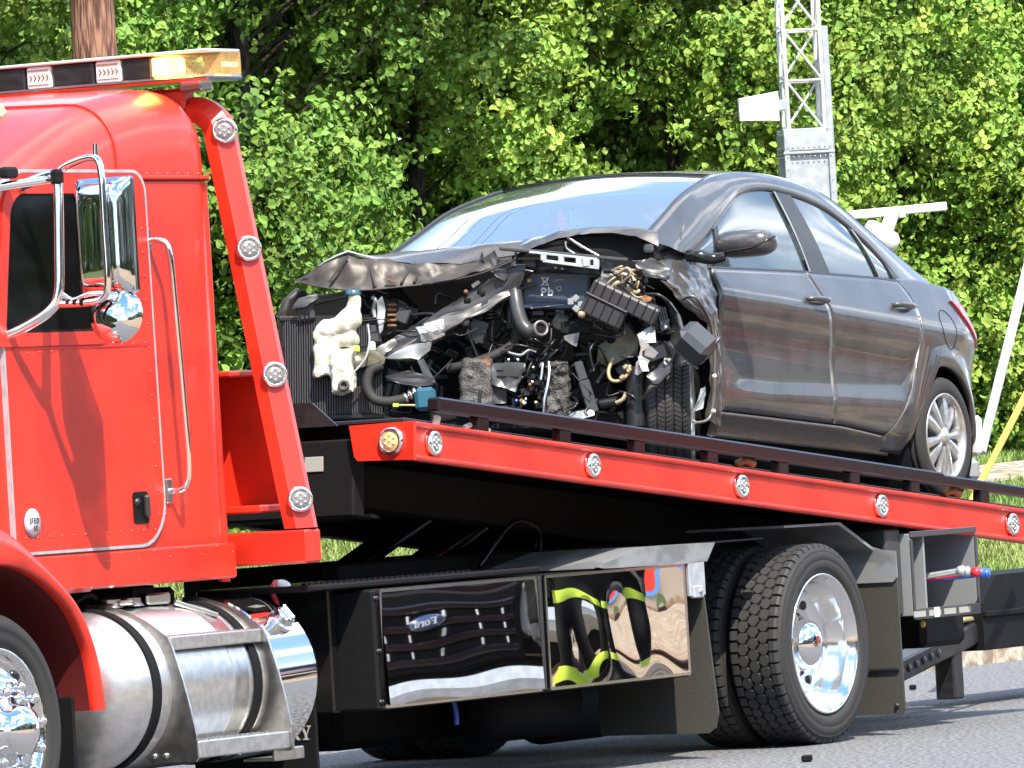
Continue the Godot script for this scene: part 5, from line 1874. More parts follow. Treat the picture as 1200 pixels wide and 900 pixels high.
const TP0 := [[-2.62, 1.06, 0.79], [-2.4, 1.165, 0.765], [-2.2, 1.275, 0.735], [-2.0, 1.385, 0.70], [-1.85, 1.45, 0.675], [-1.6, 1.495, 0.655], [-1.3, 1.50, 0.65], [-1.0, 1.475, 0.65], [-0.75, 1.42, 0.655], [-0.5, 1.325, 0.67], [-0.33, 1.23, 0.69], [-0.26, 1.16, 0.71]]
const RP0 := [[-3.05, 1.10, 0.755], [-2.75, 1.255, 0.72], [-2.5, 1.385, 0.69], [-2.25, 1.475, 0.655], [-2.05, 1.535, 0.625], [-1.7, 1.585, 0.60], [-1.3, 1.60, 0.585], [-1.0, 1.585, 0.58], [-0.7, 1.54, 0.575], [-0.35, 1.44, 0.575], [0.1, 1.29, 0.585], [0.6, 1.125, 0.60]]

var TP := []
var RP := []

func fine_curve(c: Array) -> Array:
	var v := []
	for p in c:
		v.append(Vector3(p[0], p[1], p[2]))
	var o := []
	for p in smooth_path(v, 4):
		o.append([p.x, p.y, p.z])
	return o

func curve_at(c: Array, x: float) -> Vector3:
	for i in c.size() - 1:
		if x <= c[i + 1][0]:
			var t: float = (x - c[i][0]) / (c[i + 1][0] - c[i][0])
			return Vector3(x, lerpf(c[i][1], c[i + 1][1], t), lerpf(c[i][2], c[i + 1][2], t))
	return Vector3(c[-1][0], c[-1][1], c[-1][2])

func belt(x: float) -> Vector3:
	var y := at_x([Vector2(-2.62, 1.03), Vector2(-2.47, 1.022), Vector2(-1.42, 1.09), Vector2(-0.47, 1.135), Vector2(0.1, 1.145)], x)
	return Vector3(x, y, body_z(x, y) - 0.012)

func side_pane(b0: float, t0: float, b1: float, t1: float, s: float, inset := 0.0) -> SurfaceTool:
	var st := S()
	var g := []
	for j in 7:
		var row := []
		for i in 9:
			var p := belt(lerpf(b0, b1, i / 8.0))
			var q := curve_at(TP, lerpf(t0, t1, i / 8.0))
			var r := p.lerp(q, j / 6.0)
			r.z += 0.012 * sin(j / 6.0 * PI) - inset
			row.append(Vector3(r.x, r.y, r.z * s))
		g.append(row)
	grid(st, g, 3, s < 0.0)
	return st

func build_car():
	car = thing("wrecked_car", "dark grey sedan with its whole front end torn off, riding on the red truck bed", "car", Vector3(2.28, 1.164, -1.31))
	car.rotation.z = -0.0951
	TP = fine_curve(TP0)
	RP = fine_curve(RP0)
	var dfr := [Vector2(0.30, -1.185), Vector2(0.39, -1.183), Vector2(0.74, -1.195), Vector2(0.9, -1.25), Vector2(1.10, -1.36)]
	var drr := [Vector2(0.29, -0.60), Vector2(0.36, -0.50), Vector2(0.44, -0.42), Vector2(0.55, -0.34), Vector2(0.68, -0.265), Vector2(0.85, -0.205), Vector2(1.0, -0.185), Vector2(1.07, -0.215), Vector2(1.15, -0.30)]
	var off := func(a: Array, d: float) -> Array:
		var o := []
		for p in a:
			o.append(Vector2(p.x, p.y + d))
		return o
	var dfl := [Vector2(0.30, -2.35), Vector2(0.65, -2.38), Vector2(1.02, -2.395)]
	var bl := [Vector2(-2.47, 1.018), Vector2(-1.42, 1.086), Vector2(-0.47, 1.131), Vector2(0.1, 1.141)]
	var dlo := [Vector2(-2.4, 0.305), Vector2(-1.07, 0.318), Vector2(-0.59, 0.30)]
	var arch := []
	for k in 90:
		var x := -0.62 + k * 0.018
		var y := 0.215
		if abs(x - 0.07) < 0.376:
			y = 0.333 + sqrt(0.376 * 0.376 - (x - 0.07) * (x - 0.07)) * 0.985
		elif x > 0.3:
			y = 0.26
		arch.append(Vector2(x, y))
	for s in [1.0, -1.0]:
		var st := S()
		panel(st, dfl, off.call(dfr, -0.004), dlo, bl, 36, 30, s)
		var d := part(car, "door", st, M.paint)
		door_handle(d, -1.375, 0.937, s)
		st = S()
		panel(st, off.call(dfr, 0.004), off.call(drr, -0.004), dlo, bl, 34, 30, s)
		d = part(car, "door", st, M.paint)
		door_handle(d, -0.365, 0.99, s)
		st = S()
		var ql: Array = off.call(drr, 0.004)
		ql.push_front(Vector2(0.2, -0.585))
		panel(st, ql, [Vector2(0.2, 0.80), Vector2(0.4, 0.93), Vector2(0.6, 0.975), Vector2(0.8, 0.965), Vector2(0.95, 0.92), Vector2(1.12, 0.62)], arch, [Vector2(-0.35, 1.145), Vector2(0.0, 1.165), Vector2(0.3, 1.15), Vector2(0.62, 1.125), Vector2(0.8, 1.06), Vector2(0.97, 0.97)], 80, 34, s)
		var q := part(car, "rear_quarter", st, M.paint)
		st = S()
		var fl := []
		for k in 25:
			var a := TAU * k / 24.0
			var x := 0.13 + 0.085 * cos(a) * (1.0 + 0.2 * sin(a))
			var y := 0.905 + 0.105 * sin(a)
			fl.append(Vector3(x, y, s * (body_z(x, y) + 0.0)))
		tube(st, fl, 0.0028, 5, false)
		if s > 0.0:
			part(q, "fuel_door_gap", st, M.black)
		# sill
		st = S()
		panel(st, [Vector2(0.15, -2.37), Vector2(0.30, -2.36)], [Vector2(0.15, -0.42), Vector2(0.25, -0.50), Vector2(0.30, -0.595)], [Vector2(-2.4, 0.175), Vector2(-0.5, 0.20)], [Vector2(-2.4, 0.298), Vector2(-1.07, 0.310), Vector2(-0.59, 0.292)], 30, 8, s)
		part(car, "sill", st, M.paint_dusty)
		# tail lamp wraps the corner
		st = S()
		panel(st, [Vector2(0.85, 0.66), Vector2(0.93, 0.50), Vector2(1.0, 0.38), Vector2(1.075, 0.28)], [Vector2(0.85, 0.86), Vector2(0.95, 0.78), Vector2(1.02, 0.66), Vector2(1.075, 0.42)], [Vector2(0.28, 1.045), Vector2(0.38, 0.965), Vector2(0.5, 0.895), Vector2(0.62, 0.855), Vector2(0.86, 0.84)], [Vector2(0.28, 1.075), Vector2(0.45, 1.065), Vector2(0.6, 1.02), Vector2(0.75, 0.95), Vector2(0.86, 0.87)], 14, 8, s, 0.014)
		part(car, "tail_lamp", st, M.red_lens)
		# roof frame: pillars and rail between window line and roof edge
		st = S()
		var g := []
		for i in TP.size():
			var a := Vector3(TP[i][0], TP[i][1], TP[i][2])
			var b := Vector3(RP[i][0], RP[i][1], RP[i][2])
			var row := [a + Vector3(0, 0, -0.03), a, a.lerp(b, 0.12) + Vector3(0, 0.0, 0.012), a.lerp(b, 0.5) + Vector3(0, 0.012, 0.016), a.lerp(b, 0.85) + Vector3(0, 0.012, 0.006), b, b + Vector3(0, -0.02, -0.02)]
			for k in row.size():
				row[k].z *= s
			g.append(row)
		grid(st, g, 3, s > 0.0)
		# panel below the rear window up to the boot
		g = []
		for i in 8:
			var x := lerpf(-0.26, 0.6, i / 7.0)
			var a := Vector3(x, at_x([Vector2(-0.35, 1.138), Vector2(0.0, 1.16), Vector2(0.3, 1.145), Vector2(0.62, 1.12)], x), 0)
			a.z = body_z(a.x, a.y) - 0.004
			var b := curve_at(TP, -0.26).lerp(curve_at(RP, 0.6), i / 7.0)
			g.append([Vector3(a.x, a.y, a.z * s), Vector3(b.x, b.y, (b.z + 0.01) * s)])
		grid(st, g, 3, s > 0.0)
		part(car, "roof_frame", st, M.paint)
		# panes
		for q2 in [[-2.60, -2.58, -2.335, -2.275], [-2.305, -2.245, -1.30, -1.47], [-1.07, -1.285, -0.49, -0.655], [-0.46, -0.615, -0.30, -0.36]]:
			part(car, "side_window", side_pane(q2[0], q2[1], q2[2], q2[3], s, 0.006), M.glass)
		# black pillars and the belt strip
		part(car, "pillar", side_pane(-2.345, -2.285, -2.295, -2.235, s, -0.002), M.black_plastic)
		part(car, "pillar", side_pane(-1.31, -1.48, -1.06, -1.275, s, -0.004), M.black_plastic)
		part(car, "pillar", side_pane(-0.50, -0.665, -0.45, -0.605, s, -0.002), M.black_plastic)
		part(car, "pillar", side_pane(-0.31, -0.37, -0.24, -0.27, s, -0.004), M.black_plastic)
		st = S()
		var bs := []
		for i in 24:
			var p := belt(lerpf(-2.62, -0.25, i / 23.0))
			bs.append(Vector3(p.x, p.y - 0.006, (p.z + 0.006) * s))
		tube(st, bs, 0.010, 6)
		part(car, "belt_moulding", st, M.black_plastic)
		st = S()
		var tr := []
		for i in 16:
			var p := side_point(-1.30, -1.47, i / 15.0)
			tr.append(Vector3(p.x, p.y, (p.z + 0.008) * s))
		tube(st, tr, 0.005, 6)
		tr = []
		for i in 16:
			var p := side_point(-0.475, -0.635, i / 15.0)
			tr.append(Vector3(p.x, p.y, (p.z + 0.006) * s))
		tube(st, tr, 0.004, 6)
		part(car, "window_edge", st, M.galvanised)
		# wheel housing
		st = S()
		lathe(st, [Vector2(0.385, -0.35), Vector2(0.385, 0.0), Vector2(0.375, 0.012)], Transform3D(Basis(Vector3.RIGHT, PI / 2 * s), Vector3(0.07, 0.333, s * 0.80)), 48)
		lathe(st, [Vector2(0.385, -0.35), Vector2(0.0, -0.35)], Transform3D(Basis(Vector3.RIGHT, PI / 2 * s), Vector3(0.07, 0.333, s * 0.80)), 48)
		part(car, "wheel_housing", st, M.black)
	# roof, windscreen, rear glass, boot
	var st := S()
	var g := []
	for i in range(16, 33):
		g.append(across(RP[i], 0.03))
	grid(st, g, 3)
	part(car, "roof", st, M.paint)
	st = S()
	g = []
	for j in 13:
		var t := j / 12.0
		var b := curve_at(RP, lerpf(-3.05, -2.05, t))
		var row := []
		for i in 25:
			var u := -1.0 + i / 12.0
			var cb := 1.0 - u * u
			row.append(Vector3(b.x - lerpf(0.20, 0.09, t) * cb, b.y - 0.012 + lerpf(-0.01, 0.03, t) * cb, u * (b.z - 0.012)))
		g.append(row)
	grid(st, g, 3)
	part(car, "windscreen", st, M.windscreen)
	# dark band round the glass
	st = S()
	var band := []
	for p in g[-1]:
		band.append(p + Vector3(0.01, 0.004, 0))
	tube(st, band, 0.012, 6)
	for e in [0, -1]:
		band = []
		for row in g:
			band.append(row[e] + Vector3(0, 0.004, 0))
		tube(st, band, 0.012, 6)
	part(car, "windscreen_seal", st, M.black_plastic)
	st = S()
	g = []
	for i in range(32, 41):
		g.append(across(RP[i], 0.03))
	grid(st, g, 3)
	part(car, "rear_window", st, M.glass)
	st = S()
	g = [across(RP[40], 0.03), across(RP[44], 0.03), across([0.80, 1.09, 0.60], 0.03), across([0.93, 1.05, 0.55], 0.02), across([0.985, 0.95, 0.52], 0.0)]
	grid(st, g, 3)
	part(car, "boot_lid", st, M.paint)
	st = S()
	g = []
	for q in [[1.0, 0.90, 0.02], [0.97, 0.955, 0.03], [0.90, 0.98, 0.03], [0.70, 0.985, 0.03], [0.55, 1.0, 0.06], [0.40, 0.99, 0.06], [0.24, 0.90, 0.04]]:
		var zz: float = body_z(min(q[1], 0.975), q[0]) * 0.985
		var row := []
		for i in 17:
			var u := -1.0 + i / 8.0
			row.append(Vector3(q[1] + q[2] * (1.0 - u * u) + 0.10 * (1.0 - pow(abs(u), 4.0)), q[0], u * zz))
		g.append(row)
	grid(st, g, 3)
	var rb := part(car, "rear_bumper", st, M.paint)
	st = S()
	box(st, Vector3(1.05, 0.42, 0.44), Vector3(0.05, 0.22, 0.24), 0.03)
	part(rb, "pale_bumper_cover", st, M.white_paint)
	st = S()
	box(st, Vector3(1.03, 0.235, 0.42), Vector3(0.08, 0.13, 0.26), 0.03)
	part(rb, "lower_valance", st, M.grey_box)
	# dark inner body: floor, cabin tub, firewall
	st = S()
	box(st, Vector3(-1.4, 0.62, 0), Vector3(1.88, 0.70, 1.52), 0.02)
	box(st, Vector3(-1.0, 0.19, 0), Vector3(2.9, 0.20, 1.36), 0.02)
	box(st, Vector3(0.25, 0.80, 0), Vector3(1.2, 0.42, 0.9), 0.02)
	part(car, "inner_body", st, M.black)
	# seats, dash, steering wheel
	for z in [0.36, -0.36]:
		st = S()
		box(st, Vector3(-1.45, 1.12, z), Vector3(0.14, 0.40, 0.44), 0.06, Basis(Vector3(0, 0, 1), -0.25))
		box(st, Vector3(-1.36, 1.38, z), Vector3(0.09, 0.15, 0.24), 0.035, Basis(Vector3(0, 0, 1), -0.2))
		part(car, "seat", st, M.seat_cloth)
	st = S()
	box(st, Vector3(-2.45, 1.0, 0), Vector3(0.45, 0.14, 1.4), 0.05)
	part(car, "dashboard", st, M.seat_cloth)
	st = S()
	var ring := []
	for k in 25:
		var a := TAU * k / 24.0
		ring.append(Vector3(-2.12 + 0.08 * sin(a), 1.10 + 0.165 * sin(a), 0.36 + 0.18 * cos(a)))
	tube(st, ring, 0.014, 7, false)
	part(car, "steering_wheel", st, M.black_plastic)
	st = S()
	box(st, Vector3(-2.18, 1.43, 0.0), Vector3(0.03, 0.06, 0.22), 0.02)
	part(car, "rear_view_mirror", st, M.black_plastic)
	# wipers lying at the foot of the glass
	st = S()
	bar(st, Vector3(-3.16, 1.09, -0.55), Vector3(-3.10, 1.10, 0.05), 0.012, 0.014, 0.002)
	part(car, "wiper", st, M.black)
	var Lb := Basis(Vector3.RIGHT, PI / 2)
	var Rb := Basis(Vector3.RIGHT, -PI / 2)
	car_wheel(Transform3D(Basis(Vector3(0, 0, 1), 0.2) * Lb, Vector3(0.07, 0.333, 0.845)), false)
	car_wheel(Transform3D(Rb, Vector3(0.07, 0.333, -0.845)), false)
	car_wheel(Transform3D(Basis(Vector3.UP, 0.45) * Lb, Vector3(-2.65, 0.31, 0.81)), true)
	car_wheel(Transform3D(Rb, Vector3(-2.75, 0.32, -0.845)), false)
	build_door_mirror()
	build_wreck_skin()
	build_wreck_engine()

func side_point(b: float, t: float, v: float) -> Vector3:
	var r := belt(b).lerp(curve_at(TP, t), v)
	r.z += 0.012 * sin(v * PI)
	return r

func across(e: Array, c: float) -> Array:
	var row := []
	for i in 21:
		var u := -1.0 + i / 10.0
		row.append(Vector3(e[0] - 0.09 * (1.0 - u * u) * (1.0 if e[0] < -1.9 else 0.4), e[1] + c * (1.0 - u * u), u * e[2]))
	return row

func door_handle(d: Node, x: float, y: float, s: float):
	var z := body_z(x, y)
	var st := S()
	lathe(st, [Vector2(0.048, 0.0), Vector2(0.045, 0.004), Vector2(0.02, 0.0035), Vector2(0, 0.003)], facing(Vector3(0, 0.2, s), Vector3(x + 0.01, y - 0.012, s * (z - 0.001))), 20)
	part(d, "handle_recess", st, M.black_gloss)
	st = S()
	tube(st, smooth_path([Vector3(x - 0.10, y + 0.0, s * (z + 0.002)), Vector3(x - 0.085, y + 0.002, s * (z + 0.028)), Vector3(x, y + 0.006, s * (z + 0.036)), Vector3(x + 0.075, y + 0.008, s * (z + 0.03)), Vector3(x + 0.095, y + 0.006, s * (z + 0.004))], 4), 0.015, 10)
	part(d, "handle", st, M.paint)

func build_door_mirror():
	var st := S()
	var c: Vector3 = Vector3(-2.504, 1.114, 1.050)
	var f := func(p: Vector3) -> float:
		var q := p - c
		var e := Vector3(q.x / 0.10, (q.y - 0.02 * q.z) / (0.074 if q.y > 0 else 0.066), q.z / 0.165)
		return (pow(pow(abs(e.x), 2.6) + pow(abs(e.y), 2.6) + pow(abs(e.z), 3.2), 0.36) - 1.0) * 0.07
	blob(st, f, c - Vector3(0.14, 0.12, 0.2), c + Vector3(0.14, 0.12, 0.2), 0.014)
	var m := part(car, "door_mirror", st, M.paint)
	st = S()
	tube(st, smooth_path([Vector3(-2.652, 1.057, 0.800), Vector3(-2.655, 1.053, 0.860), Vector3(-2.614, 1.040, 0.920), Vector3(-2.591, 1.051, 0.980)], 4), [0.03, 0.032, 0.034, 0.035, 0.035, 0.035, 0.034, 0.032, 0.03, 0.028, 0.028, 0.026, 0.024], 10)
	part(m, "mirror_foot", st, M.black_gloss)
	st = S()
	tube(st, smooth_path([c + Vector3(-0.06, -0.045, -0.15), c + Vector3(-0.098, -0.04, -0.03), c + Vector3(-0.095, -0.03, 0.08), c + Vector3(-0.05, 0.01, 0.155), c + Vector3(0.0, 0.03, 0.165)], 5), 0.006, 6)
	part(m, "trim_line", st, M.black_gloss)

func crumple(g: Array, amt: float, seed_: int, fine := 3, freq := 5.0) -> Array:
	# subdivide a coarse grid of points and dent it
	var n := FastNoiseLite.new()
	n.seed = seed_
	n.noise_type = FastNoiseLite.TYPE_CELLULAR
	n.cellular_return_type = FastNoiseLite.RETURN_DISTANCE2_SUB
	n.frequency = freq
	var out := []
	for j in (g.size() - 1) * fine + 1:
		var row := []
		var jj: int = min(j / fine, g.size() - 2)
		var v := float(j) / fine - jj
		for i in (g[0].size() - 1) * fine + 1:
			var ii: int = min(i / fine, g[0].size() - 2)
			var u := float(i) / fine - ii
			var a: Vector3 = g[jj][ii].lerp(g[jj][ii + 1], u)
			var b: Vector3 = g[jj + 1][ii].lerp(g[jj + 1][ii + 1], u)
			var p := a.lerp(b, v)
			row.append(p + Vector3(n.get_noise_3dv(p) + 0.7, (n.get_noise_3dv(p + Vector3(7, 0, 0)) + 0.7) * 0.7, n.get_noise_3dv(p + Vector3(0, 9, 0)) + 0.7) * amt)
		out.append(row)
	return out

func build_wreck_skin():
	# bonnet: folded up along a ridge; rows from the torn front edge to the windscreen (bay frame)
	var A := [Vector3(-0.894, 0.927, 0.050), Vector3(-0.763, 0.891, 0.090), Vector3(-0.592, 0.878, 0.110), Vector3(-0.400, 0.891, 0.120), Vector3(-0.187, 0.912, 0.130), Vector3(0.003, 0.952, 0.120), Vector3(0.189, 1.018, 0.110)]
	var Bq := [Vector3(-0.908, 0.947, 0.030), Vector3(-0.799, 1.002, 0.050), Vector3(-0.646, 1.072, 0.050), Vector3(-0.511, 1.037, 0.040), Vector3(-0.319, 1.012, 0.050), Vector3(-0.085, 1.006, 0.070), Vector3(0.183, 1.043, 0.080)]
	var C := [Vector3(-0.739, 1.046, -0.250), Vector3(-0.653, 1.070, -0.250), Vector3(-0.565, 1.078, -0.220), Vector3(-0.421, 1.084, -0.180), Vector3(-0.203, 1.096, -0.120), Vector3(-0.007, 1.102, -0.050), Vector3(0.218, 1.112, 0.020)]
	var D := [Vector3(-0.561, 1.118, -0.600), Vector3(-0.492, 1.125, -0.550), Vector3(-0.377, 1.125, -0.450), Vector3(-0.233, 1.126, -0.360), Vector3(-0.085, 1.126, -0.260), Vector3(0.071, 1.130, -0.160), Vector3(0.223, 1.131, -0.040)]
	var st := S()
	grid(st, crumple([Bq, C, D], 0.035, 3, 4), 3)
	var h := bp("bonnet", st, M.paint_dusty)
	st = S()
	grid(st, crumple([A, Bq], 0.06, 4, 7, 7.0), 3)
	part(h, "folded_underside", st, M.underside)
	st = S()
	for q in [[Vector3(-0.736, 0.919, 0.110), Vector3(-0.644, 1.048, 0.080)], [Vector3(-0.379, 0.903, 0.120), Vector3(-0.329, 1.004, 0.040)], [Vector3(-0.315, 0.906, 0.120), Vector3(-0.278, 0.999, 0.040)], [Vector3(-0.505, 0.887, 0.130), Vector3(-0.545, 1.025, 0.040)]]:
		bar(st, q[0], q[1], 0.012, 0.012, 0.002)
	tube(st, smooth_path([Vector3(-0.884, 0.922, 0.060), Vector3(-0.741, 0.886, 0.100), Vector3(-0.570, 0.872, 0.120), Vector3(-0.379, 0.886, 0.120), Vector3(-0.168, 0.909, 0.110), Vector3(0.024, 0.948, 0.120), Vector3(0.189, 1.014, 0.110)], 3), 0.005, 6)
	part(h, "bonnet_brace", st, M.underside)
	st = S()
	tube(st, [Vector3(-0.799, 1.002, 0.055), Vector3(-0.748, 1.031, 0.055), Vector3(-0.697, 1.056, 0.050), Vector3(-0.646, 1.074, 0.050), Vector3(-0.595, 1.059, 0.050), Vector3(-0.510, 1.038, 0.050)], [0.002, 0.004, 0.005, 0.006, 0.004, 0.002], 5)
	part(h, "bare_edge", st, M.galvanised)
	st = S()
	bar(st, Vector3(-0.454, 0.929, 0.130), Vector3(-0.403, 0.911, 0.130), 0.012, 0.006, 0.0)
	part(h, "orange_mark", st, M.rust)
	# the near half, arched up
	var e0 := [Vector3(0.197, 1.044, 0.100), Vector3(0.308, 1.084, 0.110), Vector3(0.406, 1.115, 0.120), Vector3(0.534, 1.136, 0.140), Vector3(0.662, 1.136, 0.160), Vector3(0.789, 1.115, 0.180), Vector3(0.903, 1.060, 0.200)]
	var e1 := [Vector3(0.204, 1.082, 0.070), Vector3(0.307, 1.121, 0.080), Vector3(0.405, 1.153, 0.090), Vector3(0.554, 1.169, 0.110), Vector3(0.682, 1.169, 0.130), Vector3(0.801, 1.161, 0.150), Vector3(0.899, 1.136, 0.170)]
	var e2 := [Vector3(0.224, 1.129, -0.020), Vector3(0.336, 1.146, 0.000), Vector3(0.422, 1.160, 0.020), Vector3(0.572, 1.171, 0.050), Vector3(0.687, 1.167, 0.070), Vector3(0.799, 1.153, 0.100), Vector3(0.893, 1.127, 0.130)]
	st = S()
	grid(st, crumple([e0, e1, e2], 0.018, 9, 4), 3)
	bp("bonnet", st, M.paint)
	# far fender edge
	st = S()
	grid(st, crumple([[Vector3(-0.991, 0.539, -0.100), Vector3(-0.954, 0.531, -0.020), Vector3(-0.922, 0.533, -0.050)], [Vector3(-1.011, 0.680, -0.100), Vector3(-0.972, 0.670, 0.000), Vector3(-0.930, 0.661, -0.050)], [Vector3(-1.014, 0.782, -0.100), Vector3(-0.978, 0.778, 0.020), Vector3(-0.929, 0.746, -0.050)], [Vector3(-0.988, 0.854, -0.100), Vector3(-0.952, 0.842, 0.020), Vector3(-0.912, 0.810, -0.050)], [Vector3(-0.924, 0.918, -0.150), Vector3(-0.890, 0.898, 0.000), Vector3(-0.852, 0.873, -0.050)]], 0.02, 12, 3), 3)
	bp("far_fender", st, M.paint_dusty)
	# near fender: crumpled skin between the door and the torn edge (car frame)
	var F := [
		[Vector3(-2.995, 1.027, 0.660), Vector3(-2.901, 1.050, 0.700), Vector3(-2.780, 1.075, 0.735), Vector3(-2.649, 1.102, 0.770), Vector3(-2.571, 1.073, 0.785), Vector3(-2.457, 1.049, 0.790)],
		[Vector3(-2.953, 1.004, 0.685), Vector3(-2.850, 1.023, 0.725), Vector3(-2.756, 1.037, 0.760), Vector3(-2.634, 1.046, 0.790), Vector3(-2.511, 1.018, 0.800), Vector3(-2.397, 0.984, 0.805)],
		[Vector3(-2.905, 0.962, 0.740), Vector3(-2.855, 0.964, 0.775), Vector3(-2.768, 0.961, 0.800), Vector3(-2.637, 0.963, 0.820), Vector3(-2.506, 0.931, 0.825), Vector3(-2.400, 0.897, 0.825)],
		[Vector3(-2.858, 0.890, 0.800), Vector3(-2.833, 0.881, 0.830), Vector3(-2.773, 0.881, 0.845), Vector3(-2.641, 0.883, 0.850), Vector3(-2.518, 0.842, 0.850), Vector3(-2.412, 0.800, 0.845)],
		[Vector3(-2.809, 0.819, 0.840), Vector3(-2.792, 0.840, 0.860), Vector3(-2.722, 0.850, 0.865), Vector3(-2.617, 0.816, 0.860), Vector3(-2.502, 0.766, 0.850), Vector3(-2.397, 0.698, 0.845)],
		[Vector3(-2.511, 0.733, 0.830), Vector3(-2.502, 0.741, 0.840), Vector3(-2.494, 0.742, 0.845), Vector3(-2.485, 0.725, 0.850), Vector3(-2.460, 0.684, 0.850), Vector3(-2.396, 0.595, 0.848)],
		[Vector3(-2.479, 0.606, 0.835), Vector3(-2.470, 0.611, 0.840), Vector3(-2.461, 0.611, 0.845), Vector3(-2.453, 0.603, 0.850), Vector3(-2.436, 0.579, 0.850), Vector3(-2.384, 0.493, 0.845)],
		[Vector3(-2.482, 0.469, 0.830), Vector3(-2.464, 0.470, 0.835), Vector3(-2.456, 0.471, 0.840), Vector3(-2.447, 0.462, 0.845), Vector3(-2.421, 0.447, 0.845), Vector3(-2.378, 0.382, 0.840)],
		[Vector3(-2.476, 0.350, 0.820), Vector3(-2.467, 0.342, 0.825), Vector3(-2.450, 0.334, 0.830), Vector3(-2.441, 0.326, 0.835), Vector3(-2.415, 0.311, 0.835), Vector3(-2.353, 0.273, 0.830)],
		[Vector3(-2.477, 0.257, 0.800), Vector3(-2.460, 0.249, 0.810), Vector3(-2.434, 0.242, 0.815), Vector3(-2.407, 0.235, 0.815), Vector3(-2.381, 0.229, 0.815), Vector3(-2.318, 0.216, 0.810)]]
	st = S()
	grid(st, crumple(F, 0.04, 21, 5, 8.0), 3, true)
	var fe := part(car, "near_fender", st, M.paint)
	st = S()
	tube(st, smooth_path([Vector3(-2.791, 0.821, 0.830), Vector3(-2.822, 0.834, 0.920), Vector3(-2.718, 0.788, 0.920), Vector3(-2.604, 0.713, 0.900), Vector3(-2.535, 0.599, 0.880), Vector3(-2.501, 0.466, 0.860), Vector3(-2.477, 0.341, 0.840), Vector3(-2.487, 0.255, 0.820), Vector3(-2.566, 0.229, 0.800), Vector3(-2.583, 0.238, 0.780)], 4), 0.008, 7)
	part(fe, "torn_lip", st, M.torn_steel)
	st = S()
	grid(st, crumple([[Vector3(-2.546, 0.840, 0.700), Vector3(-2.228, 0.754, 0.700)], [Vector3(-2.536, 0.558, 0.700), Vector3(-2.216, 0.539, 0.700)], [Vector3(-2.499, 0.261, 0.700), Vector3(-2.222, 0.280, 0.700)]], 0.02, 23, 3), 3)
	part(fe, "inner_liner", st, M.black)
	st = S()
	for q in [Vector3(-2.538, 0.458, 0.880), Vector3(-2.515, 0.285, 0.860)]:
		lathe(st, [Vector2(0.013, 0), Vector2(0.01, 0.012), Vector2(0, 0.015)], facing(Vector3(-0.6, 0.2, 0.7).normalized(), q), 10)
	part(fe, "bolts", st, M.white_plastic, "", "stuff")
	st = S()
	grid(st, crumple([[Vector3(-2.582, 0.276, 0.780), Vector3(-2.511, 0.306, 0.800)], [Vector3(-2.581, 0.335, 0.800), Vector3(-2.474, 0.377, 0.800)], [Vector3(-2.527, 0.403, 0.800), Vector3(-2.482, 0.419, 0.800)]], 0.03, 29, 3), -1)
	part(fe, "torn_tab", st, M.galvanised)
	# torn black strip hanging from the fender tip
	st = S()
	plate(st, [Vector2(0.784, 0.982), Vector2(0.864, 1.010), Vector2(0.957, 0.953), Vector2(0.952, 0.902), Vector2(0.859, 0.921), Vector2(0.800, 0.956)], 0.16, 0.03)
	bp("torn_trim", st, M.grey_plastic)
	st = S()
	plate(st, [Vector2(0.809, 0.956), Vector2(0.948, 0.907), Vector2(0.939, 0.890), Vector2(0.834, 0.913)], 0.165, 0.03)
	bp("torn_trim", st, M.black_plastic)
	# base of the pillar, twisted
	st = S()
	grid(st, crumple([[Vector3(0.858, 1.075, -0.250), Vector3(0.910, 1.091, -0.250), Vector3(0.995, 1.098, -0.250)], [Vector3(0.883, 1.157, -0.300), Vector3(0.939, 1.180, -0.280), Vector3(1.004, 1.167, -0.250)], [Vector3(0.905, 1.236, -0.400), Vector3(0.952, 1.257, -0.400), Vector3(1.018, 1.246, -0.350)]], 0.03, 31, 3), 3)
	bp("pillar_base", st, M.paint)

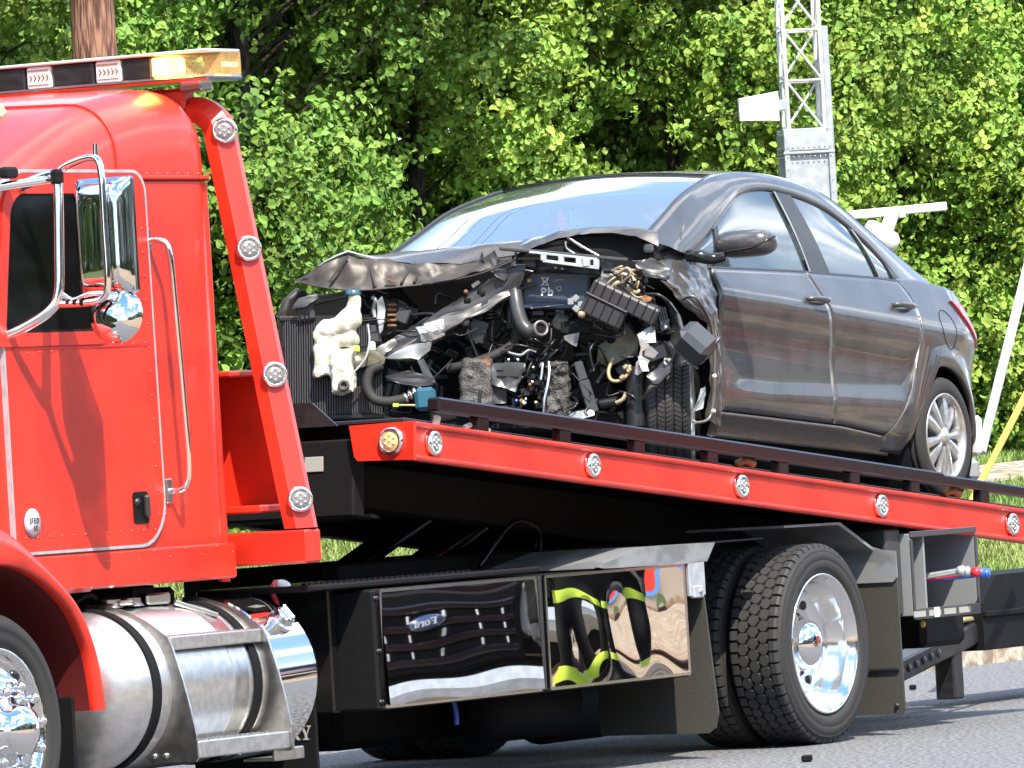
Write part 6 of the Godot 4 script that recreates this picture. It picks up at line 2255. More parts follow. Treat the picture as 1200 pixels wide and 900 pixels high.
func build_wreck_engine():
	var st := S()
	plate(st, [Vector2(-0.949, 0.869), Vector2(-0.889, 0.924), Vector2(-0.579, 0.961), Vector2(0.174, 1.077), Vector2(0.400, 1.137), Vector2(0.760, 1.144), Vector2(0.907, 1.073), Vector2(1.010, 0.808), Vector2(1.033, 0.604), Vector2(1.027, 0.129), Vector2(-0.963, 0.210)], -0.62, 0.05)
	bp("firewall", st, M.black)
	st = S()
	plate(st, [Vector2(0.191, 1.047), Vector2(0.302, 1.092), Vector2(0.400, 1.124), Vector2(0.654, 1.150), Vector2(0.781, 1.131), Vector2(0.895, 1.073), Vector2(0.911, 1.005), Vector2(0.191, 1.017)], 0.085, 0.03)
	bp("cowl", st, M.black)
	st = S()
	box(st, Vector3(0.0, 0.22, -0.35), Vector3(1.7, 0.10, 0.6), 0.02)
	bp("subframe", st, M.black)
	# radiator fins at the far side
	st = S()
	for k in 40:
		var w := -0.965 + k * 0.0122
		box(st, Vector3(w, 0.50, 0.0 + 0.02 * sin(k * 0.16)), Vector3(0.0065, 0.47, 0.03), 0.0)
	bp("radiator_fins", st, M.grey_plastic, "", "stuff")
	st = S()
	box(st, Vector3(-0.74, 0.50, -0.035), Vector3(0.50, 0.46, 0.03), 0.006)
	box(st, Vector3(-0.74, 0.745, -0.01), Vector3(0.52, 0.03, 0.06), 0.008)
	box(st, Vector3(-0.74, 0.255, -0.01), Vector3(0.52, 0.03, 0.06), 0.008)
	bp("radiator", st, M.black_plastic)
	# white washer bottle
	var n := FastNoiseLite.new()
	n.seed = 8
	n.noise_type = FastNoiseLite.TYPE_CELLULAR
	n.cellular_return_type = FastNoiseLite.RETURN_DISTANCE
	n.frequency = 9.0
	var rb := func(p: Vector3, c: Vector3, h: Vector3, r: float) -> float:
		var q := (p - c).abs() - h + Vector3.ONE * r
		return Vector3(max(q.x, 0), max(q.y, 0), max(q.z, 0)).length() + min(max(q.x, max(q.y, q.z)), 0.0) - r
	var cap := func(p: Vector3, a: Vector3, b: Vector3, r: float) -> float:
		var t := clampf((p - a).dot(b - a) / (b - a).length_squared(), 0, 1)
		return (p - a - (b - a) * t).length() - r
	var wf := func(p: Vector3) -> float:
		var d: float = rb.call(p, Vector3(-0.769, 0.559, 0.100), Vector3(0.052, 0.115, 0.05), 0.02)
		d = min(d, cap.call(p, Vector3(-0.747, 0.673, 0.100), Vector3(-0.632, 0.731, 0.100), 0.062))
		d = min(d, cap.call(p, Vector3(-0.747, 0.622, 0.100), Vector3(-0.628, 0.629, 0.100), 0.045))
		d = min(d, rb.call(p, Vector3(-0.669, 0.473, 0.140), Vector3(0.062, 0.118, 0.045), 0.016))
		d = min(d, cap.call(p, Vector3(-0.618, 0.850, 0.100), Vector3(-0.619, 0.748, 0.100), 0.036))
		return d + (n.get_noise_3dv(p) + 0.6) * 0.055
	st = S()
	blob(st, wf, Vector3(-0.88, 0.30, -0.02), Vector3(-0.53, 0.90, 0.27), 0.013, -1)
	var wb := bp("washer_bottle", st, M.white_plastic)
	st = S()
	lathe(st, [Vector2(0.04, -0.012), Vector2(0.04, 0.012), Vector2(0, 0.014)], Transform3D(Basis.IDENTITY, Vector3(-0.618, 0.862, 0.100)), 18)
	part(wb, "bottle_cap", st, M.blue_plastic)
	st = S()
	lathe(st, [Vector2(0.03, 0), Vector2(0.026, 0.02), Vector2(0.016, 0.02), Vector2(0.012, 0.006), Vector2(0, 0.006)], facing(Vector3(0, 0, 1), Vector3(-0.662, 0.393, 0.185)), 16)
	part(wb, "pump_hole", st, M.cast)
	# headlight remains at the far corner
	st = S()
	box(st, Vector3(-0.863, 0.781, 0.020), Vector3(0.09, 0.10, 0.08), 0.01, Basis(Vector3(0, 0, 1), 0.15))
	plate(st, [Vector2(-0.929, 0.788), Vector2(-0.890, 0.839), Vector2(-0.805, 0.867), Vector2(-0.796, 0.837), Vector2(-0.848, 0.795)], 0.08, 0.03)
	bp("far_lamp_bracket", st, M.grey_plastic)
	st = S()
	for k in 3:
		box(st, Vector3(-0.885, 0.746, 0.070) + Vector3(k * 0.022, 0, 0), Vector3(0.006, 0.06, 0.01), 0.0)
	bp("lamp_ribs", st, M.black)
	# alternator
	st = S()
	var ax := facing(Vector3(-0.3, 0, 0.95).normalized(), Vector3(-0.470, 0.752, -0.050))
	lathe(st, [Vector2(0.0, 0.03), Vector2(0.03, 0.03), Vector2(0.035, 0.0), Vector2(0.085, -0.005), Vector2(0.10, -0.03), Vector2(0.10, -0.12)], ax, 26, true)
	bp("alternator", st, M.cast)
	st = S()
	for k in 5:
		box(st, Vector3(-0.433, 0.807, 0.030) - Vector3(0, k * 0.026, 0), Vector3(0.045, 0.012, 0.012), 0.003)
	bp("alternator_vents", st, M.rust)
	st = S()
	plate(st, [Vector2(-0.499, 0.819), Vector2(-0.473, 0.840), Vector2(-0.461, 0.776), Vector2(-0.475, 0.679), Vector2(-0.492, 0.662), Vector2(-0.500, 0.734)], 0.08, 0.03)
	tube(st, smooth_path([Vector3(-0.528, 0.844, 0.060), Vector3(-0.511, 0.826, 0.060), Vector3(-0.522, 0.786, 0.040), Vector3(-0.514, 0.743, 0.040)], 3), 0.012, 7)
	bp("engine_bracket", st, M.galvanised)
	st = S()
	box(st, Vector3(-0.381, 0.754, 0.000), Vector3(0.07, 0.08, 0.06), 0.008, Basis(Vector3(0, 0, 1), -0.4))
	box(st, Vector3(-0.516, 0.660, 0.020), Vector3(0.06, 0.09, 0.06), 0.01)
	bp("sensor_box", st, M.grey_plastic)
	# torn crash beam: upper bright length and lower dark length
	st = S()
	plate(st, [Vector2(-0.279, 0.705), Vector2(-0.211, 0.759), Vector2(-0.070, 0.847), Vector2(-0.023, 0.884), Vector2(0.114, 0.967), Vector2(0.182, 1.034), Vector2(0.241, 0.990), Vector2(0.223, 0.906), Vector2(0.163, 0.834), Vector2(0.061, 0.772), Vector2(-0.058, 0.723), Vector2(-0.178, 0.661), Vector2(-0.263, 0.641)], 0.06, 0.05)
	var be := bp("crash_beam", st, M.dark_metal)
	st = S()
	plate(st, [Vector2(-0.267, 0.701), Vector2(-0.177, 0.746), Vector2(-0.066, 0.766), Vector2(0.070, 0.832), Vector2(0.151, 0.873), Vector2(0.155, 0.847), Vector2(0.061, 0.772), Vector2(-0.058, 0.723), Vector2(-0.178, 0.661), Vector2(-0.259, 0.641)], 0.075, 0.03)
	part(be, "lower_flange", st, M.torn_steel)
	st = S()
	grid(st, crumple([[Vector3(-0.307, 0.684, 0.090), Vector3(-0.255, 0.708, 0.100), Vector3(-0.162, 0.728, 0.100)], [Vector3(-0.289, 0.652, 0.110), Vector3(-0.228, 0.672, 0.120), Vector3(-0.162, 0.681, 0.100)], [Vector3(-0.286, 0.620, 0.090), Vector3(-0.226, 0.627, 0.100), Vector3(-0.159, 0.652, 0.090)]], 0.05, 41, 4), -1)
	part(be, "torn_end", st, M.alloy)
	st = S()
	lathe(st, [Vector2(0.022, 0), Vector2(0.02, 0.003), Vector2(0, 0.003)], facing(Vector3(0, 0, 1), Vector3(0.015, 0.856, 0.063)), 14)
	box(st, Vector3(-0.053, 0.818, 0.070), Vector3(0.035, 0.025, 0.02), 0.006)
	part(be, "beam_hole", st, M.black)
	st = S()
	bar(st, Vector3(-0.031, 0.886, 0.070), Vector3(0.007, 0.911, 0.070), 0.02, 0.02, 0.004)
	part(be, "white_clip", st, M.white_paint)
	st = S()
	lathe(st, [Vector2(0.012, 0), Vector2(0.01, 0.012), Vector2(0, 0.014)], facing(Vector3(0, 0, 1), Vector3(-0.061, 0.861, 0.070)), 10)
	part(be, "orange_clip", st, M.rust)
	st = S()
	plate(st, [Vector2(-0.514, 0.586), Vector2(-0.424, 0.644), Vector2(-0.339, 0.698), Vector2(-0.228, 0.760), Vector2(-0.177, 0.767), Vector2(-0.126, 0.716), Vector2(-0.178, 0.640), Vector2(-0.276, 0.590), Vector2(-0.391, 0.537), Vector2(-0.467, 0.538)], 0.03, 0.05)
	var b2 := bp("lower_beam", st, M.dark_metal)
	st = S()
	plate(st, [Vector2(-0.514, 0.586), Vector2(-0.424, 0.644), Vector2(-0.407, 0.609), Vector2(-0.476, 0.543)], 0.04, 0.03)
	for k in 2:
		bar(st, Vector3(-0.387, 0.587, 0.050) + Vector3(0, -k * 0.05, 0), Vector3(-0.208, 0.687, 0.050) + Vector3(0, -k * 0.05, 0), 0.02, 0.012, 0.002)
	part(b2, "bright_flange", st, M.torn_steel)
	st = S()
	plate(st, [Vector2(-0.463, 0.534), Vector2(-0.357, 0.596), Vector2(-0.263, 0.607), Vector2(-0.229, 0.632), Vector2(-0.242, 0.573), Vector2(-0.298, 0.523), Vector2(-0.391, 0.524)], 0.07, 0.02)
	bp("bent_bracket", st, M.grey_metal)
	st = S()
	plate(st, [Vector2(-0.620, 0.562), Vector2(-0.518, 0.577), Vector2(-0.463, 0.542), Vector2(-0.472, 0.508), Vector2(-0.612, 0.489)], 0.06, 0.03)
	bp("olive_bracket", st, M.olive)
	st = S()
	lathe(st, [Vector2(0.018, 0), Vector2(0.014, 0.014), Vector2(0, 0.016)], facing(Vector3(0, 0, 1), Vector3(-0.522, 0.550, 0.060)), 14)
	bp("green_plug", st, M.blue_plastic)
	st = S()
	box(st, Vector3(-0.530, 0.597, 0.060), Vector3(0.035, 0.05, 0.03), 0.008)
	bp("pale_connector", st, M.white_plastic)
	st = S()
	box(st, Vector3(-0.597, 0.574, 0.180), Vector3(0.03, 0.035, 0.03), 0.006)
	bp("lime_clip", st, M.lime)
	st = S()
	tube(st, smooth_path([Vector3(-0.546, 0.702, 0.120), Vector3(-0.537, 0.616, 0.130), Vector3(-0.558, 0.531, 0.140), Vector3(-0.610, 0.468, 0.140)], 4), 0.006, 6)
	bp("grey_wire", st, M.galvanised)
	# folded fan blade like pieces and hose loop
	st = S()
	plate(st, [Vector2(-0.464, 0.449), Vector2(-0.349, 0.472), Vector2(-0.231, 0.432), Vector2(-0.214, 0.402), Vector2(-0.308, 0.387), Vector2(-0.409, 0.414)], 0.08, 0.02)
	plate(st, [Vector2(-0.306, 0.519), Vector2(-0.272, 0.531), Vector2(-0.214, 0.411), Vector2(-0.256, 0.403)], 0.09, 0.02)
	bp("torn_shroud", st, M.grey_plastic)
	st = S()
	tube(st, smooth_path([Vector3(-0.480, 0.503, 0.060), Vector3(-0.539, 0.473, 0.070), Vector3(-0.556, 0.401, 0.080), Vector3(-0.522, 0.335, 0.090), Vector3(-0.449, 0.317, 0.100), Vector3(-0.360, 0.332, 0.100)], 5), 0.026, 10)
	bp("coolant_hose", st, M.rubber)
	st = S()
	for k in 4:
		var p: Vector3 = Vector3(-0.360, 0.336, 0.100)
		var q: Vector3 = Vector3(-0.292, 0.373, 0.100)
		lathe(st, [Vector2(0.012, -0.012), Vector2(0.028 if k < 3 else 0.016, -0.006), Vector2(0.028 if k < 3 else 0.016, 0.006), Vector2(0.012, 0.012)], facing((q - p).normalized(), p.lerp(q, k / 3.0)), 12)
	bp("hose_clamp", st, M.steel)
	st = S()
	box(st, Vector3(-0.263, 0.326, 0.100), Vector3(0.105, 0.115, 0.09), 0.018, Basis(Vector3(0, 0, 1), 0.08))
	bp("blue_canister", st, M.blue_plastic)
	st = S()
	tube(st, [Vector3(-0.426, 0.298, 0.120), Vector3(-0.308, 0.296, 0.120)], 0.006, 6)
	bp("orange_wire", st, M.tan_cable)
	st = S()
	box(st, Vector3(-0.410, 0.297, 0.120), Vector3(0.03, 0.018, 0.02), 0.003)
	bp("yellow_clip", st, M.lime)
	# gearbox casting and engine block
	var n2 := FastNoiseLite.new()
	n2.seed = 4
	n2.frequency = 12.0
	var gf := func(p: Vector3) -> float:
		var d: float = rb.call(p, Vector3(-0.011, 0.395, 0.000), Vector3(0.085, 0.135, 0.07), 0.035)
		d = min(d, cap.call(p, Vector3(-0.058, 0.455, 0.050), Vector3(-0.040, 0.445, 0.060), 0.022))
		return d + n2.get_noise_3dv(p) * 0.022
	st = S()
	blob(st, gf, Vector3(-0.14, 0.20, -0.13), Vector3(0.12, 0.56, 0.13), 0.013, 4)
	bp("gearbox", st, M.cast)
	var hf := func(p: Vector3) -> float:
		return rb.call(p, Vector3(0.380, 0.364, -0.050), Vector3(0.06, 0.15, 0.07), 0.04) + n2.get_noise_3dv(p * 1.4) * 0.04
	st = S()
	blob(st, hf, Vector3(0.28, 0.17, -0.18), Vector3(0.50, 0.56, 0.08), 0.014, -1)
	bp("heat_shield", st, M.cast)
	st = S()
	plate(st, [Vector2(0.063, 0.509), Vector2(0.228, 0.502), Vector2(0.232, 0.463), Vector2(0.210, 0.447), Vector2(0.206, 0.417), Vector2(0.189, 0.396), Vector2(0.180, 0.354), Vector2(0.133, 0.376), Vector2(0.061, 0.398)], 0.06, 0.06)
	plate(st, [Vector2(0.061, 0.398), Vector2(0.134, 0.397), Vector2(0.133, 0.312), Vector2(0.061, 0.305)], 0.03, 0.05)
	var ec := bp("engine_cover", st, M.grey_plastic)
	st = S()
	bar(st, Vector3(0.087, 0.468, 0.062), Vector3(0.197, 0.463, 0.062), 0.006, 0.006, 0.0)
	bar(st, Vector3(0.087, 0.439, 0.062), Vector3(0.197, 0.433, 0.062), 0.006, 0.006, 0.0)
	bar(st, Vector3(0.197, 0.467, 0.062), Vector3(0.197, 0.433, 0.062), 0.006, 0.006, 0.0)
	part(ec, "cover_groove", st, M.black)
	st = S()
	var r := RandomNumberGenerator.new()
	r.seed = 31
	for k in 46:
		var p: Vector3 = Vector3(r.randf_range(0.06, 0.34), r.randf_range(0.27, 0.56), r.randf_range(-0.04, 0.04))
		box(st, p, Vector3(r.randf_range(0.012, 0.035), r.randf_range(0.012, 0.045), 0.04), 0.004, Basis(Vector3(r.randf(), r.randf(), 1).normalized(), r.randf_range(-0.5, 0.5)))
	bp("engine_block_ribs", st, M.black_gloss, "", "stuff")
	for q in [[Vector3(0.251, 0.394, 0.060), "rust", 0.008], [Vector3(0.221, 0.305, 0.060), "alloy", 0.012], [Vector3(0.183, 0.315, 0.060), "blue_handle", 0.008], [Vector3(0.208, 0.314, 0.060), "rust", 0.011], [Vector3(0.230, 0.321, 0.070), "alloy", 0.007], [Vector3(0.264, 0.407, 0.060), "alloy", 0.007], [Vector3(0.193, 0.518, 0.060), "alloy", 0.008], [Vector3(0.147, 0.519, 0.060), "alloy", 0.007], [Vector3(0.280, 0.305, 0.060), "brass_tan", 0.008], [Vector3(0.269, 0.479, 0.060), "alloy", 0.007]]:
		st = S()
		lathe(st, [Vector2(q[2], -0.01), Vector2(q[2], 0.008), Vector2(q[2] * 0.5, 0.012), Vector2(0, 0.012)], facing(Vector3(0.1, 0.3, 1).normalized(), q[0]), 8, true)
		bp("engine_bolt", st, M[q[1]])
	st = S()
	tube(st, smooth_path([Vector3(0.345, 0.509, 0.040), Vector3(0.349, 0.456, 0.060), Vector3(0.337, 0.374, 0.080), Vector3(0.324, 0.310, 0.090), Vector3(0.319, 0.251, 0.090)], 4), 0.008, 8)
	bp("silver_pipe", st, M.chrome_soft)
	st = S()
	tube(st, smooth_path([Vector3(0.145, 0.560, 0.030), Vector3(0.206, 0.544, 0.050), Vector3(0.248, 0.569, 0.050), Vector3(0.282, 0.561, 0.040)], 4), 0.008, 7)
	tube(st, smooth_path([Vector3(0.301, 0.485, 0.030), Vector3(0.315, 0.505, 0.040), Vector3(0.306, 0.420, 0.050)], 3), 0.007, 7)
	bp("metal_line", st, M.alloy)
	st = S()
	plate(st, [Vector2(0.016, 0.518), Vector2(0.050, 0.543), Vector2(0.054, 0.500), Vector2(0.024, 0.488)], 0.07, 0.03)
	bp("rusty_bracket", st, M.rust)
	# hoses
	st = S()
	tube(st, smooth_path([Vector3(0.172, 0.902, 0.000), Vector3(0.183, 0.834, 0.040), Vector3(0.196, 0.756, 0.060), Vector3(0.221, 0.690, 0.070), Vector3(0.260, 0.659, 0.080), Vector3(0.312, 0.668, 0.110)], 6), 0.036, 14, false)
	var ho := bp("intake_hose", st, M.grey_plastic)
	st = S()
	lathe(st, [Vector2(0.026, -0.03), Vector2(0.028, 0.004), Vector2(0.036, 0.008), Vector2(0.042, 0.0), Vector2(0.040, -0.02)], facing(Vector3(0.45, 0.1, 0.9).normalized(), Vector3(0.313, 0.669, 0.120)), 20)
	part(ho, "open_end", st, M.torn_steel)
	st = S()
	lathe(st, [Vector2(0.030, 0.0), Vector2(0, 0.0)], facing(Vector3(0.45, 0.1, 0.9).normalized(), Vector3(0.310, 0.670, 0.112)), 20)
	part(ho, "hose_bore", st, M.black)
	st = S()
	tube(st, smooth_path([Vector3(0.157, 0.806, -0.100), Vector3(0.180, 0.686, -0.050), Vector3(0.160, 0.602, -0.020), Vector3(0.054, 0.543, 0.000), Vector3(-0.073, 0.502, 0.000), Vector3(-0.160, 0.489, -0.030)], 5), 0.024, 10)
	bp("lower_hose", st, M.rubber)
	st = S()
	for k in 8:
		lathe(st, [Vector2(0.03, -0.008), Vector2(0.042, 0), Vector2(0.03, 0.008)], Transform3D(Basis(Vector3(0, 0, 1), 0.12), Vector3(0.049, 0.859, -0.060) - Vector3(0, k * 0.017, 0)), 16)
	bp("bellows", st, M.black_plastic)
	st = S()
	tube(st, smooth_path([Vector3(0.125, 0.873, -0.080), Vector3(0.146, 0.785, -0.060), Vector3(0.150, 0.687, -0.060)], 4), 0.03, 10)
	bp("black_pipe", st, M.black_plastic)
	st = S()
	box(st, Vector3(-0.011, 0.675, -0.040), Vector3(0.10, 0.12, 0.05), 0.008, Basis(Vector3(0, 0, 1), -0.35))
	for q in [Vector3(0.001, 0.731, 0.000), Vector3(-0.055, 0.655, 0.000), Vector3(0.026, 0.662, 0.000), Vector3(-0.017, 0.612, 0.000)]:
		lathe(st, [Vector2(0.008, 0), Vector2(0.006, 0.01), Vector2(0, 0.012)], facing(Vector3(0, 0, 1), q), 8)
	bp("control_unit", st, M.black_plastic)
	st = S()
	lathe(st, [Vector2(0.022, -0.02), Vector2(0.022, 0.01), Vector2(0, 0.012)], facing(Vector3(-0.3, 0.3, 1).normalized(), Vector3(-0.074, 0.721, 0.020)), 12)
	bp("grey_sensor", st, M.grey_box)
	# battery
	st = S()
	var bb := Basis(Vector3(0, 0, 1), -0.03)
	box(st, Vector3(0.376, 0.866, -0.140), Vector3(0.335, 0.175, 0.18), 0.01, bb)
	box(st, Vector3(0.376, 0.797, -0.130), Vector3(0.335, 0.035, 0.18), 0.006, bb)
	var ba := bp("battery", st, M.battery_blue)
	text(ba, "battery_lettering", "Pb", 0.042, Transform3D(bb, Vector3(0.335, 0.866, -0.047)), M.white_print)
	st = S()
	bar(st, Vector3(0.306, 0.939, -0.047), Vector3(0.344, 0.896, -0.047), 0.004, 0.004, 0.0)
	bar(st, Vector3(0.344, 0.938, -0.046), Vector3(0.305, 0.896, -0.046), 0.004, 0.004, 0.0)
	for q in [[Vector3(0.314, 0.935, -0.047), Vector3(0.318, 0.900, -0.047)], [Vector3(0.340, 0.934, -0.047), Vector3(0.335, 0.900, -0.047)], [Vector3(0.312, 0.937, -0.047), Vector3(0.342, 0.936, -0.047)], [Vector3(0.318, 0.900, -0.047), Vector3(0.335, 0.900, -0.047)]]:
		bar(st, q[0], q[1], 0.003, 0.003, 0.0)
	for k in 3:
		var ring := []
		for i in 6:
			var a := TAU * (k / 3.0 + i / 21.0)
			ring.append(Vector3(0.394, 0.882, -0.047) + Vector3(cos(a), sin(a), 0) * 0.011)
		tube(st, ring, 0.0022, 5)
	part(ba, "battery_symbols", st, M.white_print)
	st = S()
	for k in 7:
		box(st, Vector3(0.382, 0.925, -0.047) + Vector3(k * 0.006, 0.0, 0), Vector3(0.004, 0.007, 0.003), 0.0)
	bar(st, Vector3(0.365, 0.919, -0.047), Vector3(0.390, 0.918, -0.047), 0.003, 0.003, 0.0)
	bar(st, Vector3(0.254, 0.785, -0.036), Vector3(0.415, 0.800, -0.036), 0.004, 0.004, 0.0)
	bar(st, Vector3(0.254, 0.764, -0.036), Vector3(0.254, 0.785, -0.036), 0.004, 0.004, 0.0)
	part(ba, "battery_print", st, M.grey_print)
	st = S()
	box(st, Vector3(0.247, 0.922, -0.040), Vector3(0.026, 0.022, 0.03), 0.005)
	bp("tan_clip", st, M.brass_tan)
	# slotted bracket and the rod above the battery
	st = S()
	bar(st, Vector3(0.111, 1.067, 0.140), Vector3(0.748, 0.999, 0.140), 0.03, 0.018, 0.004)
	var sl := bp("upper_rod", st, M.grey_plastic)
	st = S()
	bar(st, Vector3(0.259, 1.045, 0.150), Vector3(0.597, 1.003, 0.150), 0.02, 0.012, 0.002)
	bar(st, Vector3(0.326, 1.001, 0.150), Vector3(0.605, 0.960, 0.150), 0.02, 0.016, 0.002)
	for q in [[638, 297, 306], [659, 300, 308.5], [680, 302, 311]]:
		pass
	for k in 4:
		var t := k / 3.0
		bar(st, Vector3(0.331, 1.037, 0.150).lerp(Vector3(0.592, 1.003, 0.150), t), Vector3(0.331, 1.001, 0.150).lerp(Vector3(0.592, 0.963, 0.150), t), 0.02, 0.03, 0.003, Vector3.RIGHT)
	box(st, Vector3(0.542, 0.987, 0.150), Vector3(0.04, 0.045, 0.03), 0.006)
	part(sl, "slotted_bracket", st, M.galvanised)
	st = S()
	plate(st, [Vector2(0.098, 1.082), Vector2(0.276, 1.058), Vector2(0.283, 0.964), Vector2(0.190, 0.915), Vector2(0.139, 0.967), Vector2(0.089, 1.019)], 0.03, 0.05)
	plate(st, [Vector2(0.284, 1.020), Vector2(0.610, 0.984), Vector2(0.609, 0.942), Vector2(0.292, 0.964)], 0.0, 0.04)
	bp("torn_panel_edge", st, M.black_plastic)
	st = S()
	for q in [Vector3(0.382, 0.979, 0.010), Vector3(0.415, 0.974, 0.010)]:
		box(st, q, Vector3(0.012, 0.008, 0.006), 0.0)
	bp("bright_rivet", st, M.white_paint)
	st = S()
	plate(st, [Vector2(0.017, 1.020), Vector2(0.081, 1.061), Vector2(0.156, 0.949), Vector2(0.130, 0.907), Vector2(0.092, 0.925)], 0.08, 0.03)
	lathe(st, [Vector2(0.012, 0), Vector2(0.01, 0.008), Vector2(0, 0.01)], facing(Vector3(0, 0, 1), Vector3(0.093, 0.942, 0.080)), 10)
	plate(st, [Vector2(0.008, 1.020), Vector2(0.021, 1.058), Vector2(0.034, 1.019)], 0.09, 0.01)
	bp("bonnet_catch", st, M.dark_metal)
	st = S()
	tube(st, smooth_path([Vector3(0.448, 1.120, 0.110), Vector3(0.519, 1.072, 0.110), Vector3(0.603, 1.024, 0.110)], 3), 0.009, 7)
	tube(st, smooth_path([Vector3(0.439, 1.099, 0.110), Vector3(0.443, 1.065, 0.110), Vector3(0.493, 1.030, 0.110)], 3), 0.007, 7)
	bp("cavity_rod", st, M.steel)
	st = S()
	box(st, Vector3(0.849, 1.058, 0.110), Vector3(0.05, 0.04, 0.04), 0.01)
	bp("pale_block", st, M.grey_box)
	# ribbed fuse box hanging at an angle
	st = S()
	var fb := Basis(Vector3(0, 0, 1), -0.47) * Basis(Vector3.RIGHT, 0.25)
	var fc: Vector3 = Vector3(0.710, 0.777, 0.100)
	box(st, fc + fb * Vector3(0.01, 0.03, 0), Vector3(0.36, 0.085, 0.12), 0.01, fb)
	box(st, fc + fb * Vector3(-0.065, -0.055, 0.02), Vector3(0.22, 0.10, 0.13), 0.012, fb)
	var fu := bp("fuse_box", st, M.grey_plastic)
	st = S()
	for k in 8:
		box(st, fc + fb * Vector3(-0.15 + k * 0.045, 0.03, 0.055), Vector3(0.006, 0.09, 0.025), 0.002, fb)
	for k in 5:
		box(st, fc + fb * Vector3(-0.155 + k * 0.045, -0.055, 0.08), Vector3(0.006, 0.10, 0.02), 0.002, fb)
	box(st, fc + fb * Vector3(-0.065, -0.004, 0.07), Vector3(0.23, 0.012, 0.04), 0.003, fb)
	part(fu, "rib", st, M.black_plastic, "", "stuff")
	st = S()
	for k in 4:
		var a := k * 0.8
		box(st, Vector3(0.487, 0.783, 0.120) + Vector3(cos(a * 2.0) * 0.025, sin(a * 1.7) * 0.03, k * 0.008), Vector3(0.034, 0.03, 0.03), 0.004, Basis(Vector3(0, 0, 1), a))
	bp("white_connector", st, M.grey_box)
	st = S()
	lathe(st, [Vector2(0.018, -0.01), Vector2(0.018, 0.02), Vector2(0, 0.022)], facing(Vector3(0.3, -0.3, 1).normalized(), Vector3(0.513, 0.734, 0.140)), 12)
	bp("cream_plug", st, M.brass_tan)
	# bent sheet and tangle of looms above the fuse box
	st = S()
	grid(st, crumple([[Vector3(0.616, 0.903, 0.050), Vector3(0.683, 0.858, 0.060), Vector3(0.738, 0.823, 0.060)], [Vector3(0.625, 0.966, 0.050), Vector3(0.698, 0.919, 0.080), Vector3(0.781, 0.873, 0.060)], [Vector3(0.645, 1.012, 0.020), Vector3(0.710, 0.978, 0.050), Vector3(0.793, 0.936, 0.030)]], 0.05, 51, 4), -1)
	bp("bent_sheet", st, M.grey_metal)
	st = S()
	r.seed = 61
	for k in 22:
		var p: Vector3 = Vector3(0.728, 0.904, 0.100) + Vector3(r.randf_range(-0.09, 0.09), r.randf_range(-0.06, 0.06), r.randf_range(-0.05, 0.05))
		var q := p + Vector3(r.randf_range(-0.09, 0.09), r.randf_range(-0.06, 0.05), r.randf_range(-0.04, 0.06))
		tube(st, smooth_path([p, p.lerp(q, 0.4) + Vector3(0.02, r.randf_range(-0.03, 0.03), 0.02), q], 3), r.randf_range(0.004, 0.010), 6)
	bp("wiring_loom", st, M.brass_tan, "", "stuff")
	st = S()
	for k in 18:
		var p: Vector3 = Vector3(0.744, 0.881, 0.080) + Vector3(r.randf_range(-0.12, 0.10), r.randf_range(-0.09, 0.07), r.randf_range(-0.05, 0.05))
		var q := p + Vector3(r.randf_range(-0.12, 0.12), r.randf_range(-0.09, 0.05), r.randf_range(-0.04, 0.06))
		tube(st, smooth_path([p, p.lerp(q, 0.4) + Vector3(0.02, r.randf_range(-0.03, 0.03), 0.02), q], 3), r.randf_range(0.005, 0.012), 6)
	for k in 8:
		box(st, Vector3(0.736, 0.888, 0.090) + Vector3(r.randf_range(-0.1, 0.1), r.randf_range(-0.06, 0.06), 0), Vector3(0.03, 0.025, 0.03), 0.006, Basis(Vector3(0, 0, 1), r.randf() * 3.0))
	bp("dark_loom", st, M.black_plastic, "", "stuff")
	st = S()
	tube(st, smooth_path([Vector3(0.613, 1.004, 0.060), Vector3(0.635, 1.046, 0.060), Vector3(0.660, 1.080, 0.050), Vector3(0.685, 1.111, 0.040)], 4), 0.008, 7)
	for k in 4:
		box(st, Vector3(0.652, 1.089, 0.050) + Vector3(-0.012 + k * 0.004, k * 0.012, 0), Vector3(0.03, 0.008, 0.02), 0.002, Basis(Vector3(0, 0, 1), 0.5))
	bp("grey_spring_clip", st, M.galvanised)
	# arch liner and lamp debris by the near wheel
	st = S()
	grid(st, crumple([[Vector3(0.895, 0.838, 0.060), Vector3(0.943, 0.805, 0.120), Vector3(0.967, 0.784, 0.080)], [Vector3(0.940, 0.778, 0.060), Vector3(0.990, 0.735, 0.140), Vector3(1.004, 0.724, 0.080)], [Vector3(0.956, 0.692, 0.060), Vector3(1.010, 0.649, 0.150), Vector3(1.024, 0.647, 0.080)], [Vector3(0.951, 0.591, 0.060), Vector3(1.004, 0.548, 0.140), Vector3(1.019, 0.545, 0.080)], [Vector3(0.924, 0.500, 0.040), Vector3(0.972, 0.477, 0.100), Vector3(0.992, 0.471, 0.060)]], 0.012, 53, 4), 3)
	bp("arch_liner", st, M.grey_plastic)
	st = S()
	plate(st, [Vector2(0.585, 0.602), Vector2(0.734, 0.693), Vector2(0.784, 0.629), Vector2(0.775, 0.557), Vector2(0.634, 0.491), Vector2(0.575, 0.526)], -0.1, 0.04)
	bp("inner_fender", st, M.olive)
	st = S()
	lathe(st, [Vector2(0.024, 0), Vector2(0.02, 0.004), Vector2(0, 0.004)], facing(Vector3(0, 0, 1), Vector3(0.648, 0.632, -0.095)), 14)
	bp("panel_hole", st, M.black)
	st = S()
	plate(st, [Vector2(0.784, 0.633), Vector2(0.860, 0.674), Vector2(0.877, 0.666), Vector2(0.881, 0.589), Vector2(0.804, 0.573)], 0.12, 0.015)
	bp("blue_lamp_pane", st, M.grey_metal)
	st = S()
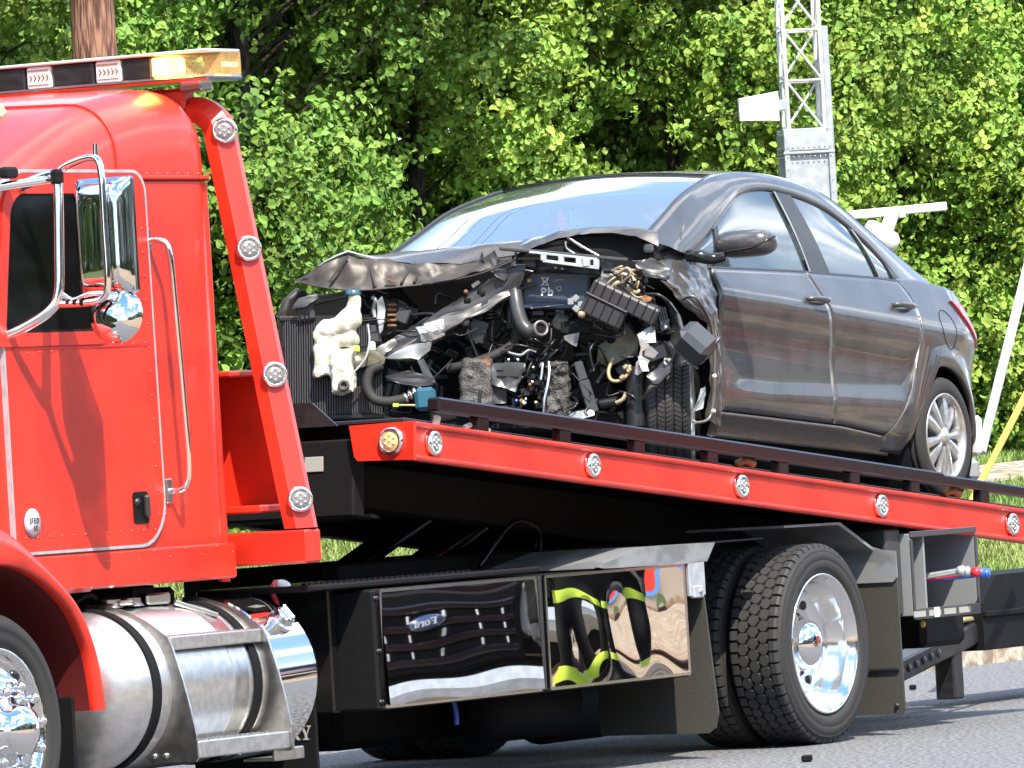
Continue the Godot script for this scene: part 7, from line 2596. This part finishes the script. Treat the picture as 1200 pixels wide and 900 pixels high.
	r.seed = 71
	for k in 7:
		var o: Vector3 = Vector3(0.870, 0.541, 0.150) + Vector3(r.randf_range(-0.07, 0.08), r.randf_range(-0.07, 0.06), r.randf_range(-0.03, 0.03))
		var e := Vector3(r.randf_range(-1, 1), r.randf_range(-1, 1), r.randf_range(-0.5, 0.5)).normalized() * r.randf_range(0.03, 0.07)
		var f := e.cross(Vector3(0.3, 0.2, 1)).normalized() * r.randf_range(0.012, 0.03)
		grid(st, crumple([[o - e - f, o - f, o + e - f * 0.4], [o - e + f, o + f * 1.2, o + e + f * 0.3]], 0.02, 80 + k, 2), -1)
	bp("broken_lamp", st, M.clear_lens)
	st = S()
	box(st, Vector3(0.876, 0.532, 0.110), Vector3(0.15, 0.10, 0.06), 0.02, Basis(Vector3(0, 0, 1), 0.3))
	for k in 4:
		bar(st, Vector3(0.888, 0.764, 0.120) + Vector3(k * 0.012, 0, 0), Vector3(0.938, 0.626, 0.140) + Vector3(k * 0.012 - 0.02, 0, 0), 0.012, 0.012, 0.002)
	plate(st, [Vector2(0.907, 0.691), Vector2(0.950, 0.698), Vector2(0.945, 0.647), Vector2(0.911, 0.631)], 0.16, 0.02)
	bp("lamp_housing", st, M.black_gloss)
	st = S()
	plate(st, [Vector2(0.799, 0.811), Vector2(0.828, 0.824), Vector2(0.866, 0.810), Vector2(0.858, 0.789), Vector2(0.815, 0.785), Vector2(0.811, 0.752), Vector2(0.794, 0.769)], 0.12, 0.02)
	bp("orange_lens_shard", st, M.rust)
	# big glossy black duct
	st = S()
	var db := Basis(Vector3(0, 0, 1), -0.74) * Basis(Vector3.RIGHT, 0.75)
	var dc: Vector3 = Vector3(1.079, 0.575, 0.200)
	box(st, dc, Vector3(0.185, 0.135, 0.165), 0.03, db)
	var du := bp("black_duct", st, M.duct)
	st = S()
	box(st, dc + db * Vector3(0.0, -0.055, 0.07), Vector3(0.19, 0.012, 0.02), 0.004, db)
	lathe(st, [Vector2(0.012, -0.02), Vector2(0.012, 0.02), Vector2(0, 0.022)], Transform3D(Basis(Vector3(0, 0, 1), -0.74), Vector3(1.188, 0.586, 0.200)), 10)
	part(du, "duct_edge", st, M.grey_plastic)
	st = S()
	plate(st, [Vector2(0.828, 0.420), Vector2(0.935, 0.503), Vector2(0.964, 0.477), Vector2(0.951, 0.435), Vector2(0.887, 0.377), Vector2(0.861, 0.377)], 0.14, 0.02)
	bp("torn_flap", st, M.grey_plastic)
	st = S()
	bar(st, Vector3(0.487, 0.509, 0.020), Vector3(0.516, 0.415, 0.020), 0.03, 0.045, 0.006)
	bar(st, Vector3(0.516, 0.414, 0.030), Vector3(0.565, 0.252, 0.030), 0.03, 0.055, 0.006)
	bp("support_strut", st, M.grey_plastic)
	st = S()
	grid(st, crumple([[Vector3(0.444, 0.239, 0.060), Vector3(0.513, 0.223, 0.080), Vector3(0.575, 0.241, 0.060)], [Vector3(0.465, 0.260, 0.050), Vector3(0.516, 0.267, 0.060), Vector3(0.570, 0.276, 0.040)]], 0.03, 71, 4), -1)
	bp("bent_undertray", st, M.grey_box)
	# tan hoses and brass fittings in the wheel bay
	st = S()
	tube(st, smooth_path([Vector3(0.660, 0.525, 0.000), Vector3(0.640, 0.459, 0.030), Vector3(0.653, 0.414, 0.050), Vector3(0.695, 0.408, 0.060), Vector3(0.738, 0.442, 0.060), Vector3(0.746, 0.485, 0.050)], 5), [0.010] + [], 7) if false else tube(st, smooth_path([Vector3(0.660, 0.525, 0.000), Vector3(0.640, 0.459, 0.030), Vector3(0.653, 0.414, 0.050), Vector3(0.695, 0.408, 0.060), Vector3(0.738, 0.442, 0.060), Vector3(0.746, 0.485, 0.050)], 5), 0.009, 7)
	bp("brake_hose", st, M.tan_cable)
	st = S()
	for q in [Vector3(0.726, 0.475, 0.070), Vector3(0.743, 0.458, 0.070), Vector3(0.709, 0.424, 0.070), Vector3(0.698, 0.307, 0.050)]:
		box(st, q, Vector3(0.028, 0.02, 0.02), 0.005, Basis(Vector3(0, 0, 1), 0.7))
	tube(st, smooth_path([Vector3(0.677, 0.299, 0.050), Vector3(0.711, 0.315, 0.060), Vector3(0.728, 0.348, 0.060)], 3), 0.011, 7)
	bp("brass_fitting", st, M.brass_tan)
	st = S()
	tube(st, [Vector3(0.602, 0.296, 0.000), Vector3(0.684, 0.309, 0.030)], 0.026, 10)
	tube(st, [Vector3(0.769, 0.480, 0.000), Vector3(0.774, 0.184, 0.000)], 0.05, 12)
	bp("drive_shaft", st, M.black_plastic)
	# black box left in the dark in front of the battery
	st = S()
	box(st, Vector3(0.482, 0.676, 0.040), Vector3(0.15, 0.065, 0.05), 0.006)
	bp("dark_module", st, M.black)
	st = S()
	plate(st, [Vector2(0.420, 0.630), Vector2(0.500, 0.646), Vector2(0.483, 0.583), Vector2(0.424, 0.613)], 0.06, 0.02)
	bp("blue_grey_shard", st, M.grey_metal)
	# the small stuff between: looms, brackets, nuts
	st = S()
	var st2 := S()
	r.seed = 90
	for k in 150:
		var p := Vector3(r.randf_range(-0.56, 0.88), r.randf_range(0.24, 0.92), r.randf_range(-0.45, -0.08))
		if p.x < -0.1 and p.y > 0.88:
			continue
		var tgt: SurfaceTool = st if k % 4 else st2
		if k % 2:
			var q := p + Vector3(r.randf_range(-0.16, 0.16), r.randf_range(-0.14, 0.14), r.randf_range(-0.1, 0.1))
			tube(tgt, smooth_path([p, p.lerp(q, 0.5) + Vector3(r.randf_range(-0.05, 0.05), r.randf_range(-0.05, 0.05), 0.03), q], 4), r.randf_range(0.005, 0.018), 6)
		else:
			box(tgt, p, Vector3(r.randf_range(0.02, 0.10), r.randf_range(0.02, 0.09), r.randf_range(0.03, 0.08)), 0.006, Basis(Vector3(r.randf_range(-0.3, 0.3), r.randf_range(-0.3, 0.3), 1).normalized(), r.randf_range(-0.7, 0.7)))
	for k in 70:
		var p := Vector3(r.randf_range(-0.5, 0.85), r.randf_range(0.28, 0.86), r.randf_range(-0.08, 0.05))
		var q := p + Vector3(r.randf_range(-0.22, 0.22), r.randf_range(-0.16, 0.12), r.randf_range(-0.06, 0.06))
		tube(st, smooth_path([p, p.lerp(q, 0.35) + Vector3(r.randf_range(-0.05, 0.05), r.randf_range(-0.06, 0.04), 0.03), q], 4), r.randf_range(0.003, 0.009), 5)
	bp("engine_clutter", st, M.black_plastic, "", "stuff")
	bp("metal_clutter", st2, M.dark_metal, "", "stuff")

# ---------------------------------------------------------------- small things
func build_small_things():
	# air freshener behind the windscreen
	var st := S()
	var pts := []
	for q in [[-0.008, -0.06], [-0.008, -0.035], [-0.035, -0.03], [-0.02, 0.0], [-0.03, 0.004], [-0.014, 0.03], [-0.02, 0.034], [0.0, 0.065], [0.02, 0.034], [0.014, 0.03], [0.03, 0.004], [0.02, 0.0], [0.035, -0.03], [0.008, -0.035], [0.008, -0.06]]:
		pts.append(Vector2(q[0], q[1]))
	prism(st, pts, -0.002, 0.002)
	var a := part(self, "air_freshener", st, M.pink)
	var cx := Transform3D(Basis(Vector3(0, 0, 1), -0.0951), Vector3(2.28, 1.164, -1.31))
	a.transform = Transform3D(Basis(Vector3.UP, -1.0), cx * Vector3(-2.550, 1.292, 0.019))
	tag(a, "small red air freshener hanging behind the windscreen of the grey car", "air freshener")
	# poles that stand by the tail of the car
	st = S()
	tube(st, [Vector3(5.645, 1.383, -1.900), Vector3(6.804, 3.044, -1.900)], 0.028, 14)
	var w := part(self, "white_pole", st, M.white_paint)
	tag(w, "white pole leaning behind the boot of the grey car", "pole")
	st = S()
	tube(st, [Vector3(2.119, 1.126, -0.220), Vector3(3.711, 2.214, -0.300)], 0.019, 14)
	var y := part(self, "yellow_pole", st, M.yellow)
	tag(y, "yellow pole leaning beside the rear wheel of the grey car", "pole")
	# bits of debris on the road
	for q in [[Vector3(-1.899, 0.000, 0.869), 0.05], [Vector3(6.781, -0.000, -3.009), 0.04]]:
		st = S()
		box(st, Vector3(0, 0.018, 0), Vector3(q[1] * 1.4, 0.03, q[1]), 0.006, Basis(Vector3.UP, 0.4))
		var o := part(self, "road_debris", st, M.black)
		o.position = q[0]
		tag(o, "dark rubber scrap on the road below the rear wheel" if q[1] > 0.045 else "dark scrap on the road behind the rear mud flap", "debris")

func build_across_the_road():
	# what the polished boxes and the mirrors show: woods, a black pickup, a fire fighter
	var mm := MultiMesh.new()
	mm.transform_format = MultiMesh.TRANSFORM_3D
	mm.use_colors = true
	mm.mesh = twigs[1]
	mm.instance_count = 30000
	for i in 30000:
		var t := rng.randf()
		var p := Vector3(lerpf(-150, 170, t), 0.3 + pow(rng.randf(), 1.3) * 11.0, 46.0 + rng.randf() * 6.0 + 5.0 * sin(t * 40.0))
		if i % 3 == 0:
			p = Vector3(lerpf(-170, 6, rng.randf()), 0.8 + rng.randf() * 10.0, -16.0 - rng.randf() * 5.0)
		var s := rng.randf_range(3.5, 6.5)
		var d := Vector3(rng.randf_range(-1, 1), rng.randf_range(-0.3, 1), rng.randf_range(-1, 1)).normalized()
		var u := d.cross(Vector3(rng.randf_range(-1, 1), rng.randf_range(-1, 1), rng.randf_range(-1, 1))).normalized()
		mm.set_instance_transform(i, Transform3D(Basis(u, d, u.cross(d)) * s, p))
		var b := rng.randf_range(0.5, 1.2)
		mm.set_instance_color(i, Color(0.05 * b, 0.09 * b, 0.02 * b))
	var mi := MultiMeshInstance3D.new()
	mi.name = "far_woods"
	mi.multimesh = mm
	mi.material_override = M.leaf
	mi.set_meta("kind", "stuff")
	mi.set_meta("label", "woods along both sides of the road, mirrored in the chrome")
	add_child(mi)
	# pickup, local -z is its nose
	var v := thing("pickup_truck", "black pickup with a chrome bumper, mirrored in the left polished tool box", "pickup truck", Vector3(4.70, 0, 5.10))
	v.rotation.y = 1.049
	var st := S()
	box(st, Vector3(0, 1.0, 0.75), Vector3(1.92, 0.55, 1.6), 0.10)
	box(st, Vector3(0, 0.95, 3.3), Vector3(1.96, 0.7, 3.6), 0.06)
	box(st, Vector3(0, 1.20, 0.55), Vector3(1.5, 0.30, 1.2), 0.12)
	part(v, "body", st, M.black_gloss)
	st = S()
	prism(st, [Vector2(1.5, 1.25), Vector2(2.1, 1.85), Vector2(3.3, 1.88), Vector2(3.7, 1.25)], -0.86, 0.86, Transform3D(Basis(Vector3(0, 0, 1), Vector3.UP, Vector3(-1, 0, 0)), Vector3.ZERO))
	part(v, "cabin", st, M.black_glass)
	st = S()
	box(st, Vector3(0, 0.94, -0.07), Vector3(1.15, 0.50, 0.06), 0.02)
	var gr := part(v, "grille", st, M.black)
	for k in 4:
		st = S()
		box(st, Vector3(0, 0.77 + k * 0.105, -0.11), Vector3(1.1, 0.05, 0.04), 0.012)
		part(gr, "slat", st, M.black_gloss)
	for k in 6:
		for j in 3:
			st = S()
			box(st, Vector3(-0.48 + k * 0.19, 0.82 + j * 0.105, -0.115), Vector3(0.016, 0.045, 0.03), 0.004)
			part(gr, "tab", st, M.white_paint)
	st = S()
	var e := Transform3D(Basis(Vector3(1, 0, 0), Vector3(0, 0, -0.45), Vector3(0, 0.45, 0)), Vector3(0, 1.0, -0.14))
	lathe(st, [Vector2(0.095, -0.05), Vector2(0.095, 0.02), Vector2(0.088, 0.03)], e, 32)
	var bd := part(v, "badge", st, M.chrome)
	st = S()
	lathe(st, [Vector2(0.089, 0.0), Vector2(0.084, 0.035), Vector2(0, 0.042)], e, 32)
	part(bd, "badge_face", st, M.badge_blue)
	text(bd, "badge_lettering", "Ford", 0.038, Transform3D(Basis(Vector3.UP, PI), Vector3(0, 1.0, -0.166)), M.white_print, true)
	for s in [-1, 1]:
		st = S()
		box(st, Vector3(s * 0.76, 1.02, -0.04), Vector3(0.34, 0.36, 0.10), 0.04)
		part(v, "headlight", st, M.clear_lens)
		for z in [0.75, 4.2]:
			st = S()
			lathe(st, [Vector2(0.22, -0.22), Vector2(0.36, -0.24), Vector2(0.39, -0.2), Vector2(0.39, -0.04), Vector2(0.36, 0.0), Vector2(0.23, 0.0), Vector2(0.2, -0.05), Vector2(0, -0.04)], Transform3D(Basis(Vector3(0, 0, 1), -PI / 2 * s), Vector3(s * 0.98, 0.39, z)), 30)
			part(v, "wheel", st, M.rubber)
	st = S()
	box(st, Vector3(0, 0.55, -0.16), Vector3(1.96, 0.20, 0.2), 0.07)
	part(v, "bumper", st, M.galvanised)
	st = S()
	box(st, Vector3(0, 0.40, -0.08), Vector3(1.7, 0.2, 0.12), 0.03)
	part(v, "air_dam", st, M.black)
	# fire engine, its side along the road
	var fe := thing("fire_engine", "red fire engine with a white band, mirrored in the doors of the grey car", "fire engine", Vector3(17.5, 0, 8.8))
	st = S()
	box(st, Vector3(0.9, 1.55, 0), Vector3(6.2, 2.1, 2.4), 0.08)
	box(st, Vector3(-3.3, 1.6, 0), Vector3(2.2, 2.3, 2.4), 0.16)
	part(fe, "body", st, M.red)
	st = S()
	box(st, Vector3(0, 1.32, -1.205), Vector3(8.2, 0.22, 0.02), 0.004)
	part(fe, "white_band", st, M.white_paint)
	st = S()
	box(st, Vector3(0.9, 2.68, 0), Vector3(6.0, 0.16, 2.2), 0.05)
	part(fe, "roof_rack", st, M.galvanised)
	for x in [-3.75, -2.85]:
		st = S()
		box(st, Vector3(x, 2.1, -1.2), Vector3(0.72, 0.75, 0.03), 0.01)
		part(fe, "window", st, M.black_glass)
	for k in 4:
		st = S()
		box(st, Vector3(-1.3 + k * 1.45, 1.95, -1.205), Vector3(1.2, 0.9, 0.03), 0.01)
		part(fe, "locker_shutter", st, M.alloy)
	for x in [-3.2, 2.2]:
		for s in [-1, 1]:
			st = S()
			lathe(st, [Vector2(0.28, -0.26), Vector2(0.46, -0.28), Vector2(0.5, -0.2), Vector2(0.5, -0.04), Vector2(0.45, 0.0), Vector2(0.3, 0.0), Vector2(0.26, -0.06), Vector2(0, -0.05)], Transform3D(Basis(Vector3.RIGHT, PI / 2 * s), Vector3(x, 0.5, s * 1.22)), 30)
			part(fe, "wheel", st, M.rubber)
	st = S()
	box(st, Vector3(-4.5, 0.6, 0), Vector3(0.3, 0.3, 2.4), 0.06)
	part(fe, "bumper", st, M.chrome)
	# fire fighter, standing
	var pn := thing("person", "person in black turnout gear with lime bands, mirrored in the right tool box", "person", Vector3(3.75, 0, 3.45))
	pn.rotation.y = 1.2
	var cap := func(p: Vector3, a: Vector3, b: Vector3, ra: float, rb: float) -> float:
		var t := clampf((p - a).dot(b - a) / (b - a).length_squared(), 0, 1)
		return (p - a - (b - a) * t).length() - lerpf(ra, rb, t)
	var sm := func(a: float, b: float) -> float:
		var h := clampf(0.5 + 0.5 * (b - a) / 0.05, 0, 1)
		return lerpf(b, a, h) - 0.05 * h * (1 - h)
	var bf := func(p: Vector3) -> float:
		var d: float = cap.call(p, Vector3(0, 1.0, 0), Vector3(0, 1.38, 0), 0.17, 0.19)
		for s in [-1, 1]:
			d = sm.call(d, cap.call(p, Vector3(s * 0.10, 0.95, 0), Vector3(s * 0.13, 0.5, -0.02), 0.125, 0.105))
			d = sm.call(d, cap.call(p, Vector3(s * 0.13, 0.5, -0.02), Vector3(s * 0.15, 0.12, 0.02), 0.105, 0.09))
			d = sm.call(d, cap.call(p, Vector3(s * 0.15, 0.06, 0.03), Vector3(s * 0.16, 0.05, -0.13), 0.06, 0.05))
			d = sm.call(d, cap.call(p, Vector3(s * 0.21, 1.42, 0), Vector3(s * 0.29, 1.14, 0.02), 0.085, 0.07))
			d = sm.call(d, cap.call(p, Vector3(s * 0.29, 1.14, 0.02), Vector3(s * 0.27, 0.90, -0.06), 0.07, 0.055))
		return d
	st = S()
	blob(st, bf, Vector3(-0.42, -0.02, -0.26), Vector3(0.42, 1.66, 0.26), 0.03)
	part(pn, "body", st, M.black)
	for s in [-1, 1]:
		for q in [[0.50, 0.112, 0.13], [0.28, 0.104, 0.142], [0.74, 0.122, 0.117]]:
			st = S()
			lathe(st, [Vector2(q[1], -0.04), Vector2(q[1] + 0.004, 0.0), Vector2(q[1], 0.04)], Transform3D(Basis.IDENTITY, Vector3(s * q[2], q[0], -0.005)), 20)
			part(pn, "lime_band", st, M.lime)
		st = S()
		blob(st, func(p: Vector3) -> float:
			var d: float = cap.call(p, Vector3(s * 0.27, 0.86, -0.07), Vector3(s * 0.268, 0.80, -0.085), 0.042, 0.038)
			for k in 4:
				d = min(d, cap.call(p, Vector3(s * 0.268, 0.80, -0.11 + k * 0.017), Vector3(s * 0.262, 0.735 + 0.008 * abs(k - 1.5), -0.115 + k * 0.017), 0.0095, 0.008))
			return min(d, cap.call(p, Vector3(s * 0.26, 0.84, -0.11), Vector3(s * 0.25, 0.785, -0.135), 0.012, 0.009)), Vector3(s * 0.27 - 0.07, 0.70, -0.17), Vector3(s * 0.27 + 0.07, 0.93, 0.0), 0.007)
		part(pn, "gloved_hand", st, M.seat_cloth)
	st = S()
	blob(st, func(p: Vector3) -> float:
		var d: float = cap.call(p, Vector3(0, 1.5, 0), Vector3(0, 1.58, 0), 0.06, 0.06)
		d = sm.call(d, cap.call(p, Vector3(0, 1.68, 0.005), Vector3(0, 1.74, 0.01), 0.082, 0.092))
		return sm.call(d, cap.call(p, Vector3(0, 1.69, -0.085), Vector3(0, 1.66, -0.10), 0.014, 0.02) + 0.012), Vector3(-0.13, 1.42, -0.15), Vector3(0.13, 1.88, 0.15), 0.012)
	part(pn, "head", st, mat("skin", lin(0.45, 0.25, 0.17), 0.5))
	st = S()
	lathe(st, [Vector2(0.15, 1.765), Vector2(0.152, 1.775), Vector2(0.11, 1.79), Vector2(0.105, 1.83), Vector2(0.07, 1.88), Vector2(0, 1.895)], Transform3D.IDENTITY, 28)
	part(pn, "helmet", st, M.black_gloss)
